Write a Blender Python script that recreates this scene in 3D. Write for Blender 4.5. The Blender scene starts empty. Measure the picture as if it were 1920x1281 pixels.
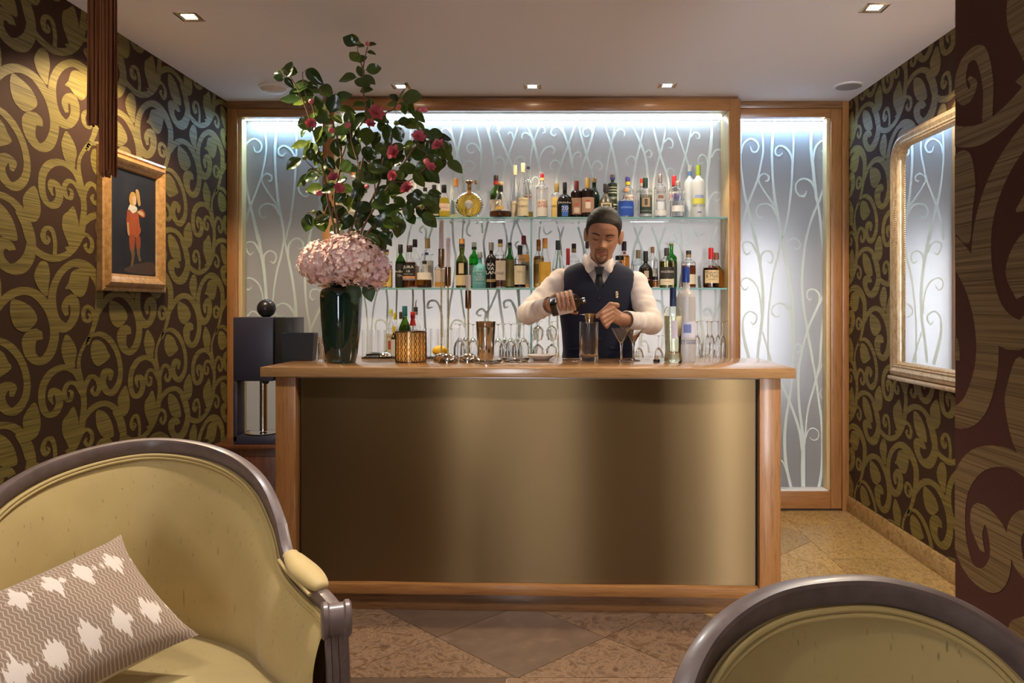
import bpy, bmesh, math, random
import numpy as np
from mathutils import Vector, Matrix
random.seed(7); np.random.seed(7)
R = math.radians
scene = bpy.context.scene
COL = scene.collection

# ------------------------------------------------------------------ camera
F_PX, VX, VY, EYE = 1430.0, 1035.0, 576.0, 1.273
cam_d = bpy.data.cameras.new('camera'); cam = bpy.data.objects.new('camera', cam_d); COL.objects.link(cam)
cam.location = (0, 0, EYE); cam.rotation_euler = (R(90), 0, 0)
cam_d.sensor_width = 36; cam_d.lens = F_PX/1920*36
cam_d.shift_x = -(VX-960)/1920; cam_d.shift_y = (VY-640.5)/1920
cam_d.clip_start = 0.02
scene.camera = cam
# ------------------------------------------------------------------ world, lights, exposure
scene.view_settings.view_transform = 'Standard'; scene.view_settings.look = 'None'
scene.view_settings.gamma = 1; scene.view_settings.use_curve_mapping = False
scene.view_settings.exposure = 0.74
w = bpy.data.worlds.new('world'); scene.world = w; w.use_nodes = True
w.node_tree.nodes['Background'].inputs[0].default_value = (0.90, 0.94, 1.0, 1)
w.node_tree.nodes['Background'].inputs[1].default_value = 8.0

def area(name, loc, rot, sx, sy, power, color, spread=180):
    d = bpy.data.lights.new(name, 'AREA'); d.shape = 'RECTANGLE'; d.size = sx; d.size_y = sy
    d.energy = power; d.color = color; d.spread = R(spread)
    o = bpy.data.objects.new(name, d); COL.objects.link(o); o.location = loc; o.rotation_euler = [R(a) for a in rot]
    return o
# daylight from the tall window at the end of the passage behind the near partition
area('lounge_window_daylight', (1.36, -2.85, 1.40), (90, 0, 0), 0.92, 2.1, 45, (0.95, 0.97, 1.0))
# light strips in the head of each glass bay (front side of the panes), shining down
area('light_strip_middle', (-0.13, 4.818, 2.464), (0, 0, 0), 2.36, 0.014, 5.5, (0.55, 0.78, 1.0))
area('light_strip_window', (-1.665, 4.822, 2.456), (0, 0, 0), 0.50, 0.012, 3.2, (0.42, 0.72, 1.0))
area('light_strip_window_far', (1.45, 4.822, 2.456), (0, 0, 0), 0.55, 0.012, 3.6, (0.36, 0.62, 1.0))
# lamps behind the frosted panes; the left one is added to lighten its pane
area('added_left_pane_fill', (-1.67, 5.45, 1.0), (-90, 0, 0), 0.45, 1.6, 2.6, (1.0, 0.86, 0.70))
area('light_box_middle', (-0.13, 5.45, 1.12), (-90, 0, 0), 2.3, 1.15, 21, (1.0, 0.93, 0.90))
area('light_box_door', (1.30, 5.10, 1.25), (-90, 0, 0), 0.28, 0.95, 4.6, (0.86, 0.90, 1.0))

# ------------------------------------------------------------------ helpers
def P(px, py, Y):
    return Vector(((px-VX)*Y/F_PX, Y, EYE-(py-VY)*Y/F_PX))
def PX(px, Y): return (px-VX)*Y/F_PX
def PZ(py, Y): return EYE-(py-VY)*Y/F_PX

class MB:
    def __init__(s): s.v = []; s.f = []; s.mi = []
    def add(s, vs, fs, mi=0):
        o = len(s.v); s.v += [tuple(v) for v in vs]
        s.f += [tuple(i+o for i in f) for f in fs]; s.mi += [mi]*len(fs)
        return s
    def tf(s, mat):
        s.v = [tuple(mat @ Vector(v)) for v in s.v]; return s
    def join(s, o, mat=None):
        vs = o.v if mat is None else [tuple(mat @ Vector(v)) for v in o.v]
        k = len(s.v); s.v += vs; s.f += [tuple(i+k for i in f) for f in o.f]; s.mi += o.mi; return s

def box(m, x0, x1, y0, y1, z0, z1, b=0.0, mi=0):
    if b <= 0:
        vs = [(x, y, z) for x in (x0, x1) for y in (y0, y1) for z in (z0, z1)]
        m.add(vs, [(0,1,3,2),(4,6,7,5),(0,4,5,1),(2,3,7,6),(0,2,6,4),(1,5,7,3)], mi); return m
    bm = bmesh.new(); bmesh.ops.create_cube(bm, size=1)
    for v in bm.verts:
        v.co = Vector(((x0+x1)/2+v.co.x*(x1-x0), (y0+y1)/2+v.co.y*(y1-y0), (z0+z1)/2+v.co.z*(z1-z0)))
    bmesh.ops.bevel(bm, geom=bm.edges[:], offset=b, segments=2, affect='EDGES', profile=0.5)
    bm.verts.index_update(); m.add([v.co for v in bm.verts], [[v.index for v in f.verts] for f in bm.faces], mi); bm.free()
    return m

def ring_faces(n_r, n_s, o=0, close=True):
    f = []
    for i in range(n_r-1):
        for j in range(n_s if close else n_s-1):
            k = (j+1) % n_s
            f.append((o+i*n_s+j, o+i*n_s+k, o+(i+1)*n_s+k, o+(i+1)*n_s+j))
    return f

def lathe(m, prof, seg=24, c=(0,0,0), n=2.0, mi=0, sx=1, sy=1, cap0=False, cap1=False, loop=False):
    """profile [(r,z)]; n: superellipse exponent (2 round, 6 square)"""
    vs = []
    for r, z in prof:
        for j in range(seg):
            a = 2*math.pi*(j+.5)/seg; ca, sa = math.cos(a), math.sin(a)
            k = (abs(ca)**n+abs(sa)**n)**(-1/n)
            vs.append((c[0]+r*k*ca*sx, c[1]+r*k*sa*sy, c[2]+z))
    fs = ring_faces(len(prof), seg)
    if loop:
        L = (len(prof)-1)*seg
        fs += [(L+j, L+(j+1)%seg, (j+1)%seg, j) for j in range(seg)]
    if cap0: fs.append(tuple(reversed(range(seg))))
    if cap1: fs.append(tuple(range((len(prof)-1)*seg, len(prof)*seg)))
    return m.add(vs, fs, mi)

def catmull(pts, k=6, closed=False):
    pts = [np.array(p, float) for p in pts]; n = len(pts); out = []
    rng = range(n if closed else n-1)
    for i in rng:
        if closed: a, b, c, d = pts[(i-1)%n], pts[i], pts[(i+1)%n], pts[(i+2)%n]
        else: a, b, c, d = pts[max(i-1,0)], pts[i], pts[i+1], pts[min(i+2,n-1)]
        for t in np.linspace(0, 1, k, endpoint=False):
            out.append(.5*((2*b)+(c-a)*t+(2*a-5*b+4*c-d)*t*t+(3*b-a-3*c+d)*t**3))
    if not closed: out.append(pts[-1])
    return out

def tube(m, pts, r, seg=8, mi=0, cap=True, prof=None, up=None):
    """sweep a circle (or profile [(a,b)]) along pts; r: scalar or list"""
    pts = [Vector(p) for p in pts]; n = len(pts)
    rs = r if isinstance(r, (list, tuple, np.ndarray)) else [r]*n
    T = [((pts[min(i+1,n-1)]-pts[max(i-1,0)])).normalized() for i in range(n)]
    u = Vector(up) if up else (Vector((0,0,1)) if abs(T[0].z) < .9 else Vector((1,0,0)))
    vs = []
    P0 = prof or [(math.cos(2*math.pi*j/seg), math.sin(2*math.pi*j/seg)) for j in range(seg)]
    s = len(P0)
    for i in range(n):
        if up: u = Vector(up)
        a = (u-T[i]*u.dot(T[i])).normalized(); u = a; b = T[i].cross(a)
        for pa, pb in P0: vs.append(pts[i]+a*(pa*rs[i])+b*(pb*rs[i]))
    fs = ring_faces(n, s)
    if cap: fs += [tuple(reversed(range(s))), tuple(range((n-1)*s, n*s))]
    return m.add(vs, fs, mi)

def ball(m, c, r, nu=16, nv=10, mi=0, rot=None):
    rx, ry, rz = r if isinstance(r, (tuple, list)) else (r, r, r)
    vs = []
    for i in range(nv+1):
        t = math.pi*i/nv
        for j in range(nu):
            a = 2*math.pi*j/nu
            v = Vector((rx*math.sin(t)*math.cos(a), ry*math.sin(t)*math.sin(a), -rz*math.cos(t)))
            if rot: v = rot @ v
            vs.append(v+Vector(c))
    return m.add(vs, ring_faces(nv+1, nu), mi)

def capsule(m, a, b, ra, rb, seg=14, mi=0):
    a, b = Vector(a), Vector(b); d = b-a; L = d.length
    q = d.to_track_quat('Z', 'Y').to_matrix()
    prof = [(ra*math.cos(t), ra*math.sin(t)) for t in np.linspace(-math.pi/2*.98, 0, 5)]
    prof += [(rb*math.cos(t), L+rb*math.sin(t)) for t in np.linspace(0, math.pi/2*.98, 5)]
    t = MB(); lathe(t, prof, seg, cap0=True, cap1=True)
    return m.join(t, Matrix.Translation(a) @ q.to_4x4())

def mesh_of(m, name, smooth=35, weld=False):
    me = bpy.data.meshes.new(name); me.from_pydata(m.v, [], m.f)
    if any(m.mi): me.polygons.foreach_set('material_index', m.mi)
    if weld:
        bm = bmesh.new(); bm.from_mesh(me); bmesh.ops.remove_doubles(bm, verts=bm.verts, dist=1e-5)
        bmesh.ops.recalc_face_normals(bm, faces=bm.faces); bm.to_mesh(me); bm.free()
    if smooth:
        me.polygons.foreach_set('use_smooth', [True]*len(me.polygons))
        if smooth < 180: me.set_sharp_from_angle(angle=R(smooth))
    me.update()
    return me

def obj(name, data, mat=None, parent=None, loc=None, rotz=0, kind=None, label=None):
    if isinstance(data, MB): data = mesh_of(data, name)
    o = bpy.data.objects.new(name, data); COL.objects.link(o)
    if mat is not None and not data.materials:
        for mm in (mat if isinstance(mat, (list, tuple)) else [mat]): data.materials.append(mm)
    if parent: o.parent = parent
    if loc is not None: o.location = loc
    if rotz: o.rotation_euler.z = rotz
    if kind: o['kind'] = kind
    if label: o['label'] = label
    return o
def thing(name, label, cat, loc=(0,0,0), rotz=0, group=None):
    o = bpy.data.objects.new(name, None); COL.objects.link(o); o.empty_display_size = .05
    o.location = loc; o.rotation_euler.z = rotz; o['label'] = label; o['category'] = cat
    if group: o['group'] = group
    return o
def tag(o, label, cat, group=None):
    o['label'] = label; o['category'] = cat
    if group: o['group'] = group
    return o
def struct(name, m=None, mat=None, label=None):
    if m is None:
        o = bpy.data.objects.new(name, None); COL.objects.link(o)
    else: o = obj(name, m, mat)
    o['kind'] = 'structure'
    if label: o['label'] = label
    return o

# ------------------------------------------------------------------ materials
def new_mat(name):
    m = bpy.data.materials.new(name); m.use_nodes = True
    return m, m.node_tree, m.node_tree.nodes['Principled BSDF']
def mat(name, col, rough=.5, metal=0, spec=.5, trans=0, ior=1.45, emit=None, es=0, coat=0, sheen=0, bump=0, bscale=60, vary=0, aniso=0):
    m, nt, b = new_mat(name); I = b.inputs
    I['Base Color'].default_value = (*col, 1); I['Roughness'].default_value = rough; I['Metallic'].default_value = metal
    I['Specular IOR Level'].default_value = spec; I['Transmission Weight'].default_value = trans; I['IOR'].default_value = ior
    I['Coat Weight'].default_value = coat; I['Sheen Weight'].default_value = sheen; I['Coat Roughness'].default_value = .08
    if aniso: I['Anisotropic'].default_value = aniso
    if emit: I['Emission Color'].default_value = (*emit, 1); I['Emission Strength'].default_value = es
    if bump or vary:
        tc = nt.nodes.new('ShaderNodeTexCoord'); nz = nt.nodes.new('ShaderNodeTexNoise'); nz.inputs['Scale'].default_value = bscale
        nz.inputs['Detail'].default_value = 4
        nt.links.new(tc.outputs['Object'], nz.inputs['Vector'])
        if bump:
            bp = nt.nodes.new('ShaderNodeBump'); bp.inputs['Strength'].default_value = bump; bp.inputs['Distance'].default_value = .004
            nt.links.new(nz.outputs['Fac'], bp.inputs['Height']); nt.links.new(bp.outputs[0], I['Normal'])
        if vary:
            mx = nt.nodes.new('ShaderNodeMix'); mx.data_type = 'RGBA'
            mx.inputs[6].default_value = (*[c*(1-vary) for c in col], 1); mx.inputs[7].default_value = (*[min(1, c*(1+vary)) for c in col], 1)
            nt.links.new(nz.outputs['Fac'], mx.inputs[0]); nt.links.new(mx.outputs[2], I['Base Color'])
    return m
def ramp_mat(name, stops, scale=(1,1,1), nscale=5, detail=6, rough=.5, coord='Object', distort=0, bump=0, coat=0, metal=0, spec=.5, rand=0):
    m, nt, b = new_mat(name)
    tc = nt.nodes.new('ShaderNodeTexCoord'); mp = nt.nodes.new('ShaderNodeMapping'); mp.inputs['Scale'].default_value = scale
    nz = nt.nodes.new('ShaderNodeTexNoise'); nz.inputs['Scale'].default_value = nscale; nz.inputs['Detail'].default_value = detail
    nz.inputs['Distortion'].default_value = distort; nz.inputs['Roughness'].default_value = .6
    rp = nt.nodes.new('ShaderNodeValToRGB')
    while len(rp.color_ramp.elements) < len(stops): rp.color_ramp.elements.new(.5)
    for e, (p, c) in zip(rp.color_ramp.elements, stops): e.position = p; e.color = (*c, 1)
    L = nt.links.new
    L(tc.outputs[coord], mp.inputs['Vector']); L(mp.outputs[0], nz.inputs['Vector']); L(nz.outputs['Fac'], rp.inputs[0])
    out = rp.outputs[0]
    if rand:
        oi = nt.nodes.new('ShaderNodeObjectInfo'); hs = nt.nodes.new('ShaderNodeHueSaturation'); mr = nt.nodes.new('ShaderNodeMapRange')
        mr.inputs[3].default_value = 1-rand; mr.inputs[4].default_value = 1+rand
        L(oi.outputs['Random'], mr.inputs[0]); L(mr.outputs[0], hs.inputs['Value']); L(out, hs.inputs['Color']); out = hs.outputs[0]
        va = nt.nodes.new('ShaderNodeVectorMath'); va.operation = 'ADD'; sc = nt.nodes.new('ShaderNodeVectorMath'); sc.operation = 'SCALE'
        sc.inputs['Scale'].default_value = 37.0
        L(oi.outputs['Random'], sc.inputs[0]); L(mp.outputs[0], va.inputs[0]); L(sc.outputs[0], va.inputs[1]); L(va.outputs[0], nz.inputs['Vector'])
    L(out, b.inputs['Base Color'])
    b.inputs['Roughness'].default_value = rough; b.inputs['Coat Weight'].default_value = coat; b.inputs['Coat Roughness'].default_value = .15
    b.inputs['Metallic'].default_value = metal; b.inputs['Specular IOR Level'].default_value = spec
    if bump:
        bp = nt.nodes.new('ShaderNodeBump'); bp.inputs['Strength'].default_value = bump; bp.inputs['Distance'].default_value = .002
        L(nz.outputs['Fac'], bp.inputs['Height']); L(bp.outputs[0], b.inputs['Normal'])
    return m
def oak(name, axis, c0=(.23,.092,.024), c1=(.37,.162,.048), rough=.38, coat=.25):
    s = {'x': (1.2, 22, 22), 'y': (22, 1.2, 22), 'z': (22, 22, 1.2)}[axis]
    return ramp_mat(name, [(.3, c0), (.55, c1), (.75, tuple(c*.8 for c in c1))], s, 5, 8, rough, distort=.6, bump=.08, coat=coat)
OAK_X, OAK_Z, OAK_Y = oak('oak_grain_along', 'x'), oak('oak_grain_upright', 'z'), oak('oak_grain_deep', 'y')
OAKL_Z = oak('pale_oak_upright', 'z', (.50,.34,.14), (.62,.45,.22)); OAKL_X = oak('pale_oak_along', 'x', (.48,.38,.26), (.60,.50,.36))
OAKT = oak('oak_counter_top', 'x', (.27,.135,.05), (.40,.215,.09), .16, .6)
PLINTH = oak('dark_oak_plinth', 'x', (.13,.055,.018), (.24,.11,.04))
def threads(name, c0, c1, c2, sc=(1.2, 1.2, 150), rough=.55, sheen=.0):
    return ramp_mat(name, [(.32, c0), (.5, c1), (.68, c2)], sc, 2.2, 3, rough, bump=.25, spec=.2)
PAPER = mat('brown_wallpaper_ground', (.048,.024,.014), .8, spec=.15, bump=.12, bscale=300, vary=.15)
GOLD_PAPER = threads('olive_gold_thread_print', (.070,.052,.013), (.165,.125,.032), (.24,.185,.052))
PAPER_N = mat('brown_wallpaper_ground_lightened', (.088,.034,.023), .8, spec=.15, bump=.12, bscale=300, vary=.12)  # same paper, colour lightened to make up for the near wall's dim light
GOLD_N = threads('lightened_thread_print', (.10,.056,.021), (.215,.132,.055), (.275,.172,.076), (.8, .8, 150))  # its print, brightened likewise for lack of light
CEIL = mat('white_ceiling_paint', (.86,.85,.94), .9, bump=.05, bscale=200)
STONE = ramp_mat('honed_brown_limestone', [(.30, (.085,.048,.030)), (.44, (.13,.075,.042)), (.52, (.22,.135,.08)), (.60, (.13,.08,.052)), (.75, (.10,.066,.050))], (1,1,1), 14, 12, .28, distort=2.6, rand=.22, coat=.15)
STONE_B = ramp_mat('honed_limestone_golden', [(.28, (.20,.115,.035)), (.44, (.30,.18,.052)), (.52, (.44,.285,.11)), (.60, (.28,.17,.065)), (.78, (.24,.165,.095))], (1.6,.7,1), 15, 12, .25, distort=2.6, rand=.16, coat=.2)  # golden tone, used on the right-hand slabs and the skirting
STONE_P = ramp_mat('plain_brown_limestone', [(.3, (.088,.055,.037)), (.6, (.112,.071,.048)), (.8, (.16,.105,.072))], (1,1,1), 14, 8, .28, distort=.6, rand=.12, coat=.15)
GROUT = mat('pale_grout', (.46,.36,.25), .8)
CHROME = mat('polished_chrome', (.80,.79,.78), .07, 1); STEEL = mat('polished_steel', (.80,.78,.78), .10, 1)
BRASS = mat('brushed_brass', (.62,.43,.20), .22, 1); COPPER = mat('dark_bronze_metal', (.20,.125,.085), .28, 1)
BLACK = mat('black_plastic', (.012,.012,.014), .35); NAVYBOX = mat('dark_navy_lacquer', (.030,.028,.048), .38, bump=.02, bscale=400)
WHITE = mat('white_paint', (.80,.79,.77), .45); CREAM = mat('cream_paper', (.72,.64,.48), .6)
GLASS = mat('clear_glass', (1,1,1), .0, trans=1, ior=1.47); GLASS_T = mat('teal_edged_glass', (.80,.95,.93), .0, trans=1, ior=1.45)
TEAL_EDGE = mat('teal_glass_edge', (.33,.62,.62), .15, trans=.45, ior=1.2, emit=None)

def frosted(name, col, tr):
    m, nt, b = new_mat(name); L = nt.links.new
    d = nt.nodes.new('ShaderNodeBsdfDiffuse'); t = nt.nodes.new('ShaderNodeBsdfTranslucent'); mx = nt.nodes.new('ShaderNodeMixShader')
    g = nt.nodes.new('ShaderNodeBsdfGlossy'); g.inputs['Roughness'].default_value = .35; m2 = nt.nodes.new('ShaderNodeMixShader'); m2.inputs[0].default_value = .06
    d.inputs[0].default_value = (*col, 1); t.inputs[0].default_value = (*col, 1); mx.inputs[0].default_value = tr
    L(d.outputs[0], mx.inputs[1]); L(t.outputs[0], mx.inputs[2]); L(mx.outputs[0], m2.inputs[1]); L(g.outputs[0], m2.inputs[2])
    L(m2.outputs[0], nt.nodes['Material Output'].inputs[0])
    return m
FROST = frosted('frosted_pane', (.62,.62,.62), .70)
SCROLL = frosted('pale_green_scroll_relief', (.66,.75,.72), .08)
# ------------------------------------------------------------------ wallpaper scroll pattern (one repeat, then tiled)
def strip2d(pts, k=5, wk=1.0):
    c = catmull(pts, k); n = len(c); L = []; Rr = []
    for i in range(n):
        d = c[min(i+1,n-1)][:2]-c[max(i-1,0)][:2]; d = d/(np.linalg.norm(d)+1e-9); nn = np.array([-d[1], d[0]])
        h = max(c[i][2], 1)/2*wk
        L.append(c[i][:2]+nn*h); Rr.append(c[i][:2]-nn*h)
    # round the end
    return [tuple(p) for p in L], [tuple(p) for p in Rr]
XL, XR, H, YB = -2.035, 1.855, 2.56, 4.77
PU, PV = .640, .851
def wall_map(ox, oy, s, du, dz):
    def f(p):
        px, py = ox+p[0]/s, oy+p[1]/s; Y = XL*F_PX/(px-VX)
        return (Y+du, EYE-(py-VY)*Y/F_PX+dz)
    return f
C5, C4, C2 = wall_map(200,540,4.27,0,0), wall_map(200,60,4.27,0,-PV), wall_map(0,290,4.268,PU,-PV)
STROKES = [
 (C5, [(330,1130,50),(370,1085,46),(402,985,36),(416,890,38),(424,790,40),(408,660,40),(395,560,28),(400,480,22),(430,400,24),(468,325,28),(488,245,36),(502,160,38),(506,60,36),(500,-20,34)]),
 (C4, [(440,1150,30),(478,1050,36),(500,960,38),(516,880,40),(505,760,50),(450,640,60),(370,572,64),(295,605,60),(252,700,54),(248,820,56),(272,930,64),(325,985,74),(368,935,66),(372,850,62),(345,800,70),(318,840,50),(328,905,24)]),
 (C5, [(410,935,22),(450,860,42),(500,815,48),(555,808,48),(602,845,48),(634,920,46),(648,1000,46),(640,1090,54),(606,1170,66),(560,1195,70),(522,1150,60),(518,1090,66),(550,1062,70),(575,1090,40)]),
 (C5, [(466,350,20),(510,335,42),(560,365,46),(600,430,38),(624,510,34),(632,600,34),(618,680,40),(580,735,54),(545,712,50),(530,650,44),(548,590,56),(575,600,44),(572,650,20)]),
 (C5, [(508,195,22),(545,112,46),(600,66,54),(660,76,54),(708,145,48),(734,230,44),(740,330,44),(718,425,50),(680,460,56),(645,420,56),(640,340,70),(664,300,66),(678,340,40)]),
 (C5, [(482,250,18),(472,180,32),(442,150,32),(420,185,30),(428,240,30),(454,246,28),(460,215,24),(446,198,14)]),
 (C5, [(402,660,40),(375,590,46),(310,556,50),(240,592,54),(196,680,50),(191,790,48),(216,862,50),(260,858,52),(286,800,50),(280,730,56),(248,710,46),(236,755,34),(250,800,14)]),
 (C5, [(410,740,26),(380,672,34),(340,660,34),(314,710,32),(325,772,32),(350,770,28),(355,722,24),(335,712,12)]),
 (C5, [(424,800,18),(430,690,30),(460,622,36),(498,640,36),(510,700,34),(488,745,32),(468,718,26),(478,685,10)]),
 (C5, [(404,1015,20),(435,975,30),(465,1000,30),(468,1050,28),(450,1085,30),(430,1060,26),(440,1030,10)]),
 (C2, [(150,440,86),(198,556,76),(224,660,68),(262,742,64),(330,800,68),(420,832,72),(510,812,68),(582,760,62),(640,672,52),(664,580,48),(668,500,44)]),
 (C2, [(436,800,40),(438,700,40),(412,602,44),(362,592,46),(342,650,56),(366,705,46),(392,680,30),(374,648,12)]),
]
LEAVES = [
 (C5, [(470,380),(500,370),(540,400),(560,450),(576,490),(545,530),(500,557),(468,520),(456,450)]),
 (C5, [(568,110),(600,112),(650,150),(676,215),(660,262),(622,297),(582,270),(562,190)]),
 (C5, [(323,328),(365,380),(386,450),(376,520),(372,562),(318,540),(294,450),(300,390)]),
 (C5, [(365,812),(388,872),(397,935),(385,1010),(345,1100),(322,1060),(298,990),(302,910),(330,865)]),
 (C5, [(660,682),(682,745),(687,825),(670,885),(636,900),(615,830),(616,760)]),
 (C5, [(490,850),(530,850),(565,890),(588,950),(597,1030),(555,1042),(515,1020),(488,940)]),
 (C4, [(352,622),(400,618),(446,652),(458,690),(440,790),(410,822),(372,790),(340,740),(312,722),(332,690)]),
 (C2, [(320,850),(380,862),(402,960),(392,1040),(378,1140),(320,1095),(280,1030),(268,950)]),
]
TILE = []; OFF = []; LAY = 0     # list of polygons in (u, z)
for mp, pts in STROKES:
    a, b = strip2d(pts, 5, .82)
    a = [mp(p) for p in a]; b = [mp(p) for p in b]
    LAY += 1
    sg = lambda p, q, r: (q[0]-p[0])*(r[1]-p[1])-(q[1]-p[1])*(r[0]-p[0])
    ar = [(sg(a[i], a[i+1], b[i+1]), sg(a[i], b[i+1], b[i])) for i in range(len(a)-1)]; mj = 1 if sum(x+y for x, y in ar) > 0 else -1
    for i in range(len(a)-1):
        if ar[i][0]*mj <= 0 and ar[i][1]*mj <= 0: continue
        q = [a[i], a[i+1], b[i+1], b[i]]
        if ar[i][0]*mj <= 0: q = [a[i], b[i+1], b[i]]
        elif ar[i][1]*mj <= 0: q = [a[i], a[i+1], b[i+1]]
        TILE.append(q); OFF.append(LAY*.00004+i*.000001)
for mp, pts in LEAVES:
    gx, gy = sum(p[0] for p in pts)/len(pts), sum(p[1] for p in pts)/len(pts); pts = [(gx+(x-gx)*.93, gy+(y-gy)*.95) for x, y in pts]
    TILE.append([mp(p[:2]) for p in catmull([(x, y, 0) for x, y in pts], 4, True)]); OFF.append(.00055)
# on the wall u runs left to right as one faces it
def paper_mesh(name, to3d, u0, u1, z0, z1, du=0, dz=0, sc=1.0):
    bm = bmesh.new()
    us = [p[0] for q in TILE for p in q]; zs = [p[1] for q in TILE for p in q]
    for i in range(int((u0-du-max(us)*sc)/(PU*sc))-1, int((u1-du-min(us)*sc)/(PU*sc))+2):
        for j in range(int((z0-dz-max(zs)*sc)/(PV*sc))-1, int((z1-dz-min(zs)*sc)/(PV*sc))+2):
            for q, off in zip(TILE, OFF):
                qq = [(p[0]*sc+du+i*PU*sc, p[1]*sc+dz+j*PV*sc) for p in q]
                if max(p[0] for p in qq) < u0 or min(p[0] for p in qq) > u1 or max(p[1] for p in qq) < z0 or min(p[1] for p in qq) > z1: continue
                vs = [bm.verts.new((p[0], off, p[1])) for p in qq]
                try: bm.faces.new(vs)
                except ValueError: pass
    for co, no in (((u0,0,0),(-1,0,0)), ((u1,0,0),(1,0,0)), ((0,0,z0),(0,0,-1)), ((0,0,z1),(0,0,1))):
        bmesh.ops.bisect_plane(bm, geom=bm.verts[:]+bm.edges[:]+bm.faces[:], plane_co=co, plane_no=no, clear_outer=True)
    for v in bm.verts: v.co = Vector(to3d(v.co.x, v.co.z, v.co.y))
    me = bpy.data.meshes.new(name); bm.to_mesh(me); bm.free()
    return me

YN = -3.0   # the lounge goes on behind the camera
m = MB(); box(m, XL-.12, XL, YN, 5.9, 0, H); wall_left = struct('wall_left', m, PAPER)
obj('scroll_print', paper_mesh('scroll_print', lambda u, z, o: (XL+.0005+o, u, z), .3, YB, .0, H), GOLD_PAPER, wall_left, kind='stuff')
m = MB(); box(m, XR, XR+.12, YN, 5.9, 0, H); wall_right = struct('wall_right', m, PAPER)
obj('scroll_print', paper_mesh('scroll_print', lambda u, z, o: (XR-.0005-o, -u, z), -YB, -.6, .1, H, du=-(4.12+3.832), dz=.245-1.166), GOLD_PAPER, wall_right, kind='stuff')
XP, YP = .735, 1.390    # nearer wall corner on the right
m = MB(); box(m, XP, XP+.12, YN, YP, 0, H+.0); wall_near = struct('wall_near_right', m, PAPER_N)
obj('scroll_print', paper_mesh('scroll_print', lambda u, z, o: (XP-.0005-o, -u, z), -YP, .5, .0, H, du=-1.34-(3.075+PU)*1.2, dz=1.352-(1.29-PV)*1.2, sc=1.2), GOLD_N, wall_near, kind='stuff')
m = MB(); box(m, XL-.12, XR+.12, 5.88, 6.0, 0, H); struct('wall_back', m, WHITE)
m = MB(); box(m, XL-.12, XR+.12, YN, 6.0, H, H+.1); ceiling = struct('ceiling', m, CEIL)
# far end of the lounge behind the camera: brown paper, with a window opening added to let sky light in
wl_ = struct('wall_lounge')
for x0, x1, z0, z1 in ((XL-.12,-1.42,0,H),(-.72,XP+.12,0,H),(-1.42,-.72,0,.15),(-1.42,-.72,2.35,H)):
    m = MB(); box(m, x0, x1, YN-.12, YN, z0, z1); obj('wall_panel', m, PAPER, wl_)
for x0, x1, z0, z1 in ((-1.42,-1.36,.15,2.35),(-.78,-.72,.15,2.35),(-1.36,-.78,.15,.21),(-1.36,-.78,2.29,2.35),(-1.36,-.78,1.24,1.27)):
    m = MB(); box(m, x0, x1, YN-.10, YN-.04, z0, z1, .003); obj('added_window_bar', m, WHITE, wl_)
# marble skirting
m = MB(); box(m, XR-.018, XR, YN, YB-.001, 0, .098, .003); struct('baseboard_right', m, STONE_B)
m = MB(); box(m, XL, XL+.018, YN, YB-.001, 0, .098, .003); struct('baseboard_left', m, STONE_B)

# ------------------------------------------------------------------ floor of stone slabs
m = MB(); box(m, XL-.12, XR+.12, YN, 6.0, -.12, -.004); floor = struct('floor', m, GROUT)
def slab(poly, mt):
    """one stone slab: polygon (x,y), 4 mm deep joints, tiny bevel left to the material"""
    cx = sum(p[0] for p in poly)/len(poly); cy = sum(p[1] for p in poly)/len(poly); n = len(poly)
    q = []
    for x, y in poly:
        d = math.hypot(x-cx, y-cy) or 1; q.append((x-(x-cx)/d*.0022, y-(y-cy)/d*.0022))
    vs = [(x-cx, y-cy, -.004) for x, y in q]+[(x-cx, y-cy, 0) for x, y in q]
    fs = [tuple(range(n, 2*n))]+[(i, (i+1)%n, n+(i+1)%n, n+i) for i in range(n)]
    mm = MB().add(vs, fs); me = mesh_of(mm, 'slab', 0)
    obj('stone_slab', me, mt, floor, (cx, cy, 0))
def clip(poly, ax, val, keep_less):
    out = []
    for i in range(len(poly)):
        a, b = poly[i], poly[(i+1)%len(poly)]
        ia = (a[ax] <= val) == keep_less or a[ax] == val; ib = (b[ax] <= val) == keep_less or b[ax] == val
        if ia: out.append(a)
        if ia != ib:
            t = (val-a[ax])/(b[ax]-a[ax]); out.append((a[0]+(b[0]-a[0])*t, a[1]+(b[1]-a[1])*t))
    return out
TS = .458; DG = TS*math.sqrt(2)
c0 = P(977, 1195, EYE*F_PX/(1195-VY)); cx0, cy0 = c0.x, c0.y
FX1, FY0 = 1.41, 2.62
for i in range(-5, 6):
    for j in range(-3, 6):
        for half in (0, 1):
            cx, cy = cx0+(i+.5*half)*DG, cy0+(j+.5*half)*DG
            poly = [(cx-DG/2,cy),(cx,cy-DG/2),(cx+DG/2,cy),(cx,cy+DG/2)]
            for ax, val, kl in ((0,FX1,True),(0,XL,False),(1,FY0,False),(1,YB,True)):
                poly = clip(poly, ax, val, kl)
                if len(poly) < 3: break
            if len(poly) < 3: continue
            ar = abs(sum(poly[k][0]*poly[(k+1)%len(poly)][1]-poly[(k+1)%len(poly)][0]*poly[k][1] for k in range(len(poly))))/2
            if ar < .002: continue
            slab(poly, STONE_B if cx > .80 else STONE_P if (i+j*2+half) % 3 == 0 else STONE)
y = FY0
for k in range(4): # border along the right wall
    y1 = min(YB, y+.62); slab([(FX1,y),(XR,y),(XR,y1),(FX1,y1)], STONE_B); y = y1
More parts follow.
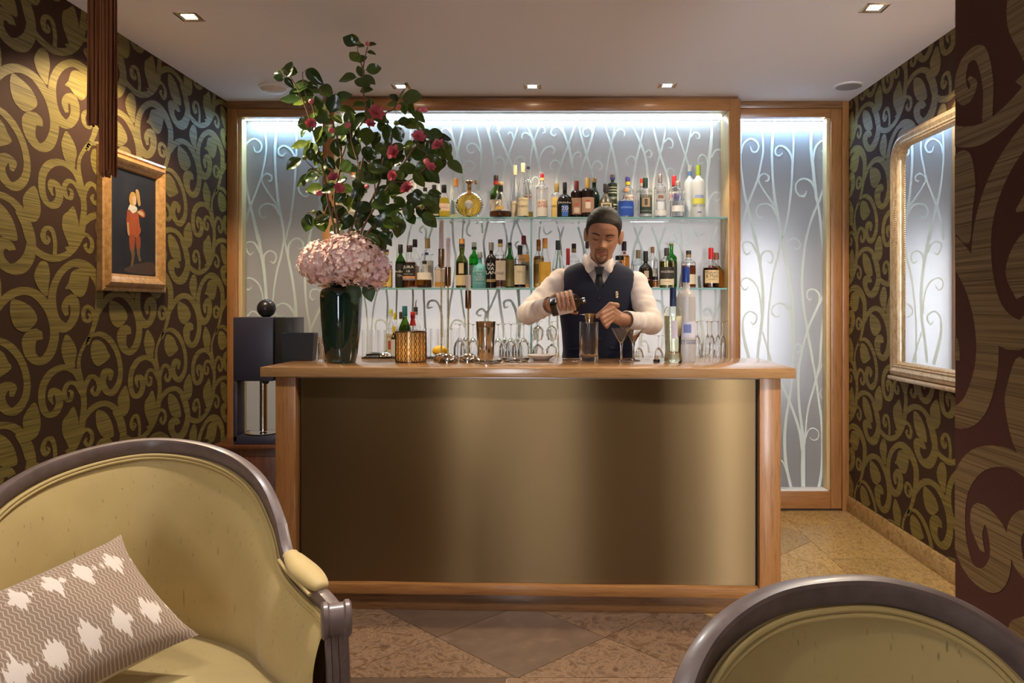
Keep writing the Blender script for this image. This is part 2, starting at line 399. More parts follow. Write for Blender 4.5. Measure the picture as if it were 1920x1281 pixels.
for k in range(5):
    x = -2.035+k*.62+.02
    for row in range(3):
        slab([(x, FY0-.46*(row+1)), (min(x+.62, XR), FY0-.46*(row+1)), (min(x+.62, XR), FY0-.46*row), (x, FY0-.46*row)], STONE if (k+row) % 2 else STONE_P)
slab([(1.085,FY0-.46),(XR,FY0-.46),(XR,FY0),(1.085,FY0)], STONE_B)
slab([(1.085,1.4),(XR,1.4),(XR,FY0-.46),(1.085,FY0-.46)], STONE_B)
slab([(XL,-1.0),(XP,-1.0),(XP,1.24),(XL,1.24)], STONE)

# ------------------------------------------------------------------ frosted bays with oak frames
GY = 4.862
def gmap(ox, oy, s, dpx=0):
    return lambda p: (PX(ox+p[0]/s+dpx, GY), PZ(oy+p[1]/s, GY))
r1, r2, r3 = [(1380,y,5.337) for y in (210,440,680)]
RIGHT = {
 'r1': [[(65,60,10),(47,250,18),(45,500,18),(68,720,20),(92,860,24),(120,970,26),(150,1100,30),(187,1281,34)],
  [(215,70,10),(240,150,16),(265,260,20),(268,400,18),(240,560,20),(215,670,20),(160,820,22),(110,950,24),(60,1130,22),(45,1281,20)],
  [(50,420,16),(62,350,16),(90,300,18),(150,270,18),(205,300,20),(225,350,18),(200,400,20),(160,395,18),(142,345,8)],
  [(390,70,10),(370,200,26),(357,400,26),(362,600,24),(380,820,26),(410,1010,30),(440,1180,24),(457,1281,22)],
  [(545,70,10),(570,230,18),(572,380,20),(563,520,24),(555,700,22),(540,870,22),(510,1080,22),(460,1281,20)],
  [(563,520,14),(545,430,22),(500,365,22),(440,340,16),(395,370,18),(395,420,18),(430,440,18),(462,410,8)],
  [(385,940,24),(320,850,18),(260,760,16),(225,690,14),(240,640,12),(285,618,16),(325,650,18),(315,690,18),(285,690,10)],
  [(405,1030,28),(360,950,24),(300,920,16),(230,935,18),(200,990,18),(215,1045,18),(250,1060,18),(265,1040,10)],
  [(775,70,12),(750,220,26),(748,380,30),(765,530,32),(780,680,30),(800,850,28),(825,980,24),(845,1150,22),(857,1281,22)],
  [(745,220,24),(720,140,18),(670,115,14),(628,140,14),(630,180,14),(660,178,14),(665,155,8)],
  [(768,470,24),(790,360,22),(840,300,18),(890,285,16),(940,310,16),(950,380,16),(910,425,14),(880,420,18),(850,385,8)],
  [(800,820,26),(770,730,26),(720,680,20),(660,670,16),(605,710,16),(595,780,18),(630,835,20),(680,840,22),(705,790,10)],
  [(930,600,14),(870,780,20),(820,910,24),(770,1030,24),(720,1180,24),(703,1281,24)],
  [(850,1140,14),(870,1085,14),(912,1065,12),(940,1090,12)]],
 'r2': [[(187,0,34),(215,170,32),(240,300,30),(260,480,30),(268,640,32),(262,820,30),(245,960,30),(225,1110,28),(208,1281,26)],
  [(457,0,22),(420,200,22),(370,400,20),(340,620,18),(320,850,18),(318,1100,18),(322,1281,18)],
  [(440,0,22),(465,120,22),(490,240,24),(530,440,26),(555,620,28),(565,760,32),(572,950,30),(572,1100,24),(567,1281,22)],
  [(487,230,24),(495,110,20),(540,50,18),(590,40,18),(635,80,18),(635,130,18),(600,145,16),(578,125,8)],
  [(205,180,26),(160,95,20),(110,72,14),(68,95,18),(75,160,18),(110,200,18),(145,170,8)],
  [(240,270,26),(255,200,20),(300,165,16),(350,180,18),(370,230,18),(345,285,18),(310,265,8)],
  [(247,790,14),(240,650,16),(215,540,16),(170,470,18),(110,435,16),(62,452,14),(48,500,12),(70,545,14),(100,550,14),(125,510,6)],
  [(572,890,28),(545,780,26),(490,710,22),(430,688,16),(370,720,16),(355,780,16),(400,825,16),(445,795,6)],
  [(66,930,20),(75,830,18),(130,770,16),(195,800,18),(205,850,18),(170,900,18),(140,860,6)],
  [(60,900,20),(80,1050,30),(130,1250,36),(140,1300,36)],
  [(262,970,14),(300,1100,18),(352,1281,24)],
  [(855,0,20),(872,200,22),(882,420,22),(885,620,20),(870,850,22),(850,1050,22),(836,1281,20)],
  [(705,0,24),(680,180,26),(660,380,26),(660,560,26),(675,740,24),(700,880,22),(720,1020,24),(745,1150,26),(767,1281,26)],
  [(935,510,20),(850,650,26),(780,800,24),(715,950,22),(670,1110,22),(634,1281,24)],
  [(830,690,20),(830,600,22),(780,550,18),(720,560,16),(708,620,16),(735,655,14),(757,630,6)],
  [(578,1170,8),(600,1100,12),(640,1105,14),(650,1150,14),(620,1180,12),(603,1160,6)],
  [(935,1160,14),(862,1281,16)]],
 'r3': [[(564,0,22),(553,200,22),(530,370,26),(500,550,28),(485,720,30),(487,900,30),(510,1080,28),(560,1290,26)],
  [(322,0,20),(352,40,22),(440,190,24),(520,360,24),(590,540,26),(640,720,30),(660,870,34)],
  [(630,0,26),(622,150,26),(625,350,26),(640,520,26),(665,720,30),(670,860,36),(668,1050,44),(672,1290,38)],
  [(767,0,22),(795,150,22),(820,340,22),(850,560,24),(862,750,26),(862,950,28),(850,1120,30),(815,1290,26)],
  [(868,0,16),(810,130,18),(770,270,20),(725,430,20),(700,600,18),(690,730,20),(683,820,20)],
  [(838,0,18),(808,110,18)],
  [(693,760,16),(720,680,16),(770,655,12),(820,690,12),(820,750,14),(775,775,14),(732,745,6)],
  [(945,245,10),(905,238,12),(870,250,12),(838,300,12),(860,360,12),(905,355,8)],
  [(928,740,14),(890,900,20),(878,1050,22),(885,1290,20)],
  [(507,1100,18),(470,1000,16),(430,970,12),(390,990,10),(375,1030,10),(392,1070,10),(425,1080,10),(445,1050,6)]]}
MID = {
 'm1': (790,200,5.823, [[(165,150,14),(140,260,16),(90,380,16)],[(310,150,14),(330,280,22),(370,420,26),(400,540,26),(440,680,26),(455,800,26),(465,950,24),(470,1281,22)],
  [(465,150,14),(450,260,22),(410,430,24),(385,560,24),(350,720,26),(330,950,26),(320,1281,22)],[(328,300,20),(290,245,18),(245,240,18),(210,280,12)],
  [(590,150,14),(620,300,18),(650,440,24),(655,560,22),(640,780,20),(620,950,20),(610,1281,20)],[(645,490,22),(600,420,20),(540,405,18),(500,440,18),(510,490,20),(550,510,18),(575,490,8)],
  [(445,680,16),(480,610,18),(530,595,18),(580,630,20),(570,680,20),(530,695,18),(505,660,8)],
  [(690,150,14),(730,280,22),(770,430,24),(795,600,22),(805,750,20),(800,1000,20),(810,1281,18)],[(735,290,18),(750,210,16),(800,190,18),(850,220,20),(840,275,18),(810,270,8)],
  [(815,150,12),(850,300,18),(900,430,22),(945,540,24),(990,640,20),(1030,780,20),(1050,1000,18),(1040,1281,18)],[(1080,150,14),(1040,270,18),(990,420,20),(945,560,20),(910,700,22),(890,830,22),(880,1050,20),(890,1281,18)],
  [(1005,350,16),(990,290,16),(960,285,14),(945,310,8)],[(915,680,20),(900,580,20),(850,550,16),(810,580,16),(820,620,14),(850,615,8)],
  [(1130,150,14),(1190,290,24),(1230,400,30),(1260,530,26),(1285,640,24),(1300,740,22),(1310,1000,22),(1300,1281,20)],[(1195,320,24),(1150,290,20),(1110,300,18),(1095,340,14),(1120,350,8)],
  [(1310,150,12),(1270,270,16),(1230,380,18),(1200,520,18),(1185,680,18),(1180,1000,18)],[(1265,290,14),(1300,220,16),(1345,235,16),(1350,280,14),(1320,290,8)],
  [(1285,640,20),(1300,540,18),(1350,460,18),(1420,435,20),(1455,480,18),(1435,520,8)],[(1010,660,16),(1030,580,16),(1080,545,16),(1125,570,16),(1130,620,12)],
  [(1510,150,14),(1560,300,24),(1610,440,30),(1635,560,28),(1655,720,26),(1645,950,22),(1650,1281,20)],[(1555,290,22),(1500,225,20),(1440,235,20),(1415,290,18),(1450,320,18),(1475,300,8)],
  [(1695,150,14),(1650,290,20),(1600,430,22),(1550,560,20),(1510,680,20),(1475,810,20),(1460,1050,18),(1480,1281,18)],[(1525,660,20),(1495,600,20),(1450,590,16),(1410,630,16),(1420,680,16),(1450,690,8)],
  [(1650,640,20),(1660,540,16),(1700,500,16),(1740,510,14),(1740,550,12),(1710,545,6)],
  [(1200,900,14),(1215,790,16),(1260,770,16),(1290,820,16),(1260,870,12),(1230,860,6)],[(660,1000,14),(690,950,16),(740,935,16),(790,960,16)],
  [(-100,150,14),(-120,400,20),(-60,700,20),(-90,1281,20)],[(-250,150,14),(-210,400,20),(-260,800,20),(-200,1281,20)],[(40,150,14),(60,400,16),(150,700,20),(190,800,20),(210,1281,20)]]),
 'm2': (1080,200,5.823, [[(20,150,14),(50,300,22),(110,510,24),(150,640,22),(185,760,20),(200,1000,20),(180,1281,20)],[(210,150,14),(185,290,24),(120,510,24),(75,630,20),(40,800,20),(30,1281,18)],
  [(183,320,20),(165,250,16),(120,230,16),(75,270,16),(90,320,18),(125,325,16),(140,305,8)],[(168,700,18),(190,620,18),(240,595,16),(285,640,18),(270,685,16),(245,685,8)],
  [(300,150,14),(335,270,20),(385,420,24),(420,570,24),(450,750,28),(460,950,26),(455,1281,24)],[(430,150,12),(410,300,18),(380,440,18),(345,620,18),(320,830,18),(330,1281,18)],
  [(410,340,14),(440,270,16),(490,250,16),(530,280,16),(520,340,8)],[(580,150,12),(640,260,18),(700,390,24),(750,530,26),(775,680,26),(785,880,22),(770,1281,20)],
  [(735,150,12),(725,280,18),(695,430,20),(660,570,24),(635,720,20),(615,870,18),(620,1281,18)],[(658,630,20),(635,560,20),(590,545,16),(550,590,14),(570,645,8)],[(745,520,16),(790,475,16),(825,510,16),(810,555,14),(780,550,8)],
  [(830,150,14),(850,260,22),(895,440,26),(930,570,26),(985,720,22),(1015,880,18),(1020,1281,18)],[(978,150,12),(970,290,18),(940,440,22),(905,560,20),(870,700,20),(845,880,20),(850,1281,20)],
  [(960,390,20),(1010,350,20),(1055,390,18),(1045,450,16),(1005,445,8)],[(990,760,14),(1000,690,16),(1040,675,14),(1070,710,12),(1060,745,6)],[(900,240,14),(880,200,12),(900,170,12)],
  [(1080,150,14),(1100,260,16),(1150,410,18),(1200,560,18),(1225,650,16),(1240,900,16),(1230,1281,16)],[(1262,150,12),(1245,310,18),(1205,490,18),(1160,660,18),(1125,820,18),(1130,1281,18)],
  [(1250,340,18),(1290,285,18),(1340,300,18),(1345,345,16),(1310,350,8)],[(1475,150,20),(1480,300,30),(1465,470,36),(1445,640,34),(1425,820,28),(1430,1000,24),(1435,1281,22)],
  [(1478,560,20),(1510,490,18),(1560,470,16),(1600,500,14),(1585,575,10),(1545,560,8)],[(1440,620,20),(1410,545,18),(1360,530,18),(1330,590,14),(1350,625,14),(1385,610,8)],
  [(1438,1080,18),(1460,1000,18),(1510,940,18),(1570,950,18),(1575,1000,16),(1530,1030,12),(1510,1000,6)],[(1530,190,16),(1550,160,18),(1600,180,18),(1580,250,12),(1540,240,8)]]),
 'k': (680,400,4.575, [[(45,1281,16),(45,1000,14),(30,800,14),(10,680,14),(0,400,14)],[(60,1281,14),(90,850,14),(125,660,16),(140,300,16)],[(205,300,16),(205,660,16),(215,780,18),(200,1281,18)],[(295,300,14),(295,660,16),(290,900,14),(300,1281,14)],
  [(450,0,14),(390,230,14),(380,450,14),(430,660,16),(430,850,16),(420,1281,16)],[(620,60,16),(570,210,16),(530,400,18),(525,660,18),(530,800,18),(550,1281,18)],
  [(690,1050,18),(680,880,18),(655,790,18),(620,750,18),(570,760,20),(560,810,18),(600,805,8)],[(770,40,16),(780,260,18),(800,400,18),(770,660,18),(740,850,18),(720,1281,14)],
  [(865,40,14),(850,300,14),(835,500,16),(845,660,16),(860,800,16),(885,1000,16),(880,1281,14)],[(750,1000,16),(765,950,16),(800,915,16),(850,930,16),(880,980,16)],[(540,230,18),(545,150,18),(515,115,16),(490,150,16),(515,170,8)],
  [(1165,640,18),(1100,800,18),(1050,910,22),(1030,1281,20)],[(1060,900,20),(1055,850,20),(1020,820,18),(980,850,18),(1000,880,16),(1020,870,8)],[(1080,60,16),(1040,230,18),(1045,330,18),(1075,660,16),(1080,800,16),(1075,920,18),(1090,1281,16)],
  [(1200,40,16),(1240,250,18),(1200,450,20),(1170,660,22),(1185,830,22),(1210,1000,22),(1225,1281,20)],[(1345,950,22),(1335,890,22),(1310,820,22),(1270,750,20),(1215,760,20),(1220,810,18),(1250,800,8)],
  [(1315,50,18),(1270,240,18),(1300,450,20),(1330,660,22),(1345,800,22),(1350,950,22),(1320,1281,16)],[(1320,70,16),(1360,170,16),(1420,330,16),(1430,660,16)],[(930,195,12),(900,180,14),(895,130,16),(920,80,14)],[(1030,170,14),(1020,60,14)],
  [(110,1000,14),(120,930,14),(170,915,16),(210,960,14)],[(1340,240,16),(1310,270,16),(1340,310,14),(1400,260,14)]]),
 'j': (960,430,4.571, [[(240,-20,16),(232,100,14),(235,600,16),(210,1100,16)],[(270,-20,14),(275,20,12),(300,45,12),(340,15,10)],[(390,-20,14),(410,60,14),(420,300,16),(390,700,16),(400,1100,16)],[(445,-20,16),(410,100,16),(370,350,16),(330,600,16),(325,850,16),(395,1100,16)],
  [(565,-20,20),(610,140,20),(640,400,20)],[(1115,-20,20),(1070,90,22),(1030,280,18),(1040,800,18)],[(1045,-20,18),(1090,120,22),(1115,220,20),(1130,700,18),(1080,1100,18)],[(1195,-20,20),(1240,110,22),(1270,300,20),(1290,700,18),(1300,850,18),(1270,1100,18)],
  [(1315,-20,20),(1250,180,18),(1190,400,14)],[(1345,-20,16),(1440,140,18),(1460,300,18),(1400,700,18)],[(1440,-20,20),(1460,150,20)],[(1537,-20,18),(1500,180,18),(1520,400,18)],[(1450,180,20),(1420,130,20),(1380,110,20),(1310,130,16)],
  [(1560,0,14),(1570,40,14),(1600,62,16),(1640,30,12)],[(1755,-20,16),(1700,140,16),(1680,260,14),(1690,400,14)],[(1830,260,14),(1795,250,18),(1760,230,16),(1775,200,12),(1800,205,8)],
  [(1600,400,26),(1612,560,26),(1620,780,24),(1650,950,20),(1680,1150,20)],[(1745,400,20),(1745,560,20),(1738,760,18)],[(1800,600,14),(1720,780,16),(1640,950,18),(1620,1150,18)],
  [(1320,740,18),(1310,690,18),(1280,630,20),(1230,610,18),(1212,645,16),(1245,660,8)],[(1722,780,20),(1715,740,20),(1690,690,18),(1655,690,18),(1648,735,14),(1680,745,8)],
  [(55,400,20),(60,600,20),(60,760,20),(35,1000,20)],[(0,630,16),(40,740,20),(55,1000,20),(50,1150,18)],[(150,1000,16),(225,850,16),(180,770,18),(130,800,16),(150,830,8)],[(1170,1060,14),(1165,1000,14),(1135,955,14),(1105,980,14),(1125,1010,8)]]),
}
def tracery(name, jobs, x0, x1, z0, z1):
    bm = bmesh.new()
    for n, (mp, pts) in enumerate(jobs):
        a, b = strip2d(pts, 6); off = -.00012*(n % 11)
        va = [bm.verts.new((mp(p)[0], off, mp(p)[1])) for p in a]; vb = [bm.verts.new((mp(p)[0], off, mp(p)[1])) for p in b]
        for i in range(len(va)-1):
            try: bm.faces.new([va[i], va[i+1], vb[i+1], vb[i]])
            except ValueError: pass
    for co, no in (((x0,0,0),(-1,0,0)), ((x1,0,0),(1,0,0)), ((0,0,z0),(0,0,-1)), ((0,0,z1),(0,0,1))):
        bmesh.ops.bisect_plane(bm, geom=bm.verts[:]+bm.edges[:]+bm.faces[:], plane_co=co, plane_no=no, clear_outer=True)
    for v in bm.verts: v.co.y += GY-.0045
    me = bpy.data.meshes.new(name); bm.to_mesh(me); bm.free(); return me
jobsR = [(gmap(*o), p) for o, k in ((r1,'r1'),(r2,'r2'),(r3,'r3')) for p in RIGHT[k]]
jobsL = [(gmap(*o, -930.7), p) for o, k in ((r1,'r1'),(r2,'r2'),(r3,'r3')) for p in RIGHT[k]]
jobsM = [(gmap(*MID[k][:3]), p) for k in MID for p in MID[k][3]]
ZT = 2.462
def bay(name, x0, x1, z0, z1, jobs):
    o = struct(name)
    m = MB(); box(m, x0-.02, x1+.02, GY-.003, GY+.003, z0-.01, z1+.02); obj('frosted_pane', m, FROST, o)
    obj('scroll_tracery', tracery('scroll_tracery', jobs, x0, x1, z0, z1), SCROLL, o, kind='stuff')
    return o
def bar(o, name, x0, x1, y0, y1, z0, z1, mt, b=.003):
    m = MB(); box(m, x0, x1, y0, y1, z0, z1, b); return obj(name, m, mt, o)
# left bay
WL0, WL1 = -1.945, -1.400
w1 = bay('window_1', WL0, WL1, .122, ZT, jobsL)
bar(w1, 'frame_stile', XL+.001, -1.968, YB, GY+.03, 0, H-.045, OAK_Z)
bar(w1, 'glazing_bead', -1.968, WL0, YB+.015, GY-.004, .122, ZT, OAKL_Z)
bar(w1, 'frame_head', -1.967, WL1, YB, GY+.03, ZT, H-.045, OAK_X)
bar(w1, 'cornice_strip', XL+.001, WL1, YB-.012, GY+.03, H-.045, H-.001, PLINTH)
bar(w1, 'frame_sill', -1.967, WL1, YB, GY+.03, .0, .122, OAK_X)
# right bay (a glazed door leaf)
WR0, WR1 = 1.148, 1.722
w3 = bay('window_3', WR0, WR1, .122, ZT, jobsR)
bar(w3, 'frame_stile', 1.745, 1.812, YB, GY+.03, .012, H-.045, OAK_Z)
bar(w3, 'jamb', 1.813, XR-.001, YB-.012, GY+.03, 0, H-.001, OAK_Z)
bar(w3, 'glazing_bead', WR1, 1.745, YB+.015, GY-.004, .122, ZT, OAKL_Z)
bar(w3, 'frame_head', WR0-.03, 1.744, YB, GY+.03, ZT, H-.045, OAK_X)
bar(w3, 'cornice_strip', WR0-.03, 1.812, YB-.012, GY+.03, H-.045, H-.001, PLINTH)
bar(w3, 'frame_sill', WR0-.03, 1.744, YB, GY+.03, .012, .118, OAK_X)
bar(w3, 'sill_bead', WR0-.03, 1.735, YB+.015, GY-.004, .118, .128, WHITE, .001)
# middle bay: deeper oak niche
BY = 4.640; MX0, MX1 = -1.330, 1.080
w2 = bay('window_2', MX0, MX1, .10, 2.49, jobsM)
bar(w2, 'frame_stile', -1.397, MX0, BY, GY+.03, 0, H-.02, OAK_Z)
bar(w2, 'frame_stile', MX1, 1.147, BY, GY+.03, 0, H-.02, OAK_Z)
bar(w2, 'frame_head', MX0, MX1, BY, BY+.03, 2.470, H-.02, OAK_X)
bar(w2, 'cornice_strip', -1.385, 1.135, BY+.012, GY+.03, H-.02, H-.001, PLINTH)
bar(w2, 'reveal', MX0, MX0+.006, BY+.003, GY-.004, .1, 2.468, OAKL_Z, .001)
bar(w2, 'reveal', MX1-.006, MX1, BY+.003, GY-.004, .1, 2.468, OAKL_Z, .001)
bar(w2, 'soffit', MX0, MX1, BY+.0305, GY-.06, 2.472, 2.49, OAKL_X, .001)
LED = mat('led_strip_diffuser', (.9,.95,1), .4, emit=(.75,.9,1), es=6)
bar(w2, 'led_strip', MX0+.01, MX1-.01, GY-.058, GY-.045, 2.458, 2.472, LED, .001)
bar(w1, 'led_strip', WL0, WL1, GY-.03, GY-.02, ZT-.004, ZT, LED, .001)
bar(w3, 'led_strip', WR0, WR1, GY-.03, GY-.02, ZT-.004, ZT, LED, .001)
# dividing walls of the light boxes behind
for x in (-1.40, 1.15):
    m = MB(); box(m, x-.02, x+.02, GY+.035, 5.88, 0, H); struct('wall_between_bays', m, WHITE)

# ------------------------------------------------------------------ ceiling fittings
LAMP = mat('halogen_lamp_glow', (1,1,1), .3, emit=(1,.84,.60), es=30)
REFL = mat('satin_reflector', (.75,.70,.64), .25, 1)
def downlight(px, py, label, power, spot=95, tilt=(0,0)):
    Y = (H-EYE)*F_PX/(VY-py); X = PX(px, Y)
    t = thing('downlight', label, 'downlight', (X, Y, H), 0, 'square recessed downlights in the ceiling')
    m = MB(); s, q = .052, .040
    for a in (0, 90, 180, 270):
        k = MB(); k.add([(-s,-s,-.0005),(s,-s,-.0005),(q,-q,-.005),(-q,-q,-.005),(-s,-s,-.003),(s,-s,-.003)], [(0,1,5,4),(4,5,2,3)])
        m.join(k, Matrix.Rotation(R(a), 4, 'Z'))
    obj('trim_ring', m, CHROME, t)
    m = MB()
    for a in (0, 90, 180, 270):
        k = MB(); k.add([(-q,-q,-.005),(q,-q,-.005),(.026,-.026,-.0015),(-.026,-.026,-.0015)], [(0,1,2,3)])
        m.join(k, Matrix.Rotation(R(a), 4, 'Z'))
    obj('reflector', m, REFL, t)
    m = MB(); m.add([(-.026,-.026,-.0015),(-.026,.026,-.0015),(.026,.026,-.0015),(.026,-.026,-.0015)], [(0,1,2,3)]); obj('lamp_glass', m, LAMP, t)
    d = bpy.data.lights.new('downlight_beam', 'SPOT'); d.energy = power; d.color = (1, .78, .52); d.spot_size = R(spot); d.spot_blend = .3; d.shadow_soft_size = .03
    o = bpy.data.objects.new('downlight_beam', d); COL.objects.link(o); o.parent = t; o.location = (0, 0, -.02); o.rotation_euler = (R(tilt[0]), R(tilt[1]), 0)
downlight(355, 31, 'square recessed downlight near the left wallpaper, above the painting', 60, 132, (0, 0))
downlight(1640, 14, 'square recessed downlight near the right wallpaper, above the gilt mirror', 50, 130, (0, 0))
downlight(752, 162, 'square recessed downlight behind the camellia branches', 20)
downlight(998, 162, 'square recessed downlight above the middle of the bar shelves', 20)
downlight(1251, 160, 'square recessed downlight over the right end of the bar shelves', 20)
# unseen ceiling spots: two over the bar front, the rest added as fill light
for x, y, e in ((-.50, 2.10, 85), (.95, 2.20, 90), (-1.15, .55, 26), (-.70, .4, 34), (-.95, -1.3, 50)):
    d = bpy.data.lights.new('unseen_lounge_spot', 'SPOT'); d.energy = e; d.color = (1, .94, .88); d.spot_size = R(110); d.spot_blend = .8; d.shadow_soft_size = .05
    o = bpy.data.objects.new('unseen_lounge_spot', d); COL.objects.link(o); o.location = (x, y, H-.02)
def dome(px, py, rx, name, label, cat, mt, drop):
    Y = (H-EYE)*F_PX/(VY-py); X = PX(px, Y); r = rx*Y/F_PX
    t = thing(name, label, cat, (X, Y, H))
    m = MB(); lathe(m, [(r,-.0005),(r,-.006),(r*.93,-.010),(r*.86,-.010)], 36); obj('rim', m, mt[0], t)
    m = MB(); lathe(m, [(r*.86*math.cos(a), -.010-drop*math.sin(a)) for a in np.linspace(0, math.pi/2*.99, 8)], 36, cap1=True); obj('cover', m, mt[1], t)
dome(513, 163, 27, 'smoke_detector', 'round pale ceiling fitting beside the camellia branches', 'ceiling fitting', (WHITE, mat('warm_white_plastic', (.70,.62,.56), .4)), .03)
dome(1591, 160, 27, 'ceiling_speaker', 'flat round grey ceiling speaker in the far corner by the oak jamb', 'speaker', (WHITE, mat('grey_speaker_mesh', (.35,.34,.35), .6, bump=.3, bscale=900)), .004)
# ------------------------------------------------------------------ bar counter
HC = 1.023
BR = R(1.9)    # the counter stands very slightly askew
cxm = PX(985, 3.17)
def counter_xy(x, y): return (x, y)
ct = thing('bar_counter', 'oak bar counter with a wide bronze fabric front panel', 'bar counter', (cxm, 3.17, 0), -BR)
CW = 1.105
slab_m = MB(); box(slab_m, -CW, CW, -.03, .60, HC-.041, HC, .0025); obj('counter_top', slab_m, OAKT, ct)
POST_W = .086
for s in (-1, 1):
    m = MB(); x = s*(CW-.053-POST_W/2); box(m, x-POST_W/2, x+POST_W/2, .0, .075, 0, HC-.041, .002); obj('corner_post', m, OAK_Z, ct)
m = MB(); xi = CW-.053-POST_W; box(m, -xi, xi, .004, .06, .0705, .112, .0015); obj('bottom_rail', m, OAK_X, ct)
m = MB(); box(m, -xi, xi, .022, .06, 0, .070, .0015); obj('plinth', m, PLINTH, ct)
m = MB(); box(m, -xi, xi, .012, .05, HC-.049, HC-.0415, .001); obj('shadow_strip', m, mat('satin_aluminium_strip', (.55,.53,.56), .3, 1), ct)
# front panel: metal-thread fabric, gently bowed, streaks the light sideways
def brass_fabric():
    mm, nt, b = new_mat('bronze_metal_thread_fabric'); L = nt.links.new
    tc = nt.nodes.new('ShaderNodeTexCoord'); mp = nt.nodes.new('ShaderNodeMapping'); mp.inputs['Scale'].default_value = (260, 1, 260)
    ck = nt.nodes.new('ShaderNodeTexNoise'); ck.inputs['Scale'].default_value = 1.0; ck.inputs['Detail'].default_value = 1
    L(tc.outputs['Object'], mp.inputs[0]); L(mp.outputs[0], ck.inputs['Vector'])
    bp = nt.nodes.new('ShaderNodeBump'); bp.inputs['Strength'].default_value = .12; bp.inputs['Distance'].default_value = .001
    L(ck.outputs['Fac'], bp.inputs['Height']); L(bp.outputs[0], b.inputs['Normal'])
    b.inputs['Base Color'].default_value = (.165,.105,.046,1); b.inputs['Metallic'].default_value = .85; b.inputs['Roughness'].default_value = .36
    b.inputs['Anisotropic'].default_value = .8
    tg = nt.nodes.new('ShaderNodeCombineXYZ'); tg.inputs[2].default_value = 1; L(tg.outputs[0], b.inputs['Tangent'])
    return mm
m = MB(); n = 60; vs = []; xw = xi-.010
for i in range(n+1):
    x = -xw+2*xw*i/n; bow = .036+.0035*math.cos(3*math.pi*x/xw)*(1-abs(x/xw)**6)
    vs += [(x, bow, .1125), (x, bow, HC-.0495)]
m.add(vs, [(2*i, 2*i+2, 2*i+3, 2*i+1) for i in range(n)])
obj('front_panel', mesh_of(m, 'front_panel', 180), brass_fabric(), ct)
m = MB(); box(m, -xi, xi, .05, .06, .112, HC-.0495); obj('panel_backing', m, BLACK, ct)
for s in (-1, 1):
    m = MB(); x = s*(CW-.053-.02); box(m, x-.018, x+.018, .0755, .56, 0, HC-.041, .002); obj('end_panel', m, OAK_Z, ct)
RC = Matrix.Translation((cxm, 3.17, 0)) @ Matrix.Rotation(-BR, 4, 'Z')
def on_counter(px, py):
    """point of the counter top that the photo shows at px, py"""
    Y = (EYE-HC)*F_PX/(py-VY); return Vector((PX(px, Y), Y, HC))

# back bar behind the barman
bb = thing('back_bar', 'low oak back bar under the glass shelves holding upturned glasses', 'back bar', (-.125, 4.52, 0))
BBZ = .963
m = MB(); box(m, -1.19, 1.19, .0, .325, BBZ-.035, BBZ, .002); obj('worktop', m, OAKT, bb)
for i in range(4):
    m = MB(); x0 = -1.18+i*.59; box(m, x0+.003, x0+.587, .02, .315, .08, BBZ-.036, .002); c = obj('cabinet_front', m, OAK_Z, bb)
    m = MB(); box(m, x0+.52, x0+.535, .008, .02, .60, .72, .002); obj('handle', m, STEEL, c)
m = MB(); box(m, -1.17, 1.17, .05, .31, 0, .08); obj('plinth', m, PLINTH, bb)

# glass shelves and the glass support between them
SH_Y0, SH_Y1 = 4.662, 4.852
SH_U, SH_L = PZ(407.0, SH_Y0), PZ(540.0, SH_Y0)
def shelf(z, label):
    t = thing('glass_shelf', label, 'shelf', (0, 0, z))
    m = MB(); box(m, MX0+.008, MX1-.008, SH_Y0+.002, SH_Y1, -.010, 0); obj('glass_plate', m, GLASS_T, t)
    m = MB(); box(m, MX0+.008, MX1-.008, SH_Y0-.0005, SH_Y0+.0015, -.0105, 0, .0006); obj('front_edge', m, TEAL_EDGE, t)
shelf(SH_U, 'upper glass shelf with a pale teal edge, full of spirit bottles')
shelf(SH_L, 'lower glass shelf with a teal edge, level with the barman\'s chest')
XD = PX(996, SH_Y0)
t = thing('glass_divider', 'upright sheet of glass with teal edge between shelves and back bar', 'glass panel', (XD, 0, 0))
for z0, z1 in ((SH_L+.001, SH_U-.011), (BBZ+.001, SH_L-.011)):
    m = MB(); box(m, -.004, .004, SH_Y0+.006, SH_Y1, z0, z1); g = obj('glass_plate', m, GLASS_T, t)
    m = MB(); box(m, -.0052, .0052, SH_Y0+.003, SH_Y0+.0055, z0, z1, .0006); obj('edge', m, TEAL_EDGE, g)

# ------------------------------------------------------------------ side cabinet and the dispenser on it
def xyz(px, py, Y): return P(px, py, Y)
DY = 3.98
cabz = PZ(834, DY)
t = thing('side_cabinet', 'reddish brown wooden side cabinet under the dark dispenser', 'cabinet', (PX(470, DY), DY, 0))
RED = ramp_mat('red_brown_veneer', [(.3, (.075,.022,.008)), (.7, (.16,.052,.018))], (18, 18, 1.5), 4, 6, .25, coat=.4)
m = MB(); box(m, -.20, .24, -.02, .36, cabz-.022, cabz, .003); obj('top', m, RED, t)
m = MB(); box(m, -.185, .225, 0, .35, .06, cabz-.0225, .003); obj('body', m, RED, t)
m = MB(); box(m, -.16, .20, -.006, -.0005, .10, cabz-.06, .002); d = obj('door', m, RED, t)
m = MB(); ball(m, (.15, -.016, .34), .010); obj('knob', m, BRASS, d)
for sx in (-.16, .20):
    for sy in (.03, .31):
        m = MB(); box(m, sx-.015, sx+.015, sy-.015, sy+.015, 0, .0595); obj('foot', m, RED, t)
t = thing('drink_dispenser', 'tall navy black drink dispenser with ball on top and chrome pole', 'dispenser', (PX(474, DY), DY, cabz))
k = DY/F_PX
def X(px): return (px-474)*k
def Z(py): return (834-py)*k
m = MB(); box(m, X(437), X(512), .0, .21, Z(715), Z(595), .004); obj('housing', m, NAVYBOX, t)
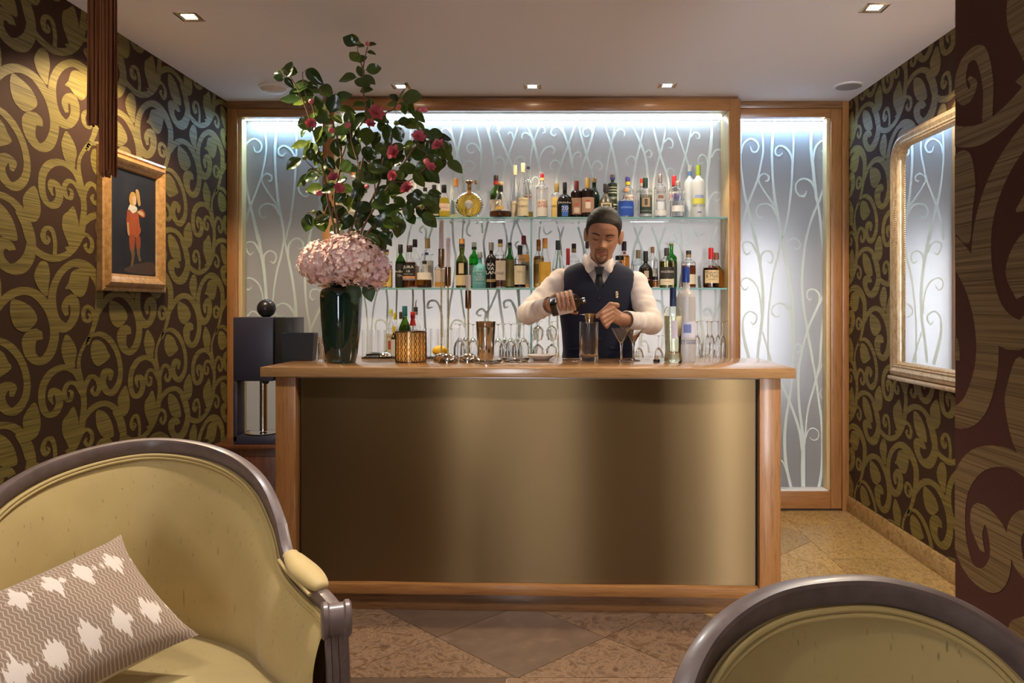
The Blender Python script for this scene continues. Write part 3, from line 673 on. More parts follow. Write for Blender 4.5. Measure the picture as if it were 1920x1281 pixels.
m = MB(); box(m, X(512.6), X(551)-.012, .02, .20, Z(715), Z(595.5), .003); obj('side_housing', m, mat('black_lacquer', (.018,.017,.016), .35), t)
m = MB(); box(m, X(429.5), X(436.5), .05, .20, Z(714), Z(596), .003); obj('side_panel', m, NAVYBOX, t)
m = MB(); box(m, X(437), X(444.5), .0, .10, .0165, Z(715.3), .003); obj('upright', m, NAVYBOX, t)
m = MB(); box(m, X(437), X(520), .0, .19, 0, .045, .004); obj('base', m, NAVYBOX, t)
m = MB(); lathe(m, [(.02,.0455),(.085,.047),(.09,.052),(.086,.053),(.02,.050)], 40, ((X(481)), .09, 0), cap0=True, cap1=True); obj('drip_plate', m, CHROME, t)
m = MB(); lathe(m, [(.019,.054),(.019,Z(715.3))], 24, (X(479), .11, 0)); obj('pole', m, CHROME, t)
m = MB(); lathe(m, [(.012,Z(722)),(.022,Z(716)),(.022,Z(715.3))], 20, (X(490), .06, 0), cap0=True); obj('nozzle', m, BLACK, t)
m = MB(); ball(m, (X(487.5), .09, Z(595)+.046), .0485, 32, 20); lathe(m, [(.02,Z(595)-.002),(.02,Z(595)+.01)], 20, (X(487.5), .09, 0)); obj('ball_knob', m, mat('satin_black_ball', (.016,.014,.016), .3), t)

# ------------------------------------------------------------------ painting on the left wall
Y0p, Y1p = XL*F_PX/(180-VX), XL*F_PX/(301-VX)
zt, zb = PZ(313, Y1p), PZ(549, Y1p)
pw, ph = Y1p-Y0p, zt-zb
t = thing('framed_painting', 'oil painting of a child in red, in a carved gilt wooden frame', 'painting', (XL+.002, (Y0p+Y1p)/2, zb))
GILT = ramp_mat('waxed_gilt_wood', [(.3, (.30,.15,.045)), (.6, (.50,.28,.10)), (.8, (.60,.37,.15))], (14,14,14), 3, 6, .35, coat=.2, metal=.15)
def frame_profile(w):   # (distance in from the outer edge, height off the wall)
    return [(0,0),(0,.026),(.012*w,.030),(.018*w,.024),(.026*w,.034),(.040*w,.044),(.056*w,.036),(.062*w,.028),(.074*w,.024),(.080*w,.014),(.080*w,.0)]
def rect_frame(hw, h, prof, corner_r=0):
    """mitred frame; local: y horizontal, z up, x off the wall; returns four MBs"""
    out = []
    C = [(-hw,0),(hw,0),(hw,h),(-hw,h)]; IN = [(1,1),(-1,1),(-1,-1),(1,-1)]
    for i in range(4):
        a, b = C[i], C[(i+1)%4]; ia, ib = IN[i], IN[(i+1)%4]; m = MB(); vs = []
        for d, e in prof: vs += [(e, a[0]+ia[0]*d, a[1]+ia[1]*d), (e, b[0]+ib[0]*d, b[1]+ib[1]*d)]
        m.add(vs, [(2*k, 2*k+1, 2*k+3, 2*k+2) for k in range(len(prof)-1)]); out.append(m)
    return out
for mm in rect_frame(pw/2, ph, frame_profile(1.0)): obj('frame_moulding', mm, GILT, t)
CANV = ramp_mat('dark_oil_ground', [(.3, (.012,.013,.018)), (.55, (.022,.022,.028)), (.8, (.045,.026,.018))], (1,1,1), 5, 6, .6, spec=.2)
iw, z0, z1 = pw/2-.080, .080, ph-.080
m = MB(); box(m, .008, .0135, -iw-.004, iw+.004, z0-.004, z1+.004); canvas = obj('canvas', m, CANV, t)
def paint(name, poly, col, off):
    """flat dab of paint; poly in fractions of the canvas (u across, v down)"""
    pts = [(.0136+off*.00035, -iw+u*2*iw, z1-v*(z1-z0)) for u, v in poly]
    c = [tuple(p) for p in catmull(pts, 3, True)]
    mm = MB().add(c, [tuple(range(len(c)))]); obj(name, mesh_of(mm, name, 0), mat('oil_paint_'+name, col, .4, vary=.35, bscale=60), canvas)
paint('painted_ground_glow', [(.35,.93),(.62,.88),(.95,.86),(.97,.97),(.6,.985),(.3,.97)], (.055,.028,.020), 0)
paint('painted_leg', [(.40,.62),(.52,.62),(.51,.74),(.50,.80),(.50,.86),(.46,.90),(.43,.885),(.45,.82),(.41,.74)], (.27,.055,.015), 1)
paint('painted_leg', [(.54,.61),(.64,.62),(.64,.72),(.62,.76),(.65,.84),(.60,.84),(.56,.76)], (.24,.05,.014), 1)
paint('painted_boot', [(.43,.76),(.51,.76),(.50,.85),(.47,.91),(.42,.915),(.45,.84)], (.13,.075,.03), 2)
paint('painted_boot', [(.56,.74),(.63,.74),(.63,.80),(.66,.85),(.61,.86),(.57,.79)], (.13,.075,.03), 2)
paint('painted_tunic', [(.36,.38),(.46,.36),(.58,.37),(.62,.50),(.65,.56),(.56,.63),(.46,.61),(.38,.60),(.40,.50)], (.34,.070,.018), 3)
paint('painted_sleeve', [(.35,.38),(.40,.38),(.41,.48),(.37,.53),(.33,.50)], (.28,.055,.016), 4)
paint('painted_sleeve', [(.60,.36),(.68,.34),(.75,.38),(.72,.42),(.62,.41)], (.30,.06,.016), 4)
paint('painted_arm', [(.34,.51),(.38,.50),(.39,.58),(.40,.62),(.36,.61)], (.46,.26,.13), 5)
paint('painted_hand', [(.57,.37),(.63,.36),(.70,.37),(.71,.41),(.64,.40),(.58,.39)], (.52,.34,.18), 6)
paint('painted_collar', [(.36,.37),(.42,.31),(.50,.32),(.56,.34),(.55,.37),(.46,.40),(.40,.375)], (.62,.56,.46), 7)
paint('painted_hair', [(.39,.24),(.44,.195),(.52,.20),(.54,.25),(.52,.31),(.44,.325),(.39,.30)], (.46,.27,.07), 8)
paint('painted_face', [(.46,.235),(.52,.23),(.54,.27),(.525,.31),(.48,.315),(.455,.28)], (.60,.40,.25), 9)
paint('painted_animal', [(.52,.17),(.56,.155),(.60,.18),(.62,.24),(.63,.30),(.59,.315),(.56,.28),(.54,.22)], (.44,.26,.09), 10)

# ------------------------------------------------------------------ gilt mirror on the right wall
ym1, ym0 = XR*F_PX/(1681-VX), 3.02
zmb = PZ(702, ym1); zmt = PZ(278, XR*F_PX/(1700-VX))+.075
hw = (ym1-ym0)/2
t = thing('wall_mirror', 'tall gilt framed mirror with rounded top corners on brown wallpaper', 'mirror', (XR-.001, (ym0+ym1)/2, zmb))
def arch_outline(hw, h, d, r):
    rr = max(r-d, .004); pts = [(-hw+d, d)]
    pts = [(hw-d, d)]
    for a in np.linspace(0, math.pi/2, 9): pts.append((hw-d-rr+rr*math.cos(a), h-d-rr+rr*math.sin(a)))
    for a in np.linspace(math.pi/2, math.pi, 9): pts.append((-hw+d+rr+rr*math.cos(a), h-d-rr+rr*math.sin(a)))
    pts.append((-hw+d, d)); return pts
hm = zmt-zmb; prof = [(0,0),(0,.030),(.010,.040),(.026,.044),(.042,.036),(.050,.040),(.058,.030),(.066,.026),(.072,.014),(.074,.006)]
GILT_S = ramp_mat('worn_silver_gilt', [(.3, (.36,.24,.13)), (.55, (.55,.43,.28)), (.8, (.66,.58,.46))], (30,30,8), 3, 6, .3, metal=.45, coat=.2)
rows = [arch_outline(hw, hm, d, .15) for d, e in prof]; n = len(rows[0]); m = MB(); vs = []
for (d, e), row in zip(prof, rows): vs += [(-e, y, z) for y, z in row]
m.add(vs, [f for f in ring_faces(len(prof), n, 0, False)]); obj('frame_moulding', m, GILT_S, t)
m = MB(); vs = []
for d, e in prof: vs += [(-e, -hw+d, d), (-e, hw-d, d)]
m.add(vs, [(2*k, 2*k+1, 2*k+3, 2*k+2) for k in range(len(prof)-1)]); obj('bottom_moulding', m, GILT_S, t)
m = MB(); box(m, -.052, -.0005, -hw+.004, hw-.004, -.024, -.002, .006); obj('ledge', m, GILT_S, t)
# beaded edges
bead = MB(); path = [(y, z) for y, z in arch_outline(hw, hm, .060, .15)]; path = path+[path[0]]
m = MB(); L = 0
for i in range(len(path)-1):
    a, b = np.array(path[i]), np.array(path[i+1]); dl = np.linalg.norm(b-a); q = L
    while q < dl:
        c = a+(b-a)*q/dl; ball(m, (-.031, c[0], c[1]), .0042, 6, 4); q += .0115
    L = q-dl
obj('beading', m, GILT_S, t, kind='stuff')
ln = arch_outline(hw, hm, .070, .15); m = MB().add([(-.007, y, z) for y, z in ln], [tuple(range(len(ln)))])
obj('mirror_glass', mesh_of(m, 'mirror_glass', 0), mat('silvered_glass', (.92,.93,.93), .01, 1), t)
m = MB().add([(-.003, y, z) for y, z in ln], [tuple(range(len(ln)))]); obj('backing_board', mesh_of(m, 'backing_board', 0), PLINTH, t)

# ------------------------------------------------------------------ hanging tassels in front of the left wall
TAS = ramp_mat('rust_brown_cord', [(.3, (.09,.024,.007)), (.6, (.24,.075,.020)), (.8, (.34,.12,.035))], (90,90,2), 3, 4, .6)
def tassel(px0, px1, py_end, Y, label):
    x0, x1 = PX(px0, Y), PX(px1, Y); c = (x0+x1)/2; r = (x1-x0)/2; ze = PZ(py_end, Y)
    t = thing('hanging_tassel', label, 'tassel', (c, Y, ze), 0, 'rust tassels hanging from the ceiling')
    top = 2.30-ze; m = MB(); n = 46
    for i in range(n):
        a = i*2.39996; q = r*.94*math.sqrt((i+.5)/n); x, y = q*math.cos(a), q*math.sin(a)
        e = random.uniform(0, .012); pts = [(x*.82, y*.82, top), (x*.95, y*.95, top*.6), (x+random.uniform(-.001,.001), y+random.uniform(-.001,.001), top*.25), (x+random.uniform(-.002,.002), y+random.uniform(-.002,.002), e)]
        tube(m, pts, r*.115, 5)
    obj('fringe', m, TAS, t, kind='stuff')
    m = MB(); lathe(m, [(r*.5,top-.01),(r*1.02,top+.01),(r*1.05,top+.05),(r*.6,top+.07),(r*.8,top+.10),(r*.35,top+.14)], 20, cap1=True); obj('knot', m, TAS, t)
    m = MB(); tube(m, [(0,0,top+.13),(0,0,H-ze)], .006, 8); obj('cord', m, TAS, t)
tassel(165, 203, 238, 1.46, 'shorter rust tassel hanging behind the longer one, before patterned wallpaper')
tassel(188, 218, 333, 1.42, 'longer rust tassel hanging over the corner of the painting')
# ------------------------------------------------------------------ lettering
def text_mb(s, height, r=None, cz=0.0, width=None, y=-.0, mi=0):
    """letters as thin flat shapes, centred; wrapped round a cylinder of radius r facing the room"""
    cu = bpy.data.curves.new('t', 'FONT'); cu.body = s; cu.align_x = 'CENTER'; cu.align_y = 'CENTER'; cu.size = 1; cu.resolution_u = 2; cu.space_line = .85
    o = bpy.data.objects.new('t', cu); me = bpy.data.meshes.new_from_object(o)
    v = np.array([x.co for x in me.vertices]) if len(me.vertices) else np.zeros((1,3)); f = [tuple(p.vertices) for p in me.polygons]
    bpy.data.objects.remove(o); bpy.data.curves.remove(cu); bpy.data.meshes.remove(me)
    v[:,0] -= (v[:,0].max()+v[:,0].min())/2; v[:,1] -= (v[:,1].max()+v[:,1].min())/2
    k = height/max(v[:,1].max()-v[:,1].min(), 1e-6); kx = k
    if width: kx = min(k*1.4, width/max(v[:,0].max()-v[:,0].min(), 1e-6))
    m = MB()
    if r: vs = [(r*math.sin(x*kx/r), -r*math.cos(x*kx/r), cz+z*k) for x, z, _ in v]
    else: vs = [(x*kx, y, cz+z*k) for x, z, _ in v]
    return m.add(vs, f, mi)
def wrap_label(m, r, z0, z1, half_angle, n=2.0, seg=16, mi=0):
    vs = []
    for i in range(seg+1):
        a = -half_angle+2*half_angle*i/seg; s, c = math.sin(a), math.cos(a); k = (abs(s)**n+abs(c)**n)**(-1/n)
        vs += [(r*k*s, -r*k*c, z0), (r*k*s, -r*k*c, z1)]
    return m.add(vs, [(2*i, 2*i+2, 2*i+3, 2*i+1) for i in range(seg)], mi)

# ------------------------------------------------------------------ bottles
SHAPES = {   # (radius as a share of the widest, height share)
 'std':   [(.86,0),(.98,.012),(1,.03),(1,.56),(.97,.60),(.80,.665),(.52,.715),(.36,.755),(.33,.80),(.32,1)],
 'high':  [(.86,0),(.98,.012),(1,.03),(1,.62),(.96,.67),(.78,.72),(.46,.755),(.34,.79),(.32,.83),(.32,1)],
 'wine':  [(.88,0),(.99,.012),(1,.03),(1,.52),(.94,.585),(.76,.65),(.52,.71),(.39,.76),(.36,.82),(.36,1)],
 'slim':  [(.86,0),(.98,.01),(1,.025),(1,.42),(.95,.48),(.80,.56),(.62,.64),(.48,.72),(.42,.80),(.40,1)],
 'cone':  [(.90,0),(1,.012),(1,.04),(.99,.36),(.92,.46),(.74,.60),(.54,.72),(.40,.82),(.36,.90),(.36,1)],
 'squat': [(.80,0),(.97,.02),(1,.05),(1,.38),(.97,.47),(.84,.555),(.58,.615),(.34,.66),(.26,.71),(.25,1)],
 'onion': [(.75,0),(.96,.025),(1,.09),(.99,.30),(.90,.43),(.68,.54),(.42,.62),(.29,.69),(.25,.76),(.25,1)],
 'bell':  [(.70,0),(.94,.02),(1,.08),(.98,.16),(.84,.28),(.66,.42),(.48,.54),(.32,.66),(.22,.74),(.20,1)],
 'lantern': [(.80,0),(.93,.012),(.97,.03),(1,.50),(1,.52),(.92,.56),(.72,.61),(.50,.645),(.36,.70),(.33,.78),(.33,1)],
 'cyl':   [(.92,0),(1,.012),(1,.03),(1,.74),(.97,.775),(.70,.81),(.42,.83),(.36,.86),(.36,1)],
 'gala':  [(1.0,0),(1.02,.02),(.98,.06),(.86,.14),(.90,.30),(1,.62),(1,.66),(.92,.705),(.66,.75),(.42,.785),(.34,.82),(.33,1)],
 'bulge': [(.84,0),(.98,.012),(1,.03),(1,.50),(.93,.56),(.70,.62),(.46,.665),(.38,.70),(.43,.76),(.45,.82),(.37,.88),(.36,1)],
}
def glass_mat(col, rough=0.0):
    key = 'bottle_glass_%02d%02d%02d_%d' % (*[int(c*99) for c in col], int(rough*100))
    return bpy.data.materials.get(key) or mat(key, col, rough, trans=1, ior=1.46)
def liquid_mat(col):
    key = 'spirit_%02d%02d%02d' % tuple(int(c*99) for c in col)
    return bpy.data.materials.get(key) or mat(key, col, 0, trans=1, ior=1.34)
def plain(col, rough=.45, metal=0.0):
    key = 'coat_%02d%02d%02d_%d_%d' % (*[int(c*99) for c in col], int(rough*100), int(metal*10))
    return bpy.data.materials.get(key) or mat(key, col, rough, metal)
def prof_at(pr, z):
    for (r0, z0), (r1, z1) in zip(pr, pr[1:]):
        if z0 <= z <= z1: return r0+(r1-r0)*(z-z0)/max(z1-z0, 1e-6)
    return pr[-1][0]
def bottle(loc, Hh, Rr, shape, label, glass=(1,1,1), liquid=None, level=.55, cap=((.02,.02,.02),.14), marks=(), texts=(), n=2.0, opaque=None, frost=0, cat='bottle', group=None, name='bottle', cap_metal=0, ribbon=None, seg=24):
    """marks: (colour, z0, z1, half angle) paper labels; texts: (string, height, z, colour, width share)"""
    t = thing(name, label, cat, loc, 0, group)
    pr = [(a*Rr, b*Hh) for a, b in SHAPES[shape]]
    pr = [pr[0]]+[tuple(p) for p in catmull(pr[1:], 3)]
    cz = Hh*(1-cap[1]); th = .0028
    out = [p for p in pr if p[1] < cz-.001]+[(prof_at(pr, cz-.001), cz-.001)]
    if opaque is not None:
        m = MB(); lathe(m, out, seg, n=n, cap0=True, cap1=True); body = obj('body', m, opaque, t)
    else:
        inn = [(max(r-th, .002), max(z, .006)) for r, z in out]
        m = MB(); lathe(m, [(.0005,0)]+out+list(reversed(inn))+[(.0005,.006)], seg, n=n, loop=False); body = obj('glass_body', m, glass_mat(glass, frost), t)
        if liquid:
            lz = Hh*level; lp = [(max(r-th+.0004, .002), max(z, .0062)) for r, z in out if z < lz]; lp.append((max(prof_at(pr, lz)-th+.0004, .002), lz))
            m = MB(); lathe(m, [(.0005,.0062)]+lp+[(.0005,lz)], seg, n=n); obj('liquid', m, liquid_mat(liquid), t)
    cc, cl = cap[0], cap[1]; nr = prof_at(pr, cz)
    cr = max(nr*1.08, .0095) if len(cap) < 3 else cap[2]*Rr
    m = MB(); lathe(m, [(cr*.98,cz),(cr,cz+.002),(cr,Hh-.003),(cr*.9,Hh)], 18, cap0=True, cap1=True); c = obj('cap', m, plain(cc, .35, cap_metal), t)
    if len(cap) > 3:
        m = MB(); lathe(m, [(cr*1.02,cz+.001),(cr*1.02,cz+(Hh-cz)*.42)], 18); obj('neck_band', m, plain(cap[3], .4), c)
    for mk in marks:
        col, a, b, ha = mk[:4]
        rr = max(prof_at(pr, Hh*a), prof_at(pr, Hh*b), prof_at(pr, Hh*(a+b)/2))+.0006
        m = MB(); wrap_label(m, rr, Hh*a, Hh*b, ha, n); obj('paper_label', m, plain(col, .6), t)
    for k, tx in enumerate(texts):
        s, h, z, col, wd = tx
        rr = prof_at(pr, Hh*z)+.0014; wdt = 2*rr*wd
        m = text_mb(s, h*Hh, None if n > 3 else rr, Hh*z, wdt, -rr*(.92 if n > 3 else 1)) if n <= 3 else text_mb(s, h*Hh, None, Hh*z, wdt, -rr)
        obj('lettering', mesh_of(m, 'lettering', 0), plain(col, .5), t)
    if ribbon:
        m = MB(); rr = prof_at(pr, Hh*ribbon[1])+.0012; lathe(m, [(rr, Hh*ribbon[1]), (prof_at(pr, Hh*ribbon[2])+.0012, Hh*ribbon[2])], seg, n=n); obj('band', m, plain(ribbon[0], .4), t)
    return t
YF, YK = SH_Y0+.052, SH_Y0+.138      # front and back row on a shelf
def on_shelf(px, top, w, row, base, **kw):
    Y = YF if row == 'f' else YK; z = SH_U if base == 'u' else SH_L
    Hh = PZ(top, Y)-z-.0005; Rr = w/2*Y/F_PX
    return bottle((PX(px, Y), Y, z+.0004), Hh, Rr, **kw)
GU, GL = 'bottles on the upper shelf', 'bottles on the lower shelf'
BLK, RED_, GLD, SIL, CRM, WHT = (.012,.012,.013), (.33,.02,.025), (.42,.27,.09), (.50,.48,.47), (.66,.56,.38), (.72,.70,.66)
AMB, DKA, GOL, PAL = (.80,.33,.05), (.40,.10,.02), (.90,.60,.10), (.93,.84,.52)
DGR = (.10,.22,.05)
U = lambda px, top, w, row, label, shape, **k: on_shelf(px, top, w, row, 'u', label=label, shape=shape, group=GU, **k)
Lw = lambda px, top, w, row, label, shape, **k: on_shelf(px, top, w, row, 'l', label=label, shape=shape, group=GL, **k)
# upper shelf, left to right
U(661, 322, 21, 'f', 'clear bottle with amber cork, half hidden by camellia leaves near the oak stile', 'std', liquid=PAL, level=.4, cap=((.62,.20,.04),.13,.42,(.8,.78,.75)), marks=((WHT,.12,.45,1.1),))
U(797, 352, 22, 'f', 'pink liqueur bottle half hidden by camellia leaves on the upper shelf', 'std', liquid=(.75,.25,.35), level=.5, cap=(BLK,.12), marks=((WHT,.12,.45,1.1),))
U(814, 347, 23, 'f', 'dark green herbal liqueur bottle with an orange spot on its label', 'high', opaque=plain((.012,.028,.014), .12), n=4.5, cap=(BLK,.20), marks=(((.02,.035,.02),.10,.60,.8),((.60,.16,.03),.28,.36,.5),((.55,.48,.33),.05,.12,.78)))
U(832.5, 347, 23, 'f', 'small bottle of yellow liqueur with black cap and pink label', 'cone', liquid=(.88,.62,.05), level=.60, cap=(BLK,.24,.42), marks=(((.74,.55,.47),.20,.42,1.25),), texts=(('LIMONCELLO',.045,.30,(.25,.12,.10),.9),))
U(855, 335, 21, 'k', 'clear bottle with amber cork and white cap behind the round decanter', 'cone', liquid=(.85,.82,.45), level=.25, cap=((.50,.20,.04),.19,.42,(.55,.22,.05)), marks=(((.60,.74,.78),.12,.46,1.2),))
# round fluted cognac decanter
Hd = PZ(338.5, YF)-SH_U; Rd = 26*YF/F_PX
t = thing('decanter', 'round fluted cognac decanter glowing gold, with a ruffled gold stopper', 'decanter', (PX(880, YF), YF, SH_U+.0004), 0, GU)
m = MB(); n = 64; zc = Rd*.93; ringo = []
for d, q in ((-.030,.30),(-.030,.62),(-.026,.80),(-.012,.97),(0,1.0),(.012,.97),(.026,.80),(.030,.62),(.030,.30)):
    ring = []
    for j in range(n):
        a = 2*math.pi*j/n; fl = 1+.035*math.cos(j*math.pi)*(1 if q > .7 else .3)
        ring.append((Rd*q*fl*math.cos(a), d, max(zc+Rd*q*fl*math.sin(a), .0002)))
    ringo += ring
m.add(ringo, ring_faces(9, n)+[tuple(range(n)), tuple(reversed(range(8*n, 9*n)))]); obj('glass_body', m, glass_mat((.96,.62,.10)), t)
m = MB(); lathe(m, [(.016,zc+Rd*.86),(.0125,zc+Rd*1.05),(.012,Hd*.76)], 20); obj('neck', m, glass_mat((1,1,1)), t)
m = MB(); lathe(m, [(.0125,zc+Rd*1.0),(.0125,Hd*.78),(.014,Hd*.80),(.012,Hd*.84),(.013,Hd*.90)], 24, cap0=True); obj('collar', m, BRASS, t)
m = MB(); vs = []
for q, z in ((.010,Hd*.90),(.020,Hd*.955),(.021,Hd*.975),(.012,Hd*1.0)):
    vs += [(q*(1+.14*math.cos(j*math.pi))*math.cos(2*math.pi*j/24), q*(1+.14*math.cos(j*math.pi))*math.sin(2*math.pi*j/24), z) for j in range(24)]
m.add(vs, ring_faces(4, 24)+[tuple(range(72, 96))]); obj('stopper', m, BRASS, t)
m = MB(); lathe(m, [(.0005,.0),(.026,.0),(.026,.003),(.022,.0045),(.0005,.0045)], 32); m.tf(Matrix.Translation((.0,-.0305,zc)) @ Matrix.Rotation(R(90), 4, 'X')); obj('medallion', m, plain((.60,.60,.58), .3, .6), t)
m = MB(); box(m, -.009, .009, -.029, -.0265, zc+Rd*.66, zc+Rd*1.0, .001); obj('neck_tag', m, plain((.34,.17,.04), .4, .5), t)
U(892, 338, 17, 'k', 'small clear bottle with natural cork peeping over the round decanter', 'std', cap=((.45,.26,.12),.10,.36))
U(930, 329, 23, 'k', 'green brandy bottle with a black and red capsule behind the bell decanter', 'wine', glass=(.28,.42,.06), liquid=(.30,.34,.04), level=.55, cap=((.04,.02,.02),.22,.40,(.42,.03,.03)), marks=((CRM,.08,.44,1.2),))
U(938.6, 342, 42, 'f', 'bell shaped cognac decanter with a black neck band and dark spirit', 'bell', liquid=(.34,.10,.035), level=.17, cap=((.44,.30,.12),.08,.26,(.40,.26,.1)), ribbon=(BLK,.74,.90), marks=(((.62,.42,.12),.21,.29,.40),), texts=(('COGNAC',.035,.25,(.15,.06,.02),.34),))
U(966, 310, 17, 'k', 'slim clear eau de vie bottle with cream capsule, second tallest', 'slim', cap=((.78,.68,.42),.18,.42), marks=((CRM,.03,.33,1.25),), texts=(('MIRABELLE',.03,.27,(.3,.2,.1),1.0),))
U(980.5, 306, 22, 'f', 'tallest slim eau de vie bottle with cream capsule and large cream label', 'slim', cap=((.78,.66,.40),.17,.36), marks=(((.74,.65,.44),.03,.36,1.3),), texts=(('Le Nesme',.04,.32,(.25,.2,.12),.9),('Mirabelle',.05,.21,(.25,.2,.12),1.1)))
U(990.5, 312, 19, 'k', 'clear bottle with brown round print and dark cap behind cream labels', 'high', liquid=(.55,.38,.06), level=.14, cap=((.03,.025,.03),.05,.34), marks=(((.13,.06,.045),.36,.47,.7),), texts=(('JACK',.05,.44,(.75,.7,.65),.7),('BLANC',.04,.38,(.75,.7,.65),.9)))
U(1016.5, 326, 22, 'f', 'clear rum bottle with red cap and white label with red lettering', 'high', cap=((.42,.02,.035),.16,.34,(.75,.60,.28)), marks=(((.78,.74,.66),.03,.40,1.15),((.42,.09,.03),.055,.085,1.16)), texts=(('SAINT',.075,.33,(.50,.06,.02),.95),('JAMES',.075,.245,(.50,.06,.02),1.05),('RHUM BLANC',.03,.60,(.6,.28,.1),.7)))
U(1044, 344, 21, 'k', 'clear rum bottle with gold cap and yellow label beside the black bottle', 'high', liquid=(.55,.26,.05), level=.28, cap=((.30,.20,.06),.23,.42), marks=(((.70,.50,.16),.04,.60,1.1),), texts=(('AMERICANO',.06,.35,(.08,.05,.02),1.1),))
U(1059, 342, 30, 'f', 'squat black rum bottle with a blue label that reads twenty', 'squat', opaque=plain((.010,.008,.008), .08), cap=((.02,.02,.025),.22), marks=(((.05,.15,.52),.02,.34,.40),), texts=(('Dictador',.06,.41,(.72,.70,.66),.9),('20',.11,.25,(.72,.74,.80),.42),('ICON RESERVE',.02,.16,(.7,.7,.7),.42)))
U(1081, 339, 22, 'f', 'dark rum bottle with burgundy capsule and brown pictorial label', 'high', opaque=plain((.014,.008,.008), .1), cap=((.13,.018,.022),.26,.40), marks=(((.28,.17,.12),.08,.52,1.2),((.40,.08,.05),.30,.38,.28),((.55,.45,.36),.12,.26,.5)))
U(1102, 334, 25, 'f', 'black rum bottle with gold capsule and skull picture label', 'high', opaque=plain((.012,.009,.008), .1), cap=((.40,.25,.05),.25,.36), marks=(((.32,.20,.14),.12,.50,1.15),((.60,.52,.44),.22,.38,.38),((.35,.06,.05),.38,.43,.32)))
U(1114, 333, 21, 'k', 'dark green bottle with natural cork behind the gold capped one', 'wine', opaque=plain((.012,.035,.02), .1), cap=((.52,.34,.16),.12,.46))
U(1136, 345, 30, 'f', 'round shouldered matt olive rum bottle directly above the barman\'s hair', 'onion', opaque=plain((.034,.030,.018), .35), cap=((.03,.026,.022),.24,.34), marks=(((.50,.45,.28),.06,.42,.72),((.06,.055,.04),.10,.37,.45),((.52,.48,.34),.13,.33,.25)), texts=(('DIPLOMATICO',.035,.395,(.1,.09,.06),.8),))
U(1148.5, 328, 17, 'k', 'tall cylindrical black bottle with white zigzag bands', 'cyl', opaque=plain((.030,.040,.022), .3), cap=((.25,.16,.08),.11,.55,(.05,.07,.35)), marks=tuple(((.62,.60,.52),.10+i*.07,.125+i*.07,1.3) for i in range(4))+tuple(((.50,.50,.38),.58+i*.06,.60+i*.06,1.3) for i in range(3)), texts=(("ROBBY'S",.06,.47,(.7,.68,.6),1.2),))
U(1177, 332, 23, 'k', 'clear gin bottle with blue and yellow cap behind the cobalt label', 'high', cap=((.06,.05,.22),.20,.40,(.72,.55,.04)), marks=((WHT,.45,.56,1.0),), texts=(('OPIHR',.06,.50,(.5,.05,.05),1.0),))
U(1173.8, 353, 28, 'f', 'stout gin bottle wrapped in a cobalt blue label, cork stopper', 'lantern', cap=((.52,.30,.16),.13,.38), marks=(((.020,.075,.40),.04,.545,1.45),((.10,.22,.62),.30,.36,.9),((.10,.22,.62),.12,.17,.7)))
U(1203, 335, 18, 'k', 'clear bottle with red cap behind the dark green labelled gin', 'high', cap=((.55,.05,.03),.20,.36,(.50,.48,.46)), marks=((WHT,.2,.5,1.0),))
U(1210, 334, 26, 'f', 'clear gin bottle with dark green cap and pictorial green label', 'high', cap=((.020,.045,.035),.25,.38), marks=(((.030,.050,.042),.09,.56,.98),((.48,.33,.20),.26,.49,.62),((.07,.06,.05),.30,.46,.22),((.40,.46,.43),.22,.235,.98)), texts=(('SIPSMITH',.05,.525,(.62,.58,.46),.85),('LONDON DRY GIN',.025,.16,(.6,.58,.5),.8)))
U(1237.5, 327, 23, 'f', 'clear vodka bottle with pewter cap and a small bison picture', 'high', cap=((.40,.36,.33),.19,.36), cap_metal=.7, marks=(((.74,.74,.72),.05,.17,1.25),((.70,.76,.80),.18,.36,.5),((.25,.12,.05),.43,.50,.42)), texts=(('ZUBROWKA',.07,.575,(.12,.11,.11),1.2),('BIALA',.045,.38,(.1,.1,.12),.8)))
U(1264, 330, 20, 'k', 'clear vodka bottle with tall red cap behind the blue lettered one', 'high', cap=((.50,.025,.03),.23,.42), marks=(((.74,.72,.70),.42,.62,.9),), texts=(('ERISTOFF',.10,.52,(.6,.03,.03),1.3),))
U(1271, 340, 25, 'f', 'short necked clear vodka bottle with bold blue lettering', 'cyl', cap=((.46,.42,.38),.12,.40), cap_metal=.6, marks=(((.78,.78,.76),.16,.32,1.2),), texts=(('ABSOLUT',.095,.60,(.03,.08,.42),1.25),('VODKA',.095,.49,(.03,.08,.42),1.0),('Country of Sweden',.05,.40,(.2,.22,.28),1.2)))
U(1293, 310, 20, 'k', 'frosted vodka bottle with white and blue cap next to pear vodka', 'high', opaque=frosted('frosted_bottle_glass', (.78,.82,.84), .5), cap=((.66,.65,.62),.20,.36,(.10,.24,.46)), marks=(((.55,.62,.66),.14,.34,.8),))
U(1309.5, 309.5, 24, 'f', 'tall frosted pear vodka bottle with lime green cap, far right', 'high', opaque=frosted('frosted_pear_glass', (.80,.83,.83), .5), cap=((.23,.33,.02),.20,.36,(.25,.35,.02)), marks=(((.62,.60,.10),.25,.36,1.3),((.30,.36,.62),.36,.42,.7),((.06,.10,.45),.085,.105,.3),((.55,.05,.05),.085,.105,.05)), texts=(('GREY GOOSE',.05,.225,(.10,.12,.16),1.25),))
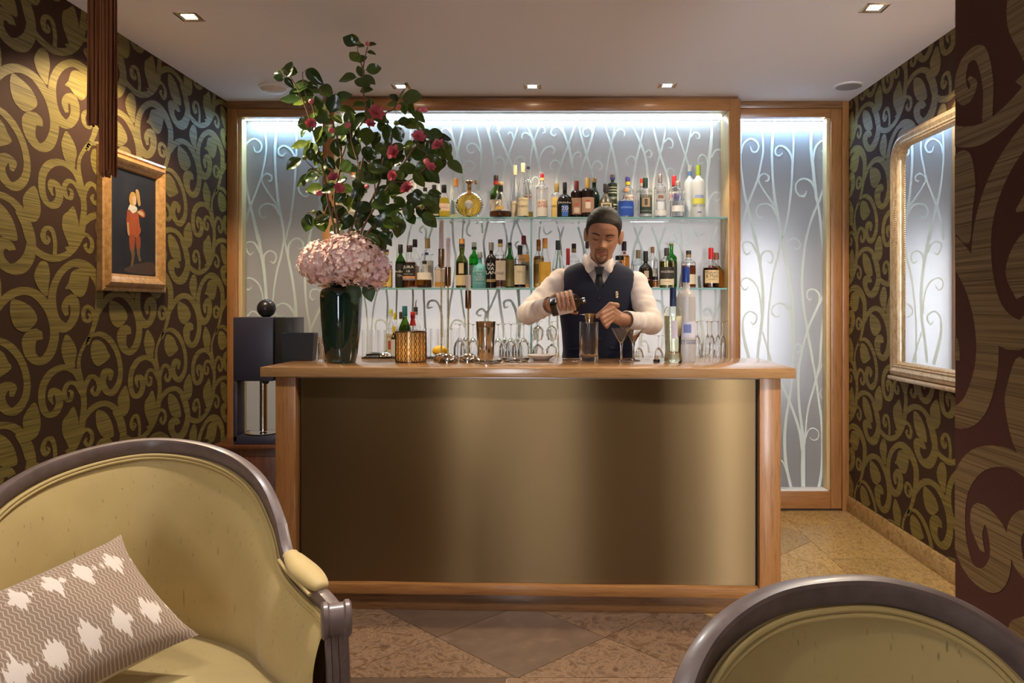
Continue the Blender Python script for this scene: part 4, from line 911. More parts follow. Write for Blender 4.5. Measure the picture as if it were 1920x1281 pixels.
# lower shelf
Lw(706, 470, 22, 'k', 'amber bottle half hidden behind the pink hydrangea', 'std', liquid=AMB, level=.5, cap=(BLK,.16), marks=((CRM,.1,.4,1.1),))
Lw(724, 468, 24, 'f', 'clear whisky bottle with yellow label beside the pink hydrangea', 'high', liquid=GOL, level=.5, cap=((.03,.03,.03),.13,.42,(.62,.48,.06)), marks=(((.66,.48,.10),.05,.46,1.1),), texts=(('OAK',.1,.30,(.1,.08,.03),.6),))
Lw(751, 458.5, 19, 'f', 'green single malt bottle with black cap and black label', 'std', glass=(.12,.30,.04), liquid=(.12,.20,.02), level=.60, cap=(BLK,.20,.46), marks=(((.014,.014,.013),.04,.55,1.35),), texts=(('Ardbeg',.07,.37,(.62,.60,.56),1.2),('TEN',.05,.28,(.5,.48,.4),.5)))
Lw(768, 460, 28, 'f', 'waisted dark whisky bottle with white block letters on black label', 'lantern', liquid=DKA, level=.60, cap=((.03,.02,.025),.16,.38), marks=(((.012,.012,.014),.28,.54,1.0),((.55,.28,.15),.21,.275,1.0),((.20,.24,.40),.18,.205,1.0)), texts=(('JURA',.075,.475,(.78,.77,.75),.95),('18',.05,.385,(.7,.66,.6),.3),('SINGLE MALT',.022,.32,(.6,.55,.5),.7)))
Lw(778, 449, 20, 'k', 'clear whisky bottle with tall black cap behind the waisted one', 'std', liquid=AMB, level=.3, cap=(BLK,.16,.44,(.02,.02,.02)), marks=((WHT,.1,.45,1.0),))
Lw(801.7, 447, 24, 'k', 'clear whisky bottle with gold cap and blue triangle on the shoulder', 'high', liquid=GOL, level=.3, cap=((.48,.34,.14),.20,.42), marks=(((.70,.69,.66),.06,.55,1.25),((.03,.06,.25),.66,.71,.3)))
Lw(796, 489, 28, 'f', 'stubby Japanese whisky bottle with white brush script label', 'onion', liquid=AMB, level=.30, cap=(BLK,.12,.30), marks=(((.74,.70,.64),.30,.56,1.2),((.55,.10,.06),.36,.42,.08)), texts=(('fuji',.15,.43,(.05,.05,.05),.5),))
Lw(825, 484, 20, 'f', 'amber bottle with reddish label hidden behind the tall brass candlesticks', 'high', liquid=AMB, level=.62, cap=(BLK,.14), marks=(((.48,.40,.36),.20,.60,1.1),((.50,.12,.06),.50,.58,1.1)))
Lw(866, 448, 23, 'f', 'olive green whisky bottle with bulged neck and cream arched label', 'bulge', glass=(.30,.36,.10), liquid=(.16,.07,.015), level=.52, cap=((.62,.30,.08),.18,.46,(.035,.05,.05)), marks=(((.62,.48,.26),.05,.26,1.25),((.58,.46,.26),.29,.50,.42)))
Lw(889, 454.5, 20, 'k', 'bright green whisky bottle with white cap behind the turquoise one', 'high', glass=(.10,.55,.10), liquid=(.10,.50,.06), level=.55, cap=((.70,.71,.68),.17,.46,(.03,.10,.04)), marks=(((.60,.66,.55),.05,.50,1.2),), texts=(('LOCH',.07,.35,(.08,.15,.08),.8),))
Lw(900, 472, 28, 'f', 'matt turquoise whisky bottle with silver cap and pale lettering', 'squat', opaque=plain((.10,.33,.35), .35), cap=((.42,.44,.46),.17,.34), cap_metal=.6, texts=(('BRUICHLADDICH',.035,.46,(.62,.72,.72),1.15),('THE\nCLASSIC\nLADDIE',.20,.30,(.60,.70,.70),.75),('SCOTTISH BARLEY',.03,.13,(.55,.66,.66),.8)))
Lw(921, 454.5, 22, 'f', 'black whisky bottle with silver cap and three lines of white letters', 'std', opaque=plain((.012,.009,.008), .08), cap=((.40,.38,.37),.18,.44), cap_metal=.7, marks=(((.35,.22,.10),.13,.19,1.2),), texts=(('KA\nVA\nLAN',.24,.42,(.75,.74,.72),.85),))
Lw(938, 449, 21, 'f', 'whisky bottle with black and gold cap and large pale grey label', 'high', liquid=(.14,.05,.02), level=.60, cap=((.03,.03,.025),.15,.42,(.50,.34,.10)), marks=(((.56,.50,.44),.16,.56,1.25),), texts=(('IL',.12,.45,(.60,.47,.22),.35),('WAZE',.05,.30,(.12,.10,.08),.7)))
Lw(955.5, 455, 19, 'k', 'green bottle with gold foil label between two pale labels', 'std', glass=(.10,.36,.08), liquid=(.14,.24,.03), level=.5, cap=((.02,.03,.02),.12,.40,(.35,.36,.34)), marks=(((.45,.36,.14),.04,.62,1.2),))
Lw(975, 460, 22, 'f', 'clear bottle with black wax cap and plain cream handwritten label', 'high', liquid=(.07,.03,.02), level=.55, cap=(BLK,.22,.42), marks=(((.64,.56,.40),.08,.52,1.2),), texts=(('Nikka',.05,.38,(.35,.25,.15),.5),))
Lw(982, 442, 21, 'k', 'amber whisky bottle with red cap and maroon roundel beside glass divider', 'high', liquid=AMB, level=.64, cap=((.30,.02,.025),.17,.42), marks=(((.62,.54,.40),.08,.50,1.2),((.25,.03,.03),.34,.44,1.1)))
Lw(1010, 449.5, 20, 'k', 'amber whisky bottle with copper cap just beside the glass divider', 'std', liquid=(.75,.36,.06), level=.66, cap=((.40,.16,.04),.23,.42,(.55,.33,.12)), cap_metal=.3, marks=(((.46,.25,.06),.10,.50,1.2),))
Lw(1021.7, 447, 24, 'f', 'light amber whisky bottle with orange cap and golden label', 'cone', liquid=(.90,.52,.08), level=.50, cap=((.46,.19,.05),.20,.40,(.52,.26,.05)), marks=(((.66,.38,.05),.14,.52,1.2),), texts=(('GLENMORANGIE',.05,.45,(.30,.14,.02),1.2),('10',.09,.30,(.5,.3,.05),.4)))
Lw(1046, 451, 22, 'f', 'clear conical bottle with dark teal cap beside the barman\'s shoulder', 'cone', glass=(.93,1,.98), cap=((.018,.032,.036),.20,.40), marks=(((.30,.33,.30),.12,.40,1.1),), texts=(('DISTILLERY',.05,.36,(.1,.1,.1),1.1),))
Lw(1065, 466, 18, 'f', 'small bottle with cherry red capsule above the barman\'s shoulder', 'std', liquid=AMB, level=.4, cap=((.32,.025,.03),.42,.40), marks=((CRM,.1,.4,1.1),))
Lw(1076, 457, 22, 'k', 'clear bottle with gold and black cap behind the red capsule', 'std', liquid=PAL, level=.35, cap=((.04,.03,.03),.20,.40,(.46,.34,.14)), marks=((WHT,.1,.4,1.1),))
Lw(1101, 452, 20, 'k', 'dark capped bottle almost wholly hidden behind the barman\'s ear', 'std', liquid=AMB, level=.4, cap=((.06,.03,.03),.16))
Lw(1170, 453, 21, 'k', 'amber whisky bottle with dark purple cap beside the barman\'s ear', 'high', liquid=(.78,.28,.03), level=.70, cap=((.045,.02,.035),.20,.44), marks=(((.55,.10,.02),.72,.78,.3),), texts=(('18',.10,.35,(.75,.65,.5),.5),))
Lw(1161.5, 479.5, 16, 'f', 'short amber jar with flat black lid behind the barman\'s shoulder', 'cyl', liquid=(.70,.26,.05), level=.70, cap=(BLK,.14,.98))
Lw(1196.7, 469, 24, 'k', 'clear bottle with pewter gold cap beside the black skull bottle', 'std', glass=(.95,1,1), cap=((.36,.28,.16),.22,.38), marks=((WHT,.1,.35,1.0),))
Lw(1210.5, 471, 27, 'f', 'round shouldered black whisky bottle with a small skull emblem', 'squat', opaque=plain((.012,.010,.007), .06), cap=(BLK,.27,.34), marks=(((.42,.34,.24),.27,.46,.32),((.40,.04,.03),.20,.24,.5)))
Lw(1223.5, 463, 20, 'k', 'clear bottle with natural cork and white label behind the skull bottle', 'high', cap=((.40,.18,.08),.15,.36), marks=(((.70,.66,.56),.10,.48,1.2),), texts=(('No 2',.07,.40,(.15,.1,.08),.8),))
Lw(1229, 518.5, 12, 'f', 'tiny amber miniature bottle with black cap on the lower shelf', 'cyl', liquid=(.60,.22,.03), level=.62, cap=(BLK,.3,.85))
Lw(1250, 465, 28, 'f', 'pale gold whisky bottle with a black arched label', 'high', liquid=(.90,.72,.25), level=.66, cap=((.05,.045,.045),.20,.34), marks=(((.030,.026,.022),.24,.52,1.15),((.66,.58,.42),.07,.22,1.15),((.50,.15,.08),.15,.165,.6)), texts=(('WOLFBURN',.055,.40,(.62,.56,.46),1.0),))
Lw(1259, 456, 21, 'k', 'green bottle with natural cork behind the pale gold whisky', 'high', glass=(.10,.50,.06), liquid=(.12,.45,.05), level=.6, cap=((.58,.40,.22),.06,.40,(.05,.25,.04)), marks=(((.03,.05,.03),.10,.55,1.2),))
Lw(1291, 470, 27, 'f', 'dark amber rum bottle with black cap, half behind frosted vodka', 'high', liquid=(.26,.07,.02), level=.60, cap=((.03,.028,.024),.18,.36,(.30,.22,.08)), marks=(((.62,.54,.40),.10,.36,1.15),))
Lw(1333, 465, 31, 'f', 'bourbon bottle with dripping red wax cap and cream label', 'squat', liquid=(.42,.12,.02), level=.50, cap=((.50,.012,.02),.28,.30), marks=(((.66,.50,.28),.12,.44,.98),), texts=(("Maker's",.085,.385,(.09,.07,.05),.85),('& Mark',.085,.295,(.09,.07,.05),.80),('WHISKY',.04,.21,(.12,.08,.05),.5)))
for i, (a, h) in enumerate(((-1.9,.10),(-.6,.06),(.8,.08),(2.2,.11))):   # wax drips
    t = [o for o in bpy.data.objects if o.get('label', '').startswith('bourbon bottle with')][0]
    m = MB(); tube(m, [(.0115*math.sin(a), -.0115*math.cos(a), .140*1.0), (.0118*math.sin(a), -.0118*math.cos(a), .140*(1-h*2.2))], [.003,.002], 8); obj('wax_drip', m, plain((.50,.012,.02), .3), t)
Lw(1343, 474, 30, 'k', 'round amber bottle with red cap behind the wax topped bourbon', 'onion', liquid=(.62,.20,.03), level=.62, cap=((.30,.10,.05),.2,.32))

# ------------------------------------------------------------------ bottles and tools at the left end of the bar
def counter_bottle(px, top, base_py, w, **k):
    b = on_counter(px, base_py); s = b.y/F_PX
    return bottle((b.x, b.y, HC+.0004), (base_py-top)*s, w/2*s, **k)
# bar mat at the back edge of the counter
b0 = on_counter(680, 671.5); b1 = on_counter(862, 671.5)
t = thing('bar_mat', 'long black rubber bar mat at the back edge of the counter', 'bar mat', ((b0.x+b1.x)/2, b0.y-.01, HC+.0003), -BR)
m = MB(); box(m, -.235, .235, -.035, .035, 0, .006, .002); obj('mat', m, BLACK, t)
m = MB()
for i in range(22):
    for j in range(3): lathe(m, [(.005,.0055),(.004,.009)], 8, (-.22+i*.021, -.022+j*.022, 0), cap1=True)
obj('nubs', m, BLACK, t, kind='stuff')
GB = 'bottles standing behind the lantern'
def back_bottle(px, top, w, Y, **k):
    return bottle((PX(px, Y), Y, BBZ+.0004), PZ(top, Y)-BBZ, w/2*Y/F_PX, group=GB, **k)
back_bottle(733, 580, 16, 4.62, shape='std', label='clear syrup bottle with lime green cap and red and cream label', liquid=(.9,.85,.5), level=.5, cap=((.48,.55,.08),.14,.46,(.72,.66,.40)), marks=(((.66,.58,.36),.10,.50,1.2),((.42,.05,.06),.18,.36,.5)), texts=(('MATADOR',.04,.44,(.45,.05,.05),1.0),))
back_bottle(741, 587, 15, 4.74, shape='std', label='bottle with bright yellow cap behind the lime green one', liquid=(.9,.8,.2), level=.5, cap=((.66,.52,.03),.15,.44), marks=(((.66,.58,.30),.1,.45,1.1),))
back_bottle(752, 585, 18, 4.76, shape='std', label='clear bottle with a dark olive cap behind the green wine bottle', liquid=PAL, level=.3, cap=((.06,.05,.035),.16,.40))
back_bottle(759, 574, 23, 4.58, shape='wine', label='green wine bottle with teal capsule behind the lantern', glass=(.24,.42,.06), liquid=(.30,.36,.04), level=.64, cap=((.03,.14,.17),.20,.42), marks=(((.66,.68,.62),.10,.42,1.1),))
back_bottle(774, 585, 19, 4.66, shape='std', label='clear bottle with red cap and red neck label behind the lantern', liquid=(.45,.03,.03), level=.35, cap=((.50,.02,.025),.14,.46,(.5,.02,.02)), ribbon=((.55,.03,.03),.70,.86), texts=(('BITTER',.05,.78,(.75,.72,.70),1.2),))
t = back_bottle(779.5, 576, 18, 4.78, shape='std', label='clear bottle with a slim steel pourer in its neck', cap=((.04,.04,.04),.16,.42,(.40,.30,.22)))
hb = PZ(576, 4.78)-BBZ
m = MB(); tube(m, [(0,0,hb-.002),(0,0,hb+.02),(.004,0,hb+.045)], [.006,.004,.003], 10); obj('pourer', m, STEEL, t)
back_bottle(738.5, 612, 11, 4.55, shape='std', label='small dark bitters bottle with yellow cap and white paper wrap', opaque=plain((.03,.015,.01), .2), cap=((.68,.48,.02),.20,.5), marks=(((.70,.68,.64),.05,.60,1.4),))

# ------------------------------------------------------------------ glassware
def glass_lathe(prof, seg=28, th=.0014):
    """open vessel: outer profile from foot to rim, then back down inside"""
    m = MB(); lathe(m, prof, seg); return m
def wine_glass(s=1.0):       # upright profile, total height 1 -> stem glass
    out = [(.001,0),(.36,.0),(.36,.012),(.10,.03),(.035,.06),(.03,.30),(.04,.40),(.16,.455),(.34,.55),(.42,.68),(.43,.82),(.41,1.0),(.40,1.0),(.418,.82),(.408,.68),(.33,.56),(.15,.475),(.001,.455)]
    return out
FLUTE = [(.001,0),(.26,0),(.26,.010),(.07,.025),(.026,.05),(.022,.32),(.05,.38),(.14,.48),(.185,.62),(.18,.80),(.155,1.0),(.147,1.0),(.172,.80),(.177,.62),(.132,.49),(.04,.40),(.001,.385)]
SNIFT = [(.001,0),(.42,0),(.42,.02),(.10,.05),(.06,.09),(.06,.20),(.14,.25),(.42,.36),(.56,.54),(.53,.74),(.40,1.0),(.385,1.0),(.515,.74),(.545,.54),(.40,.38),(.12,.27),(.001,.26)]
COUPE = [(.001,0),(.34,0),(.34,.012),(.09,.03),(.035,.06),(.03,.44),(.05,.50),(.24,.62),(.36,.80),(.40,1.0),(.39,1.0),(.345,.80),(.225,.635),(.04,.52),(.001,.51)]
TUMB = [(.001,0),(.40,0),(.42,.02),(.46,1.0),(.435,1.0),(.40,.10),(.001,.09)]
def vessel(prof, Hh, kr, seg, name, loc, label, cat, group, flip=False, fl=0, z0=None):
    m = MB(); pr = [(max(r*Hh*kr, .0003), z*Hh) for r, z in prof]
    if flip: pr = [(r, Hh-z) for r, z in pr]
    lathe(m, pr, seg)
    if fl:
        k = len(pr); m.v = [(x*(1+fl*math.cos(math.atan2(y, x)*12)*(1 if .15 < z/Hh < .85 else 0)), y*(1+fl*math.cos(math.atan2(y, x)*12)*(1 if .15 < z/Hh < .85 else 0)), z) for x, y, z in m.v]
    o = obj(name, mesh_of(m, name, 60), GLASS, None, loc); return tag(o, label, cat, group)
GW = 'upturned wine glasses on the back bar'
for i, (px, nm) in enumerate(((862,'first from the candlesticks'),(887,'half behind the shortest candlestick'),(934,'just past the cocktail shaker'),(958,'second past the cocktail shaker'),(982,'beside the glass divider'))):
    Y = 4.63; vessel(wine_glass(), PZ(607, Y)-BBZ, .46, 28, 'wine_glass', (PX(px, Y), Y, BBZ+.0003), 'upturned wine glass on the back bar, '+nm, 'wine glass', GW, True)
for i, (px, nm) in enumerate(((873,'between the candlesticks'),(910,'behind the cocktail shaker'),(946,'seen between two front wine glasses'),(970,'in the rear rank near the divider'))):
    Y = 4.76; vessel(wine_glass(), PZ(606, Y)-BBZ, .44, 24, 'wine_glass', (PX(px, Y), Y, BBZ+.0003), 'rear upturned wine glass on the back bar, '+nm, 'wine glass', GW, True)
for i, (px, nm) in enumerate(((1307,'next to the frosted vodka bottle'),(1326,'second from the frosted vodka bottle'),(1334,'third from the frosted vodka bottle'),(1346,'fourth from the frosted vodka bottle'),(1355,'nearest the oak stile'))):
    Y = 4.61+.07*(i % 2); vessel(FLUTE, PZ(602, Y)-BBZ, .52, 24, 'champagne_flute', (PX(px, Y), Y, BBZ+.0003), 'upturned champagne flute on the back bar, '+nm, 'flute', 'upturned flutes at the right end of the back bar', True)
for i, (px, nm) in enumerate(((1009,'left of the lower pair'),(1035,'right of the lower pair'))):
    Y = 4.64; Hs = PZ(637, Y)-BBZ; vessel(SNIFT, Hs, .62, 28, 'brandy_glass', (PX(px, Y), Y, BBZ+.0003), 'upturned brandy glass behind the white saucer, '+nm, 'brandy glass', 'stacked brandy glasses', True)
    vessel(SNIFT, Hs, .62, 28, 'brandy_glass', (PX(px, Y), Y, BBZ+Hs+.0009), 'upturned brandy glass stacked on top, '+nm.replace('lower', 'upper'), 'brandy glass', 'stacked brandy glasses', True)
for px, nm in ((1198,'behind the martini glasses'),(1234.5,'behind the loose bottle stopper')):
    Y = 4.63; vessel(COUPE, PZ(629, Y)-BBZ, .63, 28, 'coupe_glass', (PX(px, Y), Y, BBZ+.0003), 'upturned coupe glass on the back bar, '+nm, 'coupe glass', 'upturned coupe glasses', True)
for i, (px, top, nm) in enumerate(((686,619,'nearest the green vase'),(701,618,'second from the green vase'),(716,619,'third from the green vase'),(801,616,'just right of the lantern'),(814,617,'left of the lemon'),(828,617,'behind the lemon'),(852,615.5,'right of the lemon'))):
    Y = 4.60; vessel(TUMB, PZ(top, Y)-BBZ, .30, 36, 'tumbler', (PX(px, Y), Y, BBZ+.0003), 'clear ribbed tumbler on the back bar, '+nm, 'tumbler', 'ribbed tumblers on the back bar', False, .03)

# ------------------------------------------------------------------ things on the counter top
# lantern
b = on_counter(766, 680); s = b.y/F_PX; b.y += .058
rl, hl = 29*s*1.0, 58*s
t = thing('candle_lantern', 'round brass lantern with fish-scale cells and a lit candle', 'lantern', (b.x, b.y, HC+.0004))
m = MB(); lathe(m, [(rl,.0),(rl,.004),(rl*.98,.004),(rl*.98,0)], 36, loop=True); obj('base_ring', m, COPPER, t)
m = MB(); lathe(m, [(rl*1.01,hl-.004),(rl*1.01,hl),(rl*.95,hl),(rl*.95,hl-.004)], 36, loop=True); obj('top_ring', m, COPPER, t)
m = MB(); lathe(m, [(.001,.003),(rl*.97,.003)], 36); obj('floor_plate', m, COPPER, t)
def mercury():
    mm, nt, bs = new_mat('mercury_gold_glass'); L = nt.links.new
    tc = nt.nodes.new('ShaderNodeTexCoord'); nz = nt.nodes.new('ShaderNodeTexNoise'); nz.inputs['Scale'].default_value = 160; nz.inputs['Detail'].default_value = 3
    rp = nt.nodes.new('ShaderNodeValToRGB'); rp.color_ramp.elements[0].position = .35; rp.color_ramp.elements[0].color = (.22,.11,.035,1); rp.color_ramp.elements[1].position = .62; rp.color_ramp.elements[1].color = (.72,.50,.26,1)
    L(tc.outputs['Object'], nz.inputs['Vector']); L(nz.outputs['Fac'], rp.inputs[0]); L(rp.outputs[0], bs.inputs['Base Color'])
    bs.inputs['Metallic'].default_value = .55; bs.inputs['Roughness'].default_value = .22
    tr = nt.nodes.new('ShaderNodeBsdfTranslucent'); tr.inputs[0].default_value = (.9,.6,.25,1); mx = nt.nodes.new('ShaderNodeMixShader'); mx.inputs[0].default_value = .3
    L(bs.outputs[0], mx.inputs[1]); L(tr.outputs[0], mx.inputs[2]); L(mx.outputs[0], nt.nodes['Material Output'].inputs[0]); return mm
m = MB(); lathe(m, [(rl*.955,.004),(rl*.955,hl-.004)], 64); sh = obj('glass_shade', m, mercury(), t)
m = MB(); na, nz_ = 20, 5; dz = (hl-.008)/nz_
for sgn in (1, -1):
    for i in range(na):
        pts = []
        for k in range(nz_*8+1):
            z = .004+(hl-.008)*k/(nz_*8); ph = k/8*math.pi
            a = 2*math.pi*(i+.5)/na+sgn*(math.pi/na)*.5*(1-math.cos(ph))-sgn*math.pi/na*.5
            pts.append((rl*math.cos(a), rl*math.sin(a), z))
        tube(m, pts, .0015, 5, cap=False)
obj('scale_wires', m, COPPER, t, kind='stuff')
m = MB(); lathe(m, [(.022,.0035),(.022,.030),(.018,.032)], 24, cap1=True); cd = obj('candle', m, mat('candle_wax', (.80,.72,.55), .5), t)
m = MB(); lathe(m, [(.0008,.034),(.005,.042),(.0045,.050),(.0006,.062)], 12); obj('flame', m, mat('candle_flame', (1,.7,.2), .5, emit=(1,.55,.12), es=40), cd)
# candlesticks
def candlestick(px, base_py, dome_w, tube0, tube1, cand0, label, tilt=0):
    b = on_counter(px, base_py); s = b.y/F_PX; r = dome_w/2*s; b.y += r*.75; s = b.y/F_PX
    base_z = HC
    z = lambda py: PZ(py, b.y)-HC
    t = thing('candlestick', label, 'candlestick', (b.x, b.y, HC+.0004), 0, 'slim brass candlesticks on the counter')
    m = MB(); lathe(m, [(r,0),(r*1.0,.003)]+[(r*math.cos(a), .003+r*.86*math.sin(a)) for a in np.linspace(.05, math.pi/2*.95, 10)], 36, cap0=True, cap1=True); obj('dome_base', m, mat('polished_nickel_brass', (.62,.53,.43), .10, 1), t)
    m = MB(); lathe(m, [(.0040,r*.8),(.0040,z(tube1)+.002)], 16); obj('rod', m, BRASS, t)
    rt = 5.7*s; m = MB(); lathe(m, [(.004,z(tube1)),(rt*.8,z(tube1)+.003),(rt,z(tube1)+.008),(rt,z(tube0)),(rt*.92,z(tube0)),(rt*.92,z(tube0)-.03)], 24, cap1=True); obj('candle_cup', m, mat('antique_brass_tube', (.36,.25,.17), .2, 1), t)
    rc = 4.4*s; m = MB(); lathe(m, [(rc,z(tube0)-.02),(rc,z(cand0)-.003),(rc*.8,z(cand0)),(rc*.3,z(cand0)-.001)], 20, cap1=True); c = obj('candle', m, mat('pale_lilac_wax', (.72,.64,.68), .45), t)
    m = MB(); tube(m, [(0,0,z(cand0)-.002),(.0008,0,z(cand0)+.006)], .0007, 6); obj('wick', m, BLACK, c)
candlestick(826, 676.5, 30, 467, 503, 413, 'tallest brass candlestick with a long lilac candle')
candlestick(838, 681, 38, 501, 538, 447, 'front brass candlestick of middle height with silver dome base')
candlestick(876.5, 679.5, 36, 545, 580, 516, 'shortest brass candlestick with a stub of candle')
# lemon
b = on_counter(824, 671.8); t = thing('lemon', 'whole yellow lemon behind the candlestick bases', 'lemon', (b.x+.002, b.y, HC+.0093))
m = MB(); vs = []
for i in range(17):
    a = math.pi*i/16; x = -.034*math.cos(a)*(1+.10*abs(math.cos(a))**8); r = .0265*math.sin(a)**.85 if 0 < i < 16 else .0015
    vs += [(x, r*math.cos(2*math.pi*j/24), .0265+r*math.sin(2*math.pi*j/24)) for j in range(24)]
m.add(vs, ring_faces(17, 24)+[tuple(range(24)), tuple(range(16*24, 17*24))]); obj('rind', m, mat('lemon_rind', (.80,.48,.02), .4, bump=.25, bscale=350), t)
m = MB(); lathe(m, [(.002,0),(.003,.004)], 8, cap1=True); m.tf(Matrix.Translation((.034,0,.0265)) @ Matrix.Rotation(R(90), 4, 'Y')); obj('stem_end', m, mat('dry_stem', (.20,.16,.06), .8), t)
# shaker: two tins, one in the other
b = on_counter(911, 674); s = b.y/F_PX; hs = 71*s
t = thing('cocktail_shaker', 'two-piece polished steel cocktail shaker beside the shortest candlestick', 'shaker', (b.x, b.y, HC+.0004))
m = MB(); lathe(m, [(.001,0),(14*s,0),(14.3*s,.004),(18.6*s,.84*hs),(19*s,.845*hs),(18.4*s,.845*hs),(13.8*s,.02),(.001,.02)], 40); obj('outer_tin', m, STEEL, t)
m = MB(); lathe(m, [(.001,.30*hs),(15.0*s,.30*hs),(17.8*s,.80*hs),(18.8*s,.985*hs),(19.3*s,hs),(18.7*s,hs),(17.4*s,.80*hs),(14.6*s,.33*hs),(.001,.33*hs)], 40); obj('inner_tin', m, mat('dark_polished_steel', (.42,.39,.39), .08, 1), t)
# cut-glass dishes and saucer
def dish(px, py, w, label):
    b = on_counter(px, py); s = b.y/F_PX; r = w/2*s; b.y += r*.6
    m = MB(); pr = [(.001,0),(r*.8,0),(r*.86,.003),(r,.016),(r*.97,.018),(r*.80,.007),(.001,.005)]; lathe(m, pr, 48)
    m.v = [(x*(1+.018*math.cos(24*math.atan2(y, x))), y*(1+.018*math.cos(24*math.atan2(y, x))), z) for x, y, z in m.v]
    o = obj('crystal_dish', mesh_of(m, 'crystal_dish', 40), GLASS, None, (b.x, b.y, HC+.0004)); tag(o, label, 'dish', 'cut-glass dishes')
dish(914, 682.5, 56, 'shallow cut-glass dish in front of the cocktail shaker')
dish(966, 679, 56, 'shallow cut-glass dish between the shaker and the white saucer')
b = on_counter(1014.5, 676.5); s = b.y/F_PX; r = 27.5*s; b.y += .055
t = thing('saucer', 'white porcelain saucer on the counter near the pouring hand', 'saucer', (b.x, b.y, HC+.0004))
m = MB(); lathe(m, [(.001,.004),(r*.50,.003),(r*.52,0),(r*.56,0),(r*.60,.004),(r*.86,.016),(r,.0225),(r*.995,.0245),(r*.84,.019),(r*.58,.0085),(.001,.0075)], 48); obj('dish', mesh_of(m, 'dish', 60), mat('white_porcelain', (.80,.79,.80), .12, coat=.4), t)
# mixing glass
b = on_counter(1105, 678); s = b.y/F_PX; r = 18*s; b.y += r; hm_ = 74*s
t = thing('mixing_glass', 'tall clear crystal mixing glass standing before the barman', 'mixing glass', (b.x, b.y, HC+.0004))
m = MB(); lathe(m, [(.001,0),(r*.93,0),(r,.004),(r,hm_),(r*.90,hm_),(r*.84,.030),(r*.7,.022),(.001,.020)], 48)
m.v = [(x*(1+(.03*math.cos(10*math.atan2(y, x)) if abs(math.hypot(x, y)-r) < .002 and z < .9*hm_ else 0)), y*(1+(.03*math.cos(10*math.atan2(y, x)) if abs(math.hypot(x, y)-r) < .002 and z < .9*hm_ else 0)), z) for x, y, z in m.v]
obj('glass_wall', mesh_of(m, 'glass_wall', 50), GLASS, t)
MIXG = Vector((b.x, b.y, HC)); MIXH = hm_
# martini glasses
def martini(px, base_py, rim_py, w, label):
    b = on_counter(px, base_py); s = b.y/F_PX; hh = (base_py-rim_py)*s; r = w/2*s; b.y += .030
    pr = [(.001,0),(.033,0),(.033,.0015),(.010,.005),(.0048,.012),(.0045,hh*.42),(.007,hh*.50),(.008,hh*.56),(r,hh),(r-.0016,hh),(.0062,hh*.575),(.001,hh*.57)]
    m = MB(); lathe(m, pr, 36); o = obj('martini_glass', mesh_of(m, 'martini_glass', 50), GLASS, None, (b.x, b.y, HC+.0004)); tag(o, label, 'martini glass', 'martini glasses on the counter')
martini(1166, 680.5, 616, 40, 'front martini glass, empty, nearer the mixing glass')
martini(1189, 677, 616, 38, 'rear martini glass, half behind the front one')
# loose stopper
b = on_counter(1232, 679); t = thing('bottle_stopper', 'loose bottle stopper standing cork up on the counter', 'stopper', (b.x, b.y+.014, HC+.0004))
m = MB(); lathe(m, [(.014,0),(.0155,.002),(.0155,.009),(.014,.011)], 28, cap0=True, cap1=True); obj('cap', m, BLACK, t)
m = MB(); lathe(m, [(.0095,.0112),(.0092,.026),(.008,.028)], 24, cap1=True); obj('cork', m, mat('pale_cork', (.50,.34,.24), .8, bump=.3, bscale=300), t)
# two bottles at the right of the counter
counter_bottle(1262, 539, 680, 34, shape='gala', label='fluted pale green elderflower liqueur bottle with navy cap on the counter', glass=(.95,.985,.93), liquid=(.94,.94,.78), level=.62, cap=((.020,.035,.10),.255,.36,(.02,.04,.11)), cap_metal=.3, marks=(((.62,.58,.66),.32,.56,.35),), seg=36)
counter_bottle(1286, 500.5, 677, 36, shape='high', label='large frosted vodka bottle with cobalt blue cap on the counter', opaque=frosted('frosted_large_bottle', (.70,.69,.68), .5), cap=((.03,.07,.34),.165,.40), cap_metal=.2, marks=(((.60,.60,.70),.25,.42,1.2),((.16,.20,.48),.30,.39,.40)), texts=(('GREY GOOSE',.045,.205,(.07,.09,.24),1.2),), seg=36)
# napkin box and straw glass
b = on_counter(555, 677.5); s = b.y/F_PX
t = thing('napkin_box', 'black tapered napkin box on the counter beside the green vase', 'box', (b.x, b.y+.05, HC+.0004), R(6))
m = MB(); lathe(m, [(.060,0),(.072,.001),(.082,.128),(.077,.128),(.069,.01),(.001,.008)], 4, n=2, cap0=True); m.tf(Matrix.Rotation(0, 4, 'Z')); k = 1.0
m.v = [(x*1.30, y*.86, z) for x, y, z in m.v]; obj('box', mesh_of(m, 'box', 20), plain((.008,.008,.009), .5), t)
m = MB(); box(m, -.055, .055, -.035, .035, .010, .124, .003); obj('napkins', m, plain((.02,.018,.02), .9), t)
b = on_counter(602, 679); t = thing('straw_glass', 'small clear glass of wooden picks between box and green vase', 'glass', (b.x, b.y+.03, HC+.0004))
m = MB(); lathe(m, [(.001,0),(.020,0),(.021,.003),(.023,.085),(.0212,.085),(.019,.010),(.001,.010)], 28); obj('glass_wall', mesh_of(m, 'glass_wall', 50), GLASS, t)
for i in range(7):
    a = i*2.4; m = MB(); tube(m, [(.010*math.cos(a), .010*math.sin(a), .0105), (.017*math.cos(a+.3)-.006, .017*math.sin(a+.3), .105+.008*(i % 3))], .0018, 6); obj('wooden_pick', m, plain((.46,.28,.12), .7), t)
